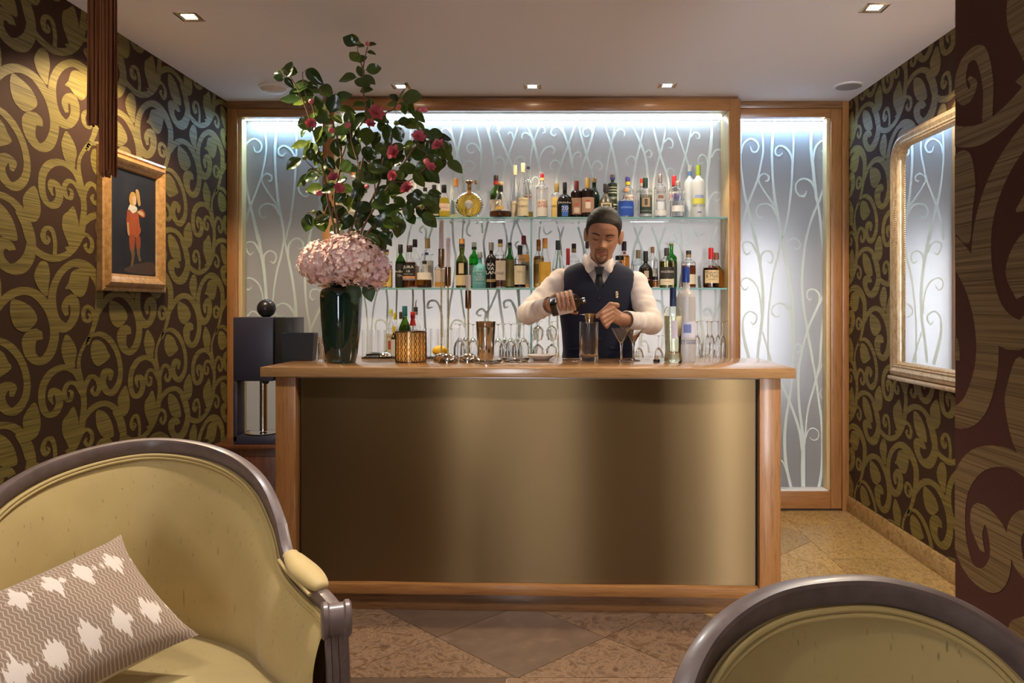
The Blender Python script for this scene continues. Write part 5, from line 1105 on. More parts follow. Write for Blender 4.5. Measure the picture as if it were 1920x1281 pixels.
# strainer and steel dome on the mat
b = on_counter(700, 672); t = thing('bar_strainer', 'black handled bar strainer lying on the bar mat', 'strainer', (b.x, b.y, HC+.0095))
m = MB(); tube(m, [(-.035,0,.009),(0,.0,.012),(.045,.0,.010)], [.006,.009,.006], 10); obj('handle', m, BLACK, t)
m = MB(); tube(m, [(.060+.022*math.cos(a), .022*math.sin(a), .005) for a in np.linspace(0, 2*math.pi, 25)], .0025, 6); obj('spring_ring', m, STEEL, t)
b = on_counter(723, 672); t = thing('steel_citrus_dome', 'shiny steel domed lid on the bar mat beside the lantern', 'lid', (b.x, b.y, HC+.0095))
m = MB(); lathe(m, [(.034,0),(.0345,.002)]+[(.033*math.cos(a), .002+.021*math.sin(a)) for a in np.linspace(.05, 1.45, 8)], 32, cap0=True, cap1=True); obj('dome', m, CHROME, t)
m = MB(); lathe(m, [(.004,.022),(.006,.026),(.003,.029)], 12, cap1=True); obj('knob', m, CHROME, t)
# bar spoon on the counter
b = on_counter(1066, 674.5); t = thing('bar_spoon', 'small dark bar spoon lying by the barman\'s waist', 'spoon', (b.x, b.y, HC+.0004))
m = MB(); tube(m, [(.0,0,.003),(.10,.02,.003)], .002, 8); obj('handle', m, STEEL, t)
m = MB(); ball(m, (-.014,-.003,.004), (.015,.010,.0035), 16, 8); obj('bowl', m, STEEL, t)
# ------------------------------------------------------------------ vase with camellia branches and hydrangea
vb = on_counter(640, 682); VYc = vb.y+.058; vs_ = VYc/F_PX
VC = Vector((PX(640, VYc), VYc, HC+.0004))
def vz(py): return PZ(py, VYc)-HC
t = thing('tall_vase', 'tall glossy bottle green vase holding camellia and pink hydrangea', 'vase', VC)
pr = [(.001,.0),(25*vs_,.0),(26.5*vs_,.004),(31*vs_,vz(655)),(36*vs_,vz(610)),(38.6*vs_,vz(570)),(38.6*vs_,vz(555)),(36.5*vs_,vz(545)),(30*vs_,vz(540)),(22.5*vs_,vz(537)),(21.5*vs_,vz(528)),(21.5*vs_,vz(516)),(20.5*vs_,vz(515)),(19.5*vs_,vz(520)),(19.5*vs_,vz(538)),(30*vs_,vz(548)),(24*vs_,.02),(.001,.02)]
VASE = mat('bottle_green_glaze', (.004,.022,.018), .06, coat=.8, spec=.6)
m = MB(); lathe(m, [pr[0]]+[tuple(p) for p in catmull(pr[1:11], 4)]+pr[11:], 48); obj('vase_body', mesh_of(m, 'vase_body', 60), VASE, t)
m = text_mb('SERAX', .011, 29.6*vs_, vz(675)); obj('maker_mark', mesh_of(m, 'maker_mark', 0), plain((.10,.15,.14), .3), t)

LEAF_M = [ramp_mat('camellia_leaf_%d' % i, [(.3, c0), (.7, c1)], (1,1,1), 30, 3, .22, coat=.35) for i, (c0, c1) in enumerate((((.030,.070,.012),(.055,.110,.017)), ((.050,.100,.012),(.090,.155,.020)), ((.018,.044,.013),(.032,.070,.016)), ((.090,.145,.016),(.135,.205,.028))))]
def leaf_mesh(name, w, fold, curl, mt):
    m = MB(); n = 9; vs = []
    for i in range(n+1):
        u = i/n; half = w*(math.sin(math.pi*min(1, u**.85))**.8)*.5 if 0 < i < n else .004
        zc = -curl*u*u
        for k, q in enumerate((-1, -.55, 0, .55, 1)):
            vs.append((u, q*half, zc+fold*abs(q)*half+.012*math.sin(u*14+k)))
    m.add(vs, ring_faces(n+1, 5, 0, False))
    me = mesh_of(m, name, 180); me.materials.append(mt); return me
LEAFS = [leaf_mesh('camellia_leaf', w, f, c, mt) for mt in LEAF_M for (w, f, c) in ((.68,.35,.12),(.76,.2,-.08),(.58,.5,.28))]
PINK = ramp_mat('camellia_petal', [(.3, (.68,.11,.18)), (.6, (.84,.24,.29)), (.8, (.90,.42,.44))], (1,1,1), 40, 3, .5)
BUDG = mat('green_bud_scale', (.20,.24,.06), .5)
def blossom_mesh():
    m = MB(); rr = random.Random(3)
    for lay, (cnt, tilt, rad) in enumerate(((6, 75, 1.0), (6, 52, .92), (5, 30, .78), (4, 12, .6))):
        for i in range(cnt):
            a = 2*math.pi*(i+.5*lay)/cnt+rr.uniform(-.15, .15); tl = R(tilt+rr.uniform(-8, 8)); vs = []
            for u in np.linspace(0, 1, 5):
                for v in np.linspace(-1, 1, 5):
                    ww = .42*math.sin(math.pi*(.12+.80*u))
                    th = tl*(u**.7); r = rad*math.sin(th)*(.9 if lay else 1); z = rad*(1-math.cos(th))*.2+rad*math.cos(tl)*u*.55
                    rr_ = rad*u*math.sin(tl); zz = rad*u*math.cos(tl)*.8+.12*v*v*u
                    p = Vector((rr_, v*ww*rad, zz+.05*math.sin(9*v+a*3)*u)); vs.append(Matrix.Rotation(a, 3, 'Z') @ p)
            m.add(vs, ring_faces(5, 5, 0, False))
    me = mesh_of(m, 'blossom', 180); me.materials.append(PINK); return me
BLOS = blossom_mesh()
mb_ = MB(); lathe(mb_, [(.02,-.9),(.55,-.6),(.75,-.1),(.6,.45),(.25,.85),(.02,1)], 12); BUDP = mesh_of(mb_, 'bud', 180); BUDP.materials.append(PINK)
mb_ = MB(); lathe(mb_, [(.02,-.9),(.6,-.6),(.8,-.1),(.66,.4),(.3,.75),(.02,.9)], 12); BUDM = mesh_of(mb_, 'green_bud', 180); BUDM.materials.append(BUDG)
BARK = mat('camellia_bark', (.21,.125,.085), .8, vary=.3, bscale=80)
BR = [  # polyline (px, py, depth offset), main stem then side shoots
 ('camellia branch leaning furthest left toward the ceiling fitting', [[(632,530,.0),(628,440,.0),(616,380,-.02),(606,320,-.03),(597,280,-.04),(588,250,-.05),(578,215,-.06),(562,175,-.06),(545,145,-.06),(533,128,-.06)], [(578,215,-.06),(573,180,-.05),(568,150,-.05),(567,135,-.05)], [(600,325,-.03),(582,310,-.04),(571,298,-.05)], [(616,380,-.02),(603,412,-.04),(590,400,-.05),(575,398,-.05)]]),
 ('camellia branch behind the leftmost one, rising before the oak stile', [[(640,530,.02),(634,430,.03),(627,370,.04),(640,300,.05),(630,250,.05),(618,215,.04),(610,190,.03),(598,166,.02)], [(640,300,.05),(652,260,.06),(651,235,.06)], [(590,250,.02),(592,225,.02),(584,195,.02)]]),
 ('tallest camellia branch, its tip against the ceiling', [[(643,530,.01),(655,450,.02),(672,380,.02),(676,320,.02),(690,260,.02),(692,225,.02),(684,190,.01),(680,160,.01),(681,130,.0),(684,110,.0),(689,88,.0)], [(681,130,0),(674,110,.01),(670,90,.01)], [(676,320,.02),(660,270,.04),(656,240,.04)]]),
 ('upright camellia branch ending beside the middle downlight', [[(648,530,-.01),(665,450,-.03),(690,390,-.04),(712,340,-.05),(718,300,-.05),(735,262,-.05),(722,216,-.04),(738,205,-.04),(745,188,-.04),(752,176,-.04),(762,163,-.04)], [(735,262,-.05),(727,285,-.05)]]),
 ('camellia branch arching furthest right over the upper shelf', [[(650,530,-.02),(672,450,-.06),(705,385,-.09),(735,340,-.11),(758,305,-.12),(775,280,-.12),(793,266,-.12),(815,264,-.12),(830,268,-.12)], [(735,340,-.11),(765,340,-.12),(790,322,-.13),(812,305,-.13),(840,305,-.13)], [(705,385,-.09),(700,320,-.09),(690,300,-.09)]]),
 ('low camellia branch spreading right above the hydrangea', [[(655,530,.0),(680,455,-.04),(712,415,-.08),(745,395,-.10),(775,390,-.11),(793,388,-.11),(803,398,-.11)], [(712,415,-.08),(735,430,-.09),(747,425,-.09)], [(680,455,-.04),(700,440,-.05),(720,450,-.06)]]),
]
roots = []; nodes = []
for lab, lines in BR:
    o = thing('camellia_branch', lab, 'branch', (0, 0, 0), 0, 'camellia branches in the green vase'); roots.append(o)
    base = P(lines[0][0][0], lines[0][0][1], VYc); o.location = (VC.x, VC.y, VC.z+vz(535))
    off = Vector(o.location)
    for li, ln in enumerate(lines):
        pts = [P(x, y, VYc+d)-off for x, y, d in ln]
        if li == 0: pts[0] = Vector((pts[0].x*.5, pts[0].y, -.12))
        c = catmull(pts, 4); n = len(c); r0 = .0052 if li == 0 else .0026
        m = MB(); tube(m, c, [r0*(1-.75*i/n)+.0008 for i in range(n)], 7); obj('stem' if li == 0 else 'side_shoot', m, BARK, o)
        for q in c[(3 if li == 0 else 1):]: nodes.append((Vector(q)+off, len(roots)-1))
LV = [(657.7,77,32,155),(665.5,72.5,20,130),(674,86,18,180),(697.5,83.4,16,10),(697,99,16,0),(665.5,107,26,140),(678,110,22,30),(701,130,27,10),(675,133,24,110),(651,147.5,34,185),(679.5,157,30,-20),(692,150.5,26,-40),(687,169,24,10),
 (542,129,28,75),(542,132.6,30,170),(520,138,20,160),(523,146,18,180),(542,155,22,-50),(589,143,38,-45),(562.5,166,34,200),(550,175.5,24,220),(567,157,24,180),(584,160,24,170),(587,169,24,-35),(612,171,32,-35),(544,188,34,185),(562.5,194,24,200),(625,194,34,75),(643.6,182,32,20),(650,206,32,-5),(597,193,28,100),(608,222,32,10),(575,230,16,120),(569,249,18,240),(573,178.6,30,180),(676,196,28,20),(693,197,26,80),(681,222,28,160),(656,238,32,170),(634,224,20,-40),
 (562.5,273,30,200),(584,285,38,-80),(550,307,32,220),(572,337,34,205),(569.5,343,13,-90),(589,355.5,32,190),(595,327,28,-90),(612,326,24,-20),(620,305.6,26,-60),(631,279,30,-80),(636,268,26,0),(650,313,30,-60),(639,309,26,-90),(608,376,26,250),(615.5,390,30,-90),(578,419.5,32,-100),(600,421,28,-60),(640.5,402,36,-70),(654.5,415,26,-90),(673,352,32,-50),(681,330.5,30,-50),(664,279,36,-80),(667,260,32,-60),(687,257,36,-90),(648,376,28,-60),(684,390,32,0),(600,299,22,-60),(662,291,24,-40),(650,355,26,-30),(640,340,26,200),
 (773.7,183.7,40,-10),(767.4,198,32,-70),(756.5,202.5,24,-70),(738,182,20,140),(734.6,196,22,170),(784.6,218,30,-30),(773.7,233.7,36,-10),(756.5,229,24,200),(789,240,26,-60),(797,252,20,-50),(727,252,32,-95),(747,252,30,-70),(704,262,32,-100),(830,258.7,28,-10),(833,285,28,-100),(811,279,36,-50),(820.5,310,30,-90),(853.3,313,34,-35),(786,285,30,-20),(766,272.7,26,190),(747,276,24,160),(745.6,301,32,210),(767,287,30,-80),(767,316.4,36,0),(711,312,32,-50),(803,330.5,36,-20),(727,293,26,-40),(713,279,26,-120),(692,290,28,160),
 (740,360,38,180),(786,336.5,32,-60),(812,329.5,34,-50),(800.5,376,32,-20),(814.6,362,24,0),(806,412,36,-55),(750,380,28,-40),(769.6,387,26,-80),(776.7,373,30,-20),(747,426.5,38,-95),(771,411,24,-60),(715,456,36,-80),(692,447.6,34,-60),(729,443,20,-120),(722,398,30,-90),(736,405,28,-60),(681,390,30,180),(698,335,32,200),(719,328,28,-30),(674,353,30,150),(758,343.6,20,0),(783.7,362,20,-10),(723,370,26,-60),(713,387,28,-70),(702,417,26,-80),(723,426.5,26,-80),(672.6,419.5,28,-120)]
rl_ = random.Random(11)
for i in range(170):
    nd = rl_.choice(nodes); 
    px = VX+nd[0].x*F_PX/nd[0].y; py = VY-(nd[0].z-EYE)*F_PX/nd[0].y
    if py < 215 or py > 455 or px < 590: continue
    LV.append((px+rl_.uniform(-20, 20), py+rl_.uniform(-14, 18), rl_.uniform(22, 34), rl_.uniform(-150, 30)))
def attach(p):
    best = min(nodes, key=lambda nd: (nd[0].x-p.x)**2+(nd[0].z-p.z)**2+.1*(nd[0].y-p.y)**2); return best
petiole = MB(); tube(petiole, [(0,0,0),(1,0,0)], .02, 5); PET = mesh_of(petiole, 'petiole', 180); PET.materials.append(mat('green_petiole', (.12,.15,.04), .6))
for k, (px, py, ln, an) in enumerate(LV):
    q = P(px, py, VYc); nd, ri = min(nodes, key=lambda nd: (nd[0].x-q.x)**2+(nd[0].z-q.z)**2)
    Y = nd.y+rl_.uniform(-.05, .09); c = P(px, py, Y); L = ln*1.08*Y/F_PX
    a = R(an); d = Vector((math.cos(a), rl_.uniform(-.35, .35), math.sin(a))).normalized()
    nrm = Vector((rl_.uniform(-.55, .55), -1, rl_.uniform(-.15, .75))); nrm = (nrm-d*nrm.dot(d)).normalized(); b = nrm.cross(d)
    M_ = Matrix((d, b, nrm)).transposed().to_4x4(); base = c-d*L*.5
    bright = rl_.random(); mi = (3 if bright > .86 else 1 if bright > .5 else 0 if bright > .2 else 2)
    o = bpy.data.objects.new('leaf', LEAFS[mi*3+rl_.randrange(3)]); COL.objects.link(o); o.parent = roots[ri]
    o.matrix_local = Matrix.Translation(base-Vector(roots[ri].location)) @ M_ @ Matrix.Scale(L, 4)
    # a short stalk back to the twig
    v = base-nd
    if v.length > .004:
        ps = bpy.data.objects.new('leaf_stalk', PET); COL.objects.link(ps); ps.parent = o
        inv = (Matrix.Translation(base) @ M_ @ Matrix.Scale(L, 4)).inverted()
        S = Matrix.Translation(nd) @ v.to_track_quat('X', 'Z').to_matrix().to_4x4() @ Matrix.Diagonal((v.length, .055, .055, 1))
        ps.matrix_local = inv @ S
for px, py, w, kind in [(705,212,25,0),(694,232,16,0),(583,232,17,0),(785,257,22,0),(822,273,22,0),(739,286,24,0),(764,354,24,0),(737,330,18,0),(797,206,11,1),(788,205,11,1),(622,244,12,1),(625,334,19,0),(636,353,18,0),(598,362,11,1),(808,313,15,0),(689,82,8,1),(583,190,9,1),(652,234,12,1),(800,303,12,1),(748,199,8,1),(688,350,9,1),
     (762,158,7,2),(589,398,8,2),(571,296,8,2),(791,388,9,2),(743,231,9,2),(752,182,6,2),(673,80,6,2)]:
    q = P(px, py, VYc); nd, ri = min(nodes, key=lambda n_: (n_[0].x-q.x)**2+(n_[0].z-q.z)**2); Y = nd.y-.095; c = P(px, py, Y)
    o = bpy.data.objects.new(('blossom','pink_bud','green_bud')[kind], (BLOS, BUDP, BUDM)[kind]); COL.objects.link(o); o.parent = roots[ri]
    d = (Vector((rl_.uniform(-.7, .7), -1, rl_.uniform(-.2, .8))) if kind == 0 else (c-nd)+Vector((0,0,.02))).normalized()
    sc = w*Y/F_PX*(.66 if kind == 0 else .70)
    o.matrix_local = Matrix.Translation(c-Vector(roots[ri].location)) @ d.to_track_quat('Z', 'Y').to_matrix().to_4x4() @ Matrix.Scale(sc, 4)
# hydrangea heads
HY = ramp_mat('pale_pink_hydrangea', [(.3, (.88,.58,.58)), (.55, (.95,.76,.74)), (.75, (.97,.86,.83))], (1,1,1), 22, 3, .6)
HY2 = ramp_mat('lilac_pink_hydrangea', [(.3, (.78,.50,.58)), (.6, (.88,.66,.71)), (.8, (.92,.74,.76))], (1,1,1), 22, 3, .6)
HLEAF = leaf_mesh('hydrangea_leaf', .72, .25, .25, ramp_mat('hydrangea_leaf', [(.3, (.025,.06,.02)), (.7, (.05,.10,.03))], (1,1,1), 25, 4, .45))
fl = MB()
for i in range(4):
    vs = []
    for u in np.linspace(.0, 1, 5):
        for v in np.linspace(-1, 1, 5):
            ww = .50*math.sin(math.pi*(.10+.78*u)); vs.append(Matrix.Rotation(i*math.pi/2, 3, 'Z') @ Vector((u*.95, v*ww, .22*u*u*(1-.6*v*v)+.05*v)))
    fl.add(vs, ring_faces(5, 5, 0, False))
def hydrangea(px, py, r, d, label, mt, seed, sq=.88, cnt=150):
    rr = random.Random(seed); c = P(px, py, VYc+d); rad = r*VYc/F_PX
    o = thing('hydrangea', label, 'flower', (VC.x, VC.y, VC.z+vz(530)), 0, 'pink hydrangea heads in the green vase')
    off = c-Vector(o.location)
    m = MB()
    for i in range(cnt):
        z = 1-2*(i+.5)/cnt; a = i*2.39996+rr.uniform(-.2, .2); q = math.sqrt(max(0, 1-z*z))
        n = Vector((q*math.cos(a), q*math.sin(a), z)); p = Vector((n.x*rad, n.y*rad, n.z*rad*sq))*rr.uniform(.84, 1.05)
        n2 = (n+Vector((rr.uniform(-.4, .4), rr.uniform(-.4, .4), rr.uniform(-.4, .4)))).normalized()
        m.join(fl, Matrix.Translation(off+p) @ n2.to_track_quat('Z', 'Y').to_matrix().to_4x4() @ Matrix.Rotation(rr.uniform(0, 6), 4, 'Z') @ Matrix.Scale(rr.uniform(.0120, .0165), 4))
    obj('florets', mesh_of(m, 'florets', 180), mt, o, kind='stuff')
    m = MB(); ball(m, off, (rad*.8, rad*.8, rad*.8*sq), 16, 10); obj('flower_core', m, mat('hydrangea_core', (.86,.60,.58), .9), o)
    m = MB(); tube(m, [off, off*.5+Vector((0,0,-.02)), (0,0,-.05), (0,0,-.14)], .004, 8); obj('stem', m, mat('hydrangea_stem', (.10,.13,.04), .7), o)
    return o, off
hydrangea(612, 494, 49, -.05, 'left hydrangea head, blush pink, hanging over the vase lip', HY, 1, .86, 380)
h2, off2 = hydrangea(658, 486, 53, -.085, 'middle and largest blush pink hydrangea head above the vase', HY, 2, .90, 430)
h3, off3 = hydrangea(697, 504, 33, -.03, 'smaller lilac pink hydrangea head at the right of the vase', HY2, 3, 1.25, 230)
for px, py, ln, an, h, of in ((660,545,42,-70,h2,off2),(688,548,34,-60,h3,off3)):
    c = P(px, py-16, VYc-.06); L = ln*VYc/F_PX; a = R(an); d = Vector((math.cos(a)*.5, -.25, math.sin(a))).normalized(); nr = Vector((.1,-1,.25)); nr = (nr-d*nr.dot(d)).normalized()
    o = bpy.data.objects.new('leaf', HLEAF); COL.objects.link(o); o.parent = h
    o.matrix_local = Matrix.Translation(c-Vector(h.location)) @ Matrix((d, nr.cross(d), nr)).transposed().to_4x4() @ Matrix.Scale(L, 4)
# ------------------------------------------------------------------ the barman
HS = 1.09
def interp(tab, h):
    xs = [t_[0] for t_ in tab]; return [float(np.interp(h, xs, [t_[k] for t_ in tab])) for k in range(1, len(tab[0]))]
HEAD = [(-.012,.018,.060,-.030),(0,.030,.082,-.010),(.012,.041,.088,.010),(.03,.051,.090,.035),(.05,.0585,.091,.062),(.075,.0655,.089,.083),(.10,.070,.087,.093),(.125,.0735,.089,.099),(.145,.0755,.094,.101),(.165,.0755,.093,.100),(.185,.072,.084,.095),(.205,.062,.068,.083),(.220,.047,.050,.064),(.230,.029,.030,.040),(.2345,.010,.010,.014)]
def G(x, s): return math.exp(-.5*(x/s)**2)
def bumps(x, h):
    ax = abs(x); b = 0
    nose = float(np.interp(h, [.060,.068,.074,.082,.090,.105,.122,.135], [0,.004,.016,.0235,.020,.013,.007,.001]))
    b += nose*G(x, .0085+.004*G(h-.08, .01)); b += .0085*G(ax-.0145, .0055)*G(h-.0785, .006)
    b += .0055*G(ax-.030, .020)*G(h-.133, .0075); b -= .0095*G(ax-.031, .013)*G(h-.113, .0085); b -= .004*G(ax-.013, .006)*G(h-.115, .008)
    b += .0065*G(ax-.0315, .0105)*G(h-.1115, .0065)
    b += .0045*G(ax-.043, .014)*G(h-.090, .013); b -= .0025*G(ax-.050, .012)*G(h-.058, .015)
    b += .0060*G(x, .017)*G(h-.0575, .0038); b += .0070*G(x, .0155)*G(h-.0455, .0042); b -= .0045*G(x, .019)*G(h-.0515, .0022); b -= .004*G(x, .016)*G(h-.0355, .004)
    b += .0075*G(x, .016)*G(h-.014, .011); b -= .002*G(x, .004)*G(h-.066, .004)
    return b
def hsurf(a, h, off=0):
    """a: azimuth, 0 = front (-y), pi/2 = +x"""
    w, f, bk = interp(HEAD, h); s, c = math.sin(a), math.cos(a); n = 2.25
    k = (abs(s)**n+abs(c)**n)**(-1/n); x = (w+off)*k*s; y = -(f+off)*k*c if c > 0 else -(bk+off)*k*c if bk > 0 else -(bk)*k*c
    if c > 0: y -= bumps(x, h)*min(1, c*2)
    return Vector((x, y, h))
def face_pt(x, h, off=0):
    w, f, bk = interp(HEAD, h); lo, hi = -math.pi/2, math.pi/2
    for _ in range(30):
        mid = (lo+hi)/2
        if hsurf(mid, h).x < x: lo = mid
        else: hi = mid
    p = hsurf((lo+hi)/2, h); return p+Vector((0, -off, 0))
HC0 = Vector((PX(1128, 3.875), 3.875, 1.521))
HM = Matrix.Translation(HC0) @ Matrix.Rotation(R(-5), 4, 'Z') @ Matrix.Rotation(R(5), 4, 'Y') @ Matrix.Rotation(R(19), 4, 'X') @ Matrix.Scale(HS, 4)
HMI = HM.inverted()
bodym = MB(); na = 72; hs = [-.012]+list(np.linspace(0, .2345, 92)); vs = []
for h in hs: vs += [hsurf(2*math.pi*j/na, h) for j in range(na)]
hd = MB().add(vs, ring_faces(len(hs), na)+[tuple(reversed(range(na))), tuple(range((len(hs)-1)*na, len(hs)*na))])
for s in (-1, 1):    # ears
    e = MB(); ball(e, (0,0,0), (.0085,.021,.034), 20, 14)
    e.v = [(x-.004*(1-(y/.019)**2-(z/.032)**2 > .35)*0, y, z*(1-.12*y/.019)) for x, y, z in e.v]
    hd.join(e, Matrix.Translation((s*.081, .012, .102)) @ Matrix.Rotation(R(s*-22), 4, 'Z') @ Matrix.Rotation(R(-10), 4, 'X'))
    e = MB(); tube(e, [(0, .019*math.cos(a)*.95, .032*math.sin(a)*.97) for a in np.linspace(-1.2, 3.4, 18)], .0035, 8)
    hd.join(e, Matrix.Translation((s*.084, .012, .102)) @ Matrix.Rotation(R(s*-22), 4, 'Z') @ Matrix.Rotation(R(-10), 4, 'X'))
bodym.join(hd, HM)
TX = PX(1121, 3.97)
def tp(dx, y, z): return Vector((TX+dx, y, z))
neck_b = tp(.004, 3.965, 1.47)
capsule(bodym, neck_b, HM @ Vector((0, .035, .055)), .060, .058, 24)
ball(bodym, tp(0, 3.975, 1.33), (.165,.095,.17), 28, 18); ball(bodym, tp(0, 3.98, 1.12), (.150,.092,.20), 28, 18); ball(bodym, tp(0, 3.99, .95), (.160,.10,.13), 28, 18)
ball(bodym, tp(0, 3.97, 1.435), (.15,.07,.06), 28, 14)
SHL, SHR = Vector((TX-.192, 3.965, 1.412)), Vector((TX+.196, 3.965, 1.398))
ELL, ELR = P(990, 588, 3.80), P(1222, 607, 3.80)
WRL, WRR = P(1033, 572, 3.605), P(1172, 600, 3.605)
for a, b, r0, r1 in ((SHL, ELL, .050, .042), (ELL, WRL, .041, .030), (SHR, ELR, .050, .042), (ELR, WRR, .041, .030)): capsule(bodym, a, b, r0, r1, 18)
capsule(bodym, tp(-.1, 3.97, 1.44), SHL, .06, .052, 18); capsule(bodym, tp(.1, 3.97, 1.43), SHR, .06, .052, 18)
for s in (-1, 1):    # legs
    hip, kn, an = tp(s*.085, 3.99, .90), tp(s*.095, 3.985, .50), tp(s*.10, 4.0, .09)
    capsule(bodym, hip, kn, .078, .056, 18); capsule(bodym, kn, an, .055, .040, 18); capsule(bodym, an+Vector((0,0,-.03)), an+Vector((0,-.14,-.055)), .042, .034, 16)
# hands -------------------------------------------------------------
def finger(pts, r0=.0095, r1=.0072):
    n = len(pts)
    for i in range(n-1):
        a = r0+(r1-r0)*i/(n-1); b = r0+(r1-r0)*(i+1)/(n-1); capsule(bodym, pts[i], pts[i+1], a, b, 12)
JG = Vector((MIXG.x+.003, MIXG.y, PZ(596, MIXG.y)))         # jigger centre, held just above the mixing glass
gp = Vector((JG.x+.030, JG.y-.012, JG.z+.006))               # pinch point
V3 = Vector
palm0, palm1 = WRR.lerp(JG, .16)+V3((0,-.004,.004)), V3((JG.x+.100, JG.y+.012, JG.z+.018))
capsule(bodym, WRR, palm0, .031, .031, 16)
for dz, r in ((.020,.019),(.004,.021),(-.014,.020)): capsule(bodym, palm0+V3((0,.0,dz*.7)), palm1+V3((0,-.004,dz)), r+.002, r, 14)
finger([palm1+V3((.010,-.010,.026)), V3((JG.x+.058, JG.y-.030, JG.z+.020)), V3((JG.x+.034, JG.y-.024, JG.z+.004))], .0105, .0080)      # index
finger([palm1+V3((.030,.006,.040)), palm1+V3((-.002,-.004,.046)), V3((JG.x+.060, JG.y-.004, JG.z+.030)), V3((JG.x+.036, JG.y+.002, JG.z+.012))], .0125, .0085)   # thumb
finger([palm1+V3((.006,-.016,.006)), V3((JG.x+.056, JG.y-.038, JG.z-.004)), V3((JG.x+.062, JG.y-.022, JG.z-.016)), palm1+V3((-.010,.0,-.012))], .0105, .0082)
finger([palm1+V3((.006,-.016,-.012)), V3((JG.x+.064, JG.y-.036, JG.z-.022)), V3((JG.x+.070, JG.y-.020, JG.z-.032)), palm1+V3((-.006,.0,-.024))], .0100, .0078)
finger([palm1+V3((.008,-.012,-.028)), V3((JG.x+.074, JG.y-.030, JG.z-.038)), V3((JG.x+.080, JG.y-.016, JG.z-.044)), palm1+V3((.002,.002,-.032))], .0090, .0072)
# bottle held in the other hand: axis, centre
BC = P(1061, 571, 3.555); BA = V3((.975, -.10, .20)).normalized(); BU = (V3((0,-.45,.9))-BA*V3((0,-.45,.9)).dot(BA)).normalized(); BN = BA.cross(BU)
def bl(a, u, n_): return BC+BA*a+BU*u+BN*n_
s_ = .036                 # half width of the square bottle; BN points away from or towards the room
if BN.y > 0: BN = -BN
hb_ = [bl(-.050, s_*.9, -.045), bl(-.028, s_+.012, -.030)]
capsule(bodym, WRL, bl(-.045, .010, -.052), .030, .030, 16)
for k in range(4):
    a0 = -.034+k*.0212; capsule(bodym, bl(-.045+k*.008, .004+.002*k, -.052), bl(a0, s_+.004, -.036), .019, .0125, 12)
    finger([bl(a0, s_+.004, -.036), bl(a0+.003, s_+.0125, -.008), bl(a0+.006, s_+.009, s_*.62), bl(a0+.008, s_*.45, s_+.010), bl(a0+.009, .0-.004*k % 3, s_+.010)], .0094, .0076)
finger([bl(-.040, -.018, -.050), bl(-.010, -s_-.008, -.036), bl(.022, -s_-.012, -.004), bl(.040, -s_-.010, .016)], .0125, .0090)   # thumb under the bottle

def solidify_voxels(mb, name, vox, smooth_it, mats):
    me = mesh_of(mb, name, 0, False); o = bpy.data.objects.new('tmp', me); COL.objects.link(o)
    r = o.modifiers.new('r', 'REMESH'); r.mode = 'VOXEL'; r.voxel_size = vox; r.use_smooth_shade = True
    if smooth_it: s = o.modifiers.new('s', 'SMOOTH'); s.factor = .5; s.iterations = smooth_it
    bpy.context.view_layer.update(); dg = bpy.context.evaluated_depsgraph_get()
    out = bpy.data.meshes.new_from_object(o.evaluated_get(dg)); bpy.data.objects.remove(o); out.name = name
    out.materials.clear()
    for mm in mats: out.materials.append(mm)
    out.polygons.foreach_set('use_smooth', [True]*len(out.polygons)); return out
def skin_mat(name, c, c2):
    m = ramp_mat(name, [(.3, c), (.7, c2)], (1,1,1), 35, 4, .42); b = m.node_tree.nodes['Principled BSDF']
    b.inputs['Subsurface Weight'].default_value = .12; b.inputs['Subsurface Radius'].default_value = (.012,.005,.003); b.inputs['Subsurface Scale'].default_value = .5; return m
SKIN = skin_mat('tan_skin', (.41,.200,.122), (.48,.245,.152)); LIPS = mat('lip_skin', (.34,.115,.095), .45); STUB = mat('stubble_skin', (.25,.130,.084), .6, vary=.35, bscale=500)
bme = solidify_voxels(bodym, 'body', .0033, 2, [SKIN, LIPS, STUB])
mi = []
for p in bme.polygons:
    q = HMI @ p.center; k = 0
    if q.y < -.05 and -.02 < q.z < .1:
        x, h = q.x, q.z
        if (x/.0235)**2+((h-.0512)/.0098)**2 < 1 and not abs(h-.0512) < .0: k = 1
        elif (abs(x) < .030 and .0595 < h < .0680 and abs(x) > .002) or (.0225 < abs(x) < .031 and .020 < h <= .0600) or (h < .028 and abs(x) < .030) or (abs(x) < .008 and .026 < h < .036): k = 2
    mi.append(k)
bme.polygons.foreach_set('material_index', mi)
man = thing('person', 'barman in navy waistcoat and white shirt, pouring from a dark bottle', 'person', (TX, 3.985, 0))
OFFM = V3((TX, 3.985, 0))
def mpart(name, data, mt=None, parent=man, smooth=180):
    if isinstance(data, MB): data = mesh_of(data, name, smooth)
    data.transform(Matrix.Translation(-OFFM)); return obj(name, data, mt, parent)
mpart('body', bme)
# hair: shell over the skull, slicked back, with a small knot
HAIR = ramp_mat('dark_brown_hair', [(.35, (.008,.006,.005)), (.6, (.022,.015,.010)), (.8, (.05,.034,.022))], (40,3,6), 9, 5, .5, bump=.9)
hm = MB(); nh = 40; rows = []
def hairline(a):
    d = abs(math.degrees(a)); return float(np.interp(d, [0,18,32,44,54,62,70,80,92,105,130,180], [.187,.186,.181,.172,.158,.138,.104,.098,.130,.075,.048,.045]))
vs = []; A = [-math.pi+2*math.pi*j/96 for j in range(96)]
for i in range(nh+1):
    for a in A:
        h0 = hairline(a); h = h0+(.2345-h0)*(i/nh); off = .0062*min(1, (i/nh)*2.6)+.0006
        p = hsurf(a, h, off); 
        if h > .2: p = p+V3((0,0,off*min(1, (h-.2)/.03)))
        vs.append(p)
hm.add(vs, ring_faces(nh+1, 96)+[tuple(range(nh*96, (nh+1)*96))])
ball(hm, (0, .112, .165), (.030,.026,.032), 20, 14)
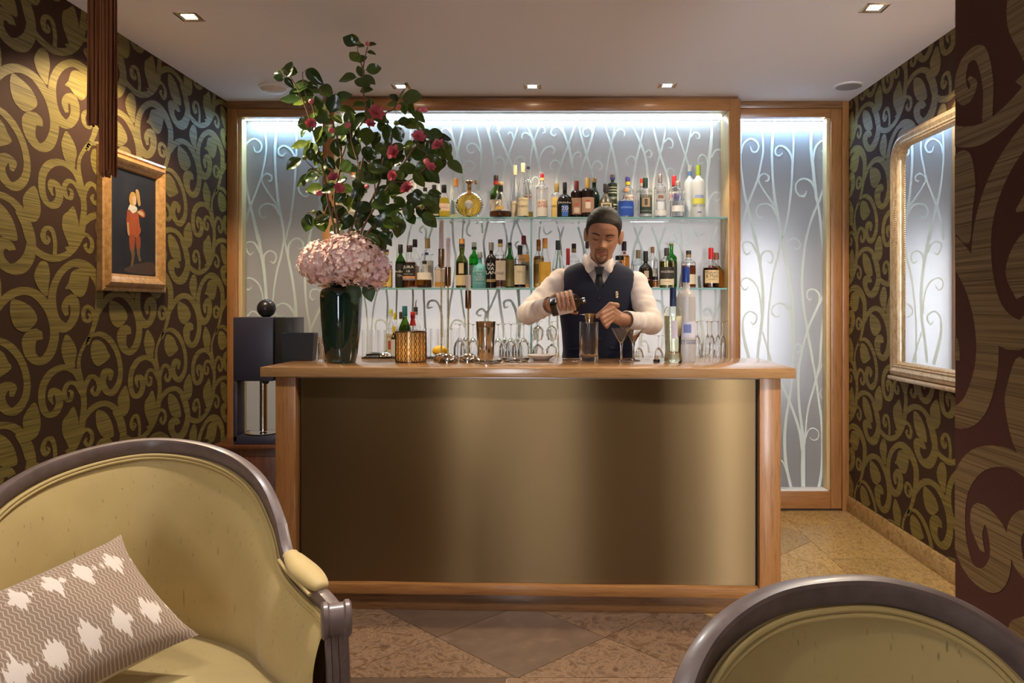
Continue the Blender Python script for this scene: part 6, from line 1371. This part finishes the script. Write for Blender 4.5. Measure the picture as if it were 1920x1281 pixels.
hm.tf(HM); hair_o = mpart('hair', hm, HAIR)
hst = MB(); rh = random.Random(5)
for k in range(300):
    x0 = rh.uniform(-.97, .97); rx, ry, rz, cz, cy = .0845, .1065, .1135, .1270, .004
    q = math.sqrt(1-x0*x0); zf = hairline(math.asin(max(-1, min(1, x0)))*.95)+.003
    t0 = math.asin(max(-1, min(.99, (zf-cz)/(rz*max(q, .12))))) if abs(zf-cz) < rz*max(q, .12) else .9
    pts = []; ph = rh.uniform(0, 6); a0 = math.asin(max(-1, min(1, x0*.97)))
    for i in range(15):
        th_ = t0+(math.radians(168)-t0)*i/14; lift = .0016*math.sin(i*.9+ph)+rh.uniform(0, .0006)
        pull = 1-.35*max(0, (th_-2.0))
        e_ = V3((x0*rx*pull*(1+lift*4), cy-(ry*q+lift)*math.cos(th_)*1.0, cz+(rz*q+lift)*math.sin(th_)))
        if i < 4 and a0 is not None: e_ = hsurf(a0, min(.225, zf-.004+i*.008), .0004+.0012*i).lerp(e_, i/4)
        pts.append(HM @ e_)
    tube(hst, pts, [.0003,.0008]+[.0014]*12+[.0006], 5)
HAIR2 = ramp_mat('brown_hair_strands', [(.3, (.012,.008,.006)), (.55, (.04,.026,.017)), (.8, (.12,.082,.054))], (60,4,4), 5, 4, .38)
o = mpart('hair_strands', hst, HAIR2); o['kind'] = 'stuff'
# brows, lashes, moustache and goatee
def face_strip(name, pts, rs, mt, off=.001):
    m = MB(); c = catmull([(x, h, 0) for x, h in pts], 5); n = len(c)
    tube(m, [HM @ face_pt(p[0], p[1], off) for p in c], [HS*np.interp(i/(n-1), np.linspace(0, 1, len(rs)), rs) for i in range(n)], 8); mpart(name, m, mt)
for s in (-1, 1):
    face_strip('eyebrow', [(s*.013,.1305),(s*.024,.1345),(s*.038,.1365),(s*.052,.1320)], [.0028,.0040,.0036,.0014], HAIR, .0002)
    face_strip('eyelashes', [(s*.0185,.1085),(s*.026,.1062),(s*.035,.1060),(s*.0445,.1090)], [.0010,.0019,.0020,.0011], HAIR, .0003)
    face_strip('moustache', [(s*.003,.0638),(s*.014,.0640),(s*.024,.0600),(s*.0275,.0540)], [.0007,.0013,.0011,.0006], HAIR, -.0002)
    face_strip('goatee', [(s*.0275,.046),(s*.0270,.034),(s*.022,.020),(s*.012,.008)], [.0005,.0010,.0016,.0022], HAIR, -.0006)
face_strip('goatee', [(-.018,.012),(-.008,.0040),(0,.002),(.008,.0040),(.018,.012)], [.002,.0045,.0055,.0045,.002], HAIR, -.0028)
face_strip('mouth_line', [(-.018,.0520),(-.009,.0508),(0,.0512),(.009,.0508),(.018,.0520)], [.0006,.0014,.0016,.0014,.0006], mat('mouth_shadow', (.09,.02,.018), .5), .0004)
# shirt: sleeves and torso as one garment, then cuffs, collar, waistcoat, tie
SHIRT = mat('white_cotton_shirt', (.78,.71,.69), .8, sheen=.1, bump=.6, bscale=22)
sm = MB()
def wob(a, b, r0, r1, n, amp, seed):
    """sleeve with soft creases"""
    rr = random.Random(seed); a, b = V3(a), V3(b); d = b-a; q = d.to_track_quat('Z', 'Y').to_matrix(); vs = []; sg = 22
    for i in range(n+1):
        u = i/n; r = r0+(r1-r0)*u
        for j in range(sg):
            t_ = 2*math.pi*j/sg; k = 1+amp*math.sin(u*22+2.2*math.sin(t_+seed)+t_)+amp*.6*math.sin(u*41+3*t_)
            vs.append(a+q @ V3((r*k*math.cos(t_), r*k*math.sin(t_), d.length*u)))
    sm.add(vs, ring_faces(n+1, sg)+[tuple(reversed(range(sg))), tuple(range(n*sg, (n+1)*sg))])
ball(sm, SHL, .063, 20, 12); ball(sm, SHR, .063, 20, 12); ball(sm, ELL, .057, 20, 12); ball(sm, ELR, .057, 20, 12)
wob(SHL, ELL, .064, .056, 26, .045, 1); wob(SHR, ELR, .064, .056, 26, .045, 2)
wob(ELL, ELL.lerp(WRL, .90), .056, .042, 22, .06, 3); wob(ELR, ELR.lerp(WRR, .86), .056, .042, 22, .06, 4)
capsule(sm, tp(-.09, 3.98, 1.43), SHL, .045, .060, 20); capsule(sm, tp(.09, 3.98, 1.42), SHR, .045, .060, 20)
RINGS = [(.86,.178,.118),(.95,.182,.120),(1.05,.170,.114),(1.15,.176,.115),(1.27,.192,.122),(1.36,.196,.122),(1.42,.192,.116),(1.46,.180,.104),(1.490,.150,.090),(1.515,.100,.074)]
def torso(mb, off, z0, z1, nz, sg, keep=None, squeeze=2.5):
    vs = []; zs = list(np.linspace(z0, z1, nz))
    for z in zs:
        w_, d_ = interp(RINGS, z)
        for j in range(sg):
            a = 2*math.pi*j/sg; c, s = math.cos(a), math.sin(a); k = (abs(c)**squeeze+abs(s)**squeeze)**(-1/squeeze)
            lean = -.02*(z-1.0)
            vs.append((TX+(w_+off)*k*c, 3.985+lean+(d_+off)*k*s, z+.018*max(0, (z-1.36))/.15*(-abs(c))))
    fs = []
    for i in range(nz-1):
        for j in range(sg):
            k = (j+1) % sg
            if keep is None or keep(*[sum(vs[q][e] for q in (i*sg+j, i*sg+k, (i+1)*sg+k, (i+1)*sg+j))/4 for e in range(3)]): fs.append((i*sg+j, i*sg+k, (i+1)*sg+k, (i+1)*sg+j))
    if keep is None: fs += [tuple(reversed(range(sg))), tuple(range((nz-1)*sg, nz*sg))]
    mb.add(vs, fs)
torso(sm, 0, .88, 1.512, 30, 40)
sme = solidify_voxels(sm, 'shirt', .006, 3, [SHIRT]); mpart('shirt', sme)
def cuff(w, e, r):
    d = (w-e).normalized(); m = MB(); q = d.to_track_quat('Z', 'Y').to_matrix().to_4x4(); base = w-d*.048
    lathe(m, [(r*.9,-.012),(r,-.008),(r*.97,.040),(r*.93,.042),(r*.90,.036),(r*.88,-.008)], 26); m.tf(Matrix.Translation(base) @ q); mpart('cuff', m, SHIRT, smooth=50)
cuff(WRR, ELR, .046); cuff(WRL, ELL, .045)
# collar
for s in (-1, 1):
    m = MB(); nb = tp(.004, 3.915, 1.500); vs = []
    top = [V3((TX+s*x, y, z)) for x, y, z in ((.060,4.02,1.545),(.068,3.97,1.550),(.060,3.915,1.542),(.036,3.878,1.514),(.005,3.858,1.488))]
    bot = [V3((TX+s*x, y, z)) for x, y, z in ((.074,4.03,1.500),(.084,3.965,1.500),(.078,3.898,1.488),(.057,3.846,1.446),(.016,3.846,1.470))]
    c1, c2 = catmull(top, 4), catmull(bot, 4)
    for p, q in zip(c1, c2): vs += [p, q]
    m.add(vs, ring_faces(len(c1), 2, 0, False)); o = mpart('collar', m, SHIRT); md = o.modifiers.new('thickness', 'SOLIDIFY'); md.thickness = .004; md.offset = 0
m = MB(); lathe(m, [(.066,1.47),(.063,1.535)], 30, (TX, 3.952, 0), sx=1.02, sy=.98); o = mpart('collar_band', m, SHIRT); md = o.modifiers.new('thickness', 'SOLIDIFY'); md.thickness = .003
# waistcoat
VEST = mat('navy_wool', (.007,.011,.036), .75, sheen=.05, bump=.1, bscale=500)
ZV = 1.352
vm = MB(); torso(vm, .0075, .875, 1.512, 60, 96, lambda x, y, z: True)
bm = bmesh.new(); bm.from_mesh(mesh_of(vm, 'waistcoat', 0)); vme = bpy.data.meshes.new('waistcoat')
for co, no in (((TX,0,ZV),(1,0,-.60)), ((TX,0,ZV),(-1,0,-.60)), ((TX+.186,0,1.34),(1,0,.08)), ((TX-.186,0,1.34),(-1,0,.08)), ((TX,0,1.30),(0,0,1)), ((TX,0,1.495),(0,0,1)), ((TX+.09,0,0),(1,0,0)), ((TX-.09,0,0),(1,0,0))):
    bmesh.ops.bisect_plane(bm, geom=bm.verts[:]+bm.edges[:]+bm.faces[:], plane_co=co, plane_no=no)
def cut_vest(c):
    dx, z = abs(c.x-TX), c.z
    if z > 1.30 and (dx-.186)+.08*(z-1.34) > 0: return True
    if c.y < 3.99 and z > ZV and dx < (z-ZV)*.60: return True
    return z > 1.495 and dx < .09
bmesh.ops.delete(bm, geom=[f for f in bm.faces if cut_vest(f.calc_center_median())], context='FACES'); bm.to_mesh(vme); bm.free()
vme.polygons.foreach_set('use_smooth', [True]*len(vme.polygons))
o = mpart('waistcoat', vme, VEST); md = o.modifiers.new('thickness', 'SOLIDIFY'); md.thickness = .005; md.offset = 1
for z in (1.318, 1.215, 1.115, 1.02):
    w_, d_ = interp(RINGS, z); m = MB(); lathe(m, [(.0075,0),(.0085,.002),(.0065,.0045),(.004,.003)], 18, cap0=True, cap1=True); m.tf(Matrix.Translation((TX+.002, 3.985-.02*(z-1)-d_-.0135, z)) @ Matrix.Rotation(R(90), 4, 'X')); mpart('button', m, mat('dark_horn_button', (.03,.03,.05), .25), smooth=40)
def front_y(dx, z):
    w_, d_ = interp(RINGS, z); w_ += .0125; d_ += .0125; return 3.985-.02*(z-1)-d_*(max(0, 1-(abs(dx)/w_)**2.5))**(1/2.5)
m = MB(); z = 1.335; box(m, .055, .125, -.002, .002, -.008, .008, .001); m.tf(Matrix.Translation((TX, front_y(.09, z)-.001, z)) @ Matrix.Rotation(R(9), 4, 'Z')); mpart('breast_pocket', m, VEST, smooth=30)
m = MB(); zz = PZ(553, 3.86); xx = PX(1156, 3.86)-TX
for k, (w_, h_) in enumerate(((.008,.007),(.0085,.008),(.0075,.006))): ball(m, (TX+xx, front_y(xx, zz)-.003, zz+.012-k*.012), (w_, .003, h_), 14, 8)
mpart('lapel_badge', m, mat('gilt_badge', (.66,.56,.38), .25, .8))
for s in (-1, 1):
    z = 1.06; m = MB(); box(m, -.055, .055, -.002, .002, -.007, .007, .001); m.tf(Matrix.Translation((TX+s*.105, front_y(.105, z)-.001, z)) @ Matrix.Rotation(R(s*14), 4, 'Z') @ Matrix.Rotation(R(s*6), 4, 'Y')); mpart('welt_pocket', m, VEST, smooth=30)
# tie
TIE = mat('black_navy_tie', (.008,.009,.016), .5, sheen=.2)
m = MB(); yk = 3.842
kn = [(-.026,1.478),(.026,1.478),(.017,1.438),(-.017,1.438)]
vs = [(TX+x, yk-.004, z) for x, z in kn]+[(TX+x*.8, yk-.016, 1.458+(z-1.458)*.8) for x, z in kn]+[(TX+x, yk+.010, z) for x, z in kn]
m.add(vs, [(4,5,6,7)]+[(i, (i+1)%4, 4+(i+1)%4, 4+i) for i in range(4)]+[(8+i, 8+(i+1)%4, (i+1)%4, i) for i in range(4)]); mpart('tie_knot', m, TIE, smooth=60)
m = MB(); vs = []
for z, w_ in ((1.442,.014),(1.41,.019),(1.37,.026),(1.33,.030)):
    y = 3.985-.02*(z-1)-interp(RINGS, z)[1]-.0062; vs += [(TX-w_, y+.002, z), (TX, y-.004, z), (TX+w_, y+.002, z)]
m.add(vs, ring_faces(4, 3, 0, False)); mpart('tie_blade', m, TIE, smooth=0)
# trousers and shoes
tm = MB(); torso(tm, .002, .80, .90, 6, 36)
for s in (-1, 1):
    capsule(tm, tp(s*.085, 3.99, .88), tp(s*.095, 3.985, .48), .092, .070, 20); capsule(tm, tp(s*.095, 3.985, .48), tp(s*.10, 4.0, .10), .068, .058, 20)
mpart('trousers', solidify_voxels(tm, 'trousers', .010, 2, [mat('black_trousers', (.010,.010,.014), .8)]))
for s in (-1, 1):
    m = MB(); an = tp(s*.10, 4.0, .09); capsule(m, an+V3((0,.02,-.035)), an+V3((0,-.15,-.045)), .055, .045, 18); m.v = [(x, y, max(.0005, z)) for x, y, z in m.v]; mpart('shoe', m, mat('black_leather', (.01,.01,.01), .25))
# ------------------------------------------------------------------ the bottle he pours from, and the jigger
t = thing('bottle', 'square black bottle with white label, tilted in the barman\'s hand', 'bottle', bl(-.070, 0, 0))
Mb = Matrix((BU.cross(BA), BU, BA)).transposed().to_4x4() if False else Matrix((BN, BU, BN.cross(BU))).transposed().to_4x4()
ax = BN.cross(BU)
if ax.dot(BA) < 0: Mb = Matrix((-BN, BU, (-BN).cross(BU))).transposed().to_4x4()
t.matrix_world = Matrix.Translation(bl(-.070, 0, 0)) @ Mb
DKG = mat('near_black_bottle_glass', (.010,.008,.007), .06, coat=.5)
m = MB(); lathe(m, [(s_*.94,0),(s_,.004),(s_,.112),(s_*.92,.122),(s_*.50,.134),(s_*.34,.142),(s_*.33,.156)], 40, n=7, cap0=True, cap1=True); obj('glass_body', mesh_of(m, 'glass_body', 40), DKG, t)
m = MB(); lathe(m, [(s_*.36,.150),(s_*.40,.152),(s_*.40,.162),(s_*.30,.164)], 20, cap0=True, cap1=True); obj('neck_ring', m, mat('steel_collar', (.35,.33,.30), .2, 1), t)
loc_n = (Mb.to_3x3().inverted() @ BN); loc_u = (Mb.to_3x3().inverted() @ BU)
for nn, tt, a0, a1 in ((loc_u, loc_n, .026, .098), (loc_n, loc_u, .030, .100)):
    m = MB(); q = s_*1.004; w2 = s_*.86
    vs = [nn*q+tt*(-w2)+V3((0,0,a0)), nn*q+tt*w2+V3((0,0,a0)), nn*q+tt*w2+V3((0,0,a1)), nn*q+tt*(-w2)+V3((0,0,a1))]
    m.add(vs, [(0,1,2,3)]); obj('paper_label', m, plain((.72,.68,.66), .6), t)
t = thing('jigger', 'brassy steel jigger pinched above the mixing glass', 'jigger', JG+V3((0,0,-.026)))
m = MB(); lathe(m, [(.001,.006),(.0135,.006),(.0165,0),(.0175,.001),(.016,.008),(.0245,.046),(.0235,.046),(.015,.010),(.001,.010)], 32); obj('cup', mesh_of(m, 'cup', 50), mat('polished_champagne_metal', (.72,.57,.40), .14, 1), t)
m = MB(); box(m, -.044, .044, -.003, .003, .040, .0425, .001); obj('handle', m, STEEL, t)
# ------------------------------------------------------------------ upholstered armchairs
FRAME = ramp_mat('taupe_lacquered_wood', [(.3, (.105,.068,.058)), (.6, (.145,.098,.085)), (.8, (.17,.12,.105))], (8,8,8), 4, 5, .40, coat=.10)
def silk(name, c0, c1):
    mm, nt, b = new_mat(name); L = nt.links.new
    tc = nt.nodes.new('ShaderNodeTexCoord'); out = None
    def nz(scale, s, d=3):
        mp = nt.nodes.new('ShaderNodeMapping'); mp.inputs['Scale'].default_value = scale; t = nt.nodes.new('ShaderNodeTexNoise'); t.inputs['Scale'].default_value = s; t.inputs['Detail'].default_value = d
        L(tc.outputs['Object'], mp.inputs[0]); L(mp.outputs[0], t.inputs['Vector']); return t.outputs['Fac']
    weave, slub = nz((1,1,1), 7), nz((170,170,16), 1.0, 2)
    rp = nt.nodes.new('ShaderNodeValToRGB'); rp.color_ramp.elements[0].position = .3; rp.color_ramp.elements[0].color = (*c0, 1); rp.color_ramp.elements[1].position = .7; rp.color_ramp.elements[1].color = (*c1, 1)
    L(weave, rp.inputs[0])
    r2 = nt.nodes.new('ShaderNodeValToRGB'); r2.color_ramp.elements[0].position = .25; r2.color_ramp.elements[0].color = (.55,.52,.45,1); r2.color_ramp.elements[1].position = .33; r2.color_ramp.elements[1].color = (1,1,1,1)
    L(slub, r2.inputs[0])
    mx = nt.nodes.new('ShaderNodeMix'); mx.data_type = 'RGBA'; mx.blend_type = 'MULTIPLY'; mx.inputs[0].default_value = 1; L(rp.outputs[0], mx.inputs[6]); L(r2.outputs[0], mx.inputs[7])
    L(mx.outputs[2], b.inputs['Base Color']); b.inputs['Roughness'].default_value = .62; b.inputs['Sheen Weight'].default_value = .25; b.inputs['Sheen Roughness'].default_value = .4
    bp = nt.nodes.new('ShaderNodeBump'); bp.inputs['Strength'].default_value = .12; bp.inputs['Distance'].default_value = .002; L(nz((1,1,1), 420, 2), bp.inputs['Height']); L(bp.outputs[0], b.inputs['Normal'])
    return mm
SILK = silk('olive_gold_silk', (.43,.300,.108), (.49,.350,.132)); WELT = mat('olive_gold_welt', (.45,.32,.12), .7)
def armchair(name, label, loc, rotz, half, seat_z=.44, arm_i=None, fk=1.0, bulge=.035):
    """half: rail path from back centre to right arm tip [(x,y,z)] (chair faces -y)"""
    t = thing(name, label, 'armchair', loc, rotz, 'olive upholstered armchairs')
    full = [Vector(p) for p in catmull([(-p[0], p[1], p[2]) for p in reversed(half[1:])]+list(half), 8)]; n = len(full)
    # inward direction in plan and a slight outward lean
    ctr = Vector((0, half[0][1]*.15-.05, 0))
    T = [(full[min(i+1,n-1)]-full[max(i-1,0)]).normalized() for i in range(n)]
    inn = []
    for i in range(n):
        p = Vector((T[i].x, T[i].y, 0)); 
        q = Vector((-p.y, p.x, 0)).normalized() if p.length > 1e-5 else Vector((0,-1,0))
        if q.dot(ctr-Vector((full[i].x, full[i].y, 0))) < 0: q = -q
        inn.append(q)
    # frame rail: rounded rectangle section; a = up-ish normal of the rail in its own plane, b = inward
    sec = [(.0,-.016),(.004,-.020),(.010,-.0215),(.0,0)]
    prof = [(a*fk, b*.78) for a, b in ((-.046,.012),(-.046,-.012),(-.040,-.017),(-.008,-.021),(-.002,-.018),(0,-.010),(.001,.004),(-.002,.012),(-.008,.016),(-.040,.016))]
    m = MB(); vs = []; upv = []
    for i in range(n):
        u = (inn[i].cross(T[i])); u = u if u.z > 0 or abs(u.z) < .05 and u.x*full[i].x > 0 else -u
        u = (u-T[i]*u.dot(T[i])).normalized(); upv.append(u)
    for i in range(n):
        for a, b in prof: vs.append(full[i]+upv[i]*a-inn[i]*b)
    k = len(prof); m.add(vs, ring_faces(n, k)+[tuple(reversed(range(k))), tuple(range((n-1)*k, n*k))]); obj('back_rail', m, FRAME, t)
    # inside upholstery: from the rail's lower edge down to the seat, gently bulged
    nj = 12
    def panel(off, top_drop, bulge, zb):
        vs = []
        for i in range(n):
            top = full[i]-upv[i]*top_drop+inn[i]*off; wt = abs(2*i/(n-1)-1)**4; bot = Vector((full[i].x*(.93+.07*wt), full[i].y*(.90+.10*wt), zb))+inn[i]*(off+.015)
            for j in range(nj+1):
                v = j/nj; p = top.lerp(bot, v)+inn[i]*(bulge*math.sin(math.pi*min(1, v*1.05))**.7 if off > 0 else -bulge*math.sin(math.pi*v)); vs.append(p)
        return MB().add(vs, ring_faces(n, nj+1, 0, False))
    obj('inside_back', mesh_of(panel(.010, .042*fk, bulge, seat_z-.06), 'inside_back', 180), SILK, t)
    obj('outside_back', mesh_of(panel(-.012, .042*fk, .006, seat_z-.14), 'outside_back', 180), SILK, t)
    wl = MB(); tube(wl, [full[i]-upv[i]*(.046*fk+.0015)+inn[i]*.019 for i in range(n)], .0042, 8); obj('welt', wl, WELT, t)
    wl = MB(); tube(wl, [full[i]-upv[i]*(.046*fk+.0090)+inn[i]*.021 for i in range(n)], .0036, 8); obj('welt', wl, WELT, t)
    # front edge posts with scrolled arm ends
    tip = full[-1]
    for s in (1, -1):
        tx = Vector((s*tip.x, tip.y, tip.z))
        m = MB(); q = []
        for a in np.linspace(0, 2*math.pi, 20, endpoint=False): q.append((math.cos(a), math.sin(a)))
        vs = []
        for xx, rr in ((-.030,.030),(-.026,.034),(-.018,.034),(-.014,.030),(.014,.030),(.018,.034),(.026,.034),(.030,.030)):
            vs += [tx+Vector((xx, -.012+rr*c, -.030+rr*1.12*sn)) for c, sn in q]
        m.add(vs, ring_faces(8, 20)+[tuple(reversed(range(20))), tuple(range(140, 160))]); obj('arm_scroll', m, FRAME, t)
        m = MB(); zt_ = tx.z-.055
        pts = [tx+Vector((0,-.008,-.055)), Vector((tx.x+s*.006, tx.y+.002, zt_*.75)), Vector((tx.x+s*.002, tx.y+.012, zt_*.5)), Vector((tx.x-s*.004, tx.y+.01, seat_z-.10)), Vector((tx.x-s*.006, tx.y+.008, .20)), Vector((tx.x, tx.y-.012, .0))]
        fl_ = [(1,.75),(.9,.95),(.55,1),(.45,.86),(.15,.86),(.05,1),(-.05,1),(-.15,.86),(-.45,.86),(-.55,1),(-.9,.95),(-1,.75),(-1,-.75),(-.8,-1),(.8,-1),(1,-.75)]
        tube(m, catmull(pts, 5), [.024]*16+[.023]*5+[.018]*5, prof=[(a, b) for b, a in fl_], up=(0,-1,0)); obj('front_leg', m, FRAME, t)
        m = MB(); tube(m, [Vector((s*half[2][0]*.9, half[2][1]*.9, seat_z-.12)), Vector((s*half[2][0]*.95, half[2][1]+.06, .0))], [.024,.016], 10); obj('rear_leg', m, FRAME, t)
        if arm_i:
            seg_ = [(Vector((s*p[0], p[1], p[2]))) for p in catmull(arm_i, 5)]
            m = MB(); rr = [.031*math.sin(math.pi*min(.97, max(.10, (i+.6)/(len(seg_)+.2))))**.45 for i in range(len(seg_))]
            tube(m, [p+Vector((0,0,-.004)) for p in seg_], rr, prof=[(.62*math.sin(q_), math.cos(q_)) for q_ in np.linspace(0, 2*math.pi, 20, endpoint=False)], up=(0,0,1)); pad = obj('arm_pad', mesh_of(m, 'arm_pad', 180), SILK, t)
            m = MB(); tube(m, [p+Vector((-s*.026,-.004,-.014)) for p in seg_], .0042, 6); obj('welt', m, WELT, pad)
    # seat: rounded cushion filling the plan of the frame
    out = [(p.x*.90, p.y*.88) for p in full]
    y0 = full[-1].y; out += [(x, y0-.035*(1-(x/abs(full[-1].x))**2)-.01) for x in np.linspace(full[-1].x*.9, -full[-1].x*.9, 14)[::1]][1:-1] if False else []
    poly = out+[(x, y0-.05*(1-(x/full[-1].x)**2)) for x in np.linspace(full[-1].x*.88, -full[-1].x*.88, 14)]
    c = (0, sum(p[1] for p in poly)/len(poly)); m = MB(); vs = []; np_ = len(poly)
    for f, z in ((1.0,-.09),(1.01,-.06),(1.0,-.03),(.965,-.010),(.90,.004),(.75,.018),(.5,.028),(.25,.032),(.02,.033)):
        vs += [(c[0]+(x-c[0])*f, c[1]+(y-c[1])*f, seat_z+z) for x, y in poly]
    m.add(vs, ring_faces(9, np_)+[tuple(range(8*np_, 9*np_))]); obj('seat_cushion', mesh_of(m, 'seat_cushion', 180), silk('olive_ribbed_seat', (.35,.255,.095), (.41,.30,.12)), t)
    m = MB(); vs = []
    for f, z in ((.97,-.17),(.99,-.165),(.99,-.095),(.97,-.09)): vs += [(c[0]+(x-c[0])*f, c[1]+(y-c[1])*f, seat_z+z) for x, y in poly]
    m.add(vs, ring_faces(4, np_)+[tuple(range(3*np_, 4*np_)), tuple(reversed(range(np_)))]); obj('seat_rail', m, FRAME, t)
    return t
half = [(0,.33,.925),(.12,.285,.917),(.22,.195,.893),(.29,.105,.845),(.330,.030,.770),(.352,-.040,.695),(.385,-.125,.668),(.420,-.220,.660),(.438,-.270,.650)]
back = P(276, 821, 2.02); th = R(20)
d = Vector((math.sin(th), -math.cos(th), 0)); org = Vector((back.x, back.y, 0))+d*.33
AL = armchair('armchair', 'olive silk armchair with taupe wood frame, holding the patterned cushion', org, th, half, .43, [(.352,-.045,.698),(.372,-.100,.684),(.394,-.160,.677),(.414,-.212,.668)], .86, .032)
half2 = [(0,.20,.924),(.085,.192,.919),(.165,.165,.897),(.222,.128,.860),(.258,.085,.806),(.278,.040,.735),(.288,-.02,.665),(.300,-.10,.640),(.312,-.18,.632),(.318,-.215,.622)]
back2 = P(1545, 1080, .985); th2 = R(13); d2 = Vector((math.sin(th2), -math.cos(th2), 0)); org2 = Vector((back2.x, back2.y, 0))+d2*.20
AR = armchair('armchair', 'olive armchair back with dark wood rim, close by the near wall', org2, th2, half2, .43, [(.290,-.04,.668),(.298,-.09,.655),(.306,-.15,.648)], .74, .016)
# ------------------------------------------------------------------ cushion on the left armchair
def ikat():
    mm, nt, b = new_mat('taupe_ikat_weave'); L = nt.links.new; N = nt.nodes.new
    def math_(op, a, bb=None, clamp=False):
        x = N('ShaderNodeMath'); x.operation = op; x.use_clamp = clamp
        for i, q in enumerate((a, bb)):
            if q is None: continue
            if isinstance(q, (int, float)): x.inputs[i].default_value = q
            else: L(q, x.inputs[i])
        return x.outputs[0]
    tc = N('ShaderNodeTexCoord'); sp = N('ShaderNodeSeparateXYZ'); L(tc.outputs['Object'], sp.inputs[0]); u, v = sp.outputs[0], sp.outputs[1]
    zig = math_('MULTIPLY', math_('PINGPONG', math_('ADD', v, 1.0), .010), .42)
    ln = math_('FRACT', math_('MULTIPLY', math_('ADD', math_('ADD', u, math_('MULTIPLY', v, .12)), zig), 125.0)); line = math_('LESS_THAN', ln, .27)
    # pale flame shapes on two rows
    nz = N('ShaderNodeTexNoise'); nz.inputs['Scale'].default_value = 1; mp = N('ShaderNodeMapping'); mp.inputs['Scale'].default_value = (150, 5, 1); L(tc.outputs['Object'], mp.inputs[0]); L(mp.outputs[0], nz.inputs['Vector'])
    jag = math_('MULTIPLY', math_('SUBTRACT', nz.outputs['Fac'], .5), .085)
    fu = math_('SUBTRACT', math_('PINGPONG', math_('ADD', u, .5), .029), .0145)
    row = math_('ABSOLUTE', math_('SUBTRACT', math_('ABSOLUTE', math_('ADD', v, 0)), .072))
    blob = math_('ADD', math_('MULTIPLY', math_('ABSOLUTE', math_('SUBTRACT', math_('PINGPONG', math_('ADD', u, .5), .032), .032)), 1.05), math_('MULTIPLY', math_('ADD', row, jag), .62))
    fl_ = math_('LESS_THAN', blob, .0225)
    mix = N('ShaderNodeMix'); mix.data_type = 'RGBA'; mix.inputs[6].default_value = (.225,.145,.092,1); mix.inputs[7].default_value = (.44,.35,.275,1)
    L(math_('MAXIMUM', math_('MULTIPLY', line, .85), fl_), mix.inputs[0])
    m2 = N('ShaderNodeMix'); m2.data_type = 'RGBA'; m2.inputs[7].default_value = (.60,.50,.42,1); L(mix.outputs[2], m2.inputs[6]); L(fl_, m2.inputs[0])
    L(m2.outputs[2], b.inputs['Base Color']); b.inputs['Roughness'].default_value = .9; b.inputs['Sheen Weight'].default_value = .15
    bp = N('ShaderNodeBump'); bp.inputs['Strength'].default_value = .3; bp.inputs['Distance'].default_value = .002; n3 = N('ShaderNodeTexNoise'); n3.inputs['Scale'].default_value = 500; L(tc.outputs['Object'], n3.inputs['Vector']); L(n3.outputs['Fac'], bp.inputs['Height']); L(bp.outputs[0], b.inputs['Normal'])
    return mm
hw, hh = .248, .160
def pillow_side(sg):
    m = MB(); n1, n2 = 40, 28; vs = []
    for i in range(n1+1):
        for j in range(n2+1):
            a, c = -1+2*i/n1, -1+2*j/n2
            pin = 1-.15*(1-abs(a)**2)*abs(c)**2; pin2 = 1-.10*(1-abs(c)**2)*abs(a)**2
            z = .078*((1-a*a)*(1-c*c))**.46+.0035*math.sin(7*a+3*c)*(1-a*a)*(1-c*c)
            vs.append((a*hw*pin2, c*hh*pin, sg*z))
    fs = ring_faces(n1+1, n2+1, 0, False)
    return m.add(vs, fs if sg > 0 else [tuple(reversed(f)) for f in fs])
# the cushion's corners as seen in the photo give its plane
pc = [P(225, 1005, 1.80), P(342, 1215, 1.66), P(-10, 1105, 1.58)]
top_r, bot_r, top_l = pc
ex = (top_r-top_l).normalized(); ey = (top_r-bot_r); ey = (ey-ex*ey.dot(ex)).normalized(); ez = ex.cross(ey)
cen = top_r-ex*hw*.985-ey*hh*.985
PIL = thing('cushion', 'taupe and cream flame patterned cushion on the olive armchair', 'cushion', cen)
PIL.matrix_world = Matrix.Translation(cen) @ Matrix((ex, ey, ez)).transposed().to_4x4()
obj('front_cover', mesh_of(pillow_side(1), 'front_cover', 180), ikat(), PIL)
obj('back_cover', mesh_of(pillow_side(-1), 'back_cover', 180), mat('plain_cream_linen', (.52,.44,.36), .9), PIL)
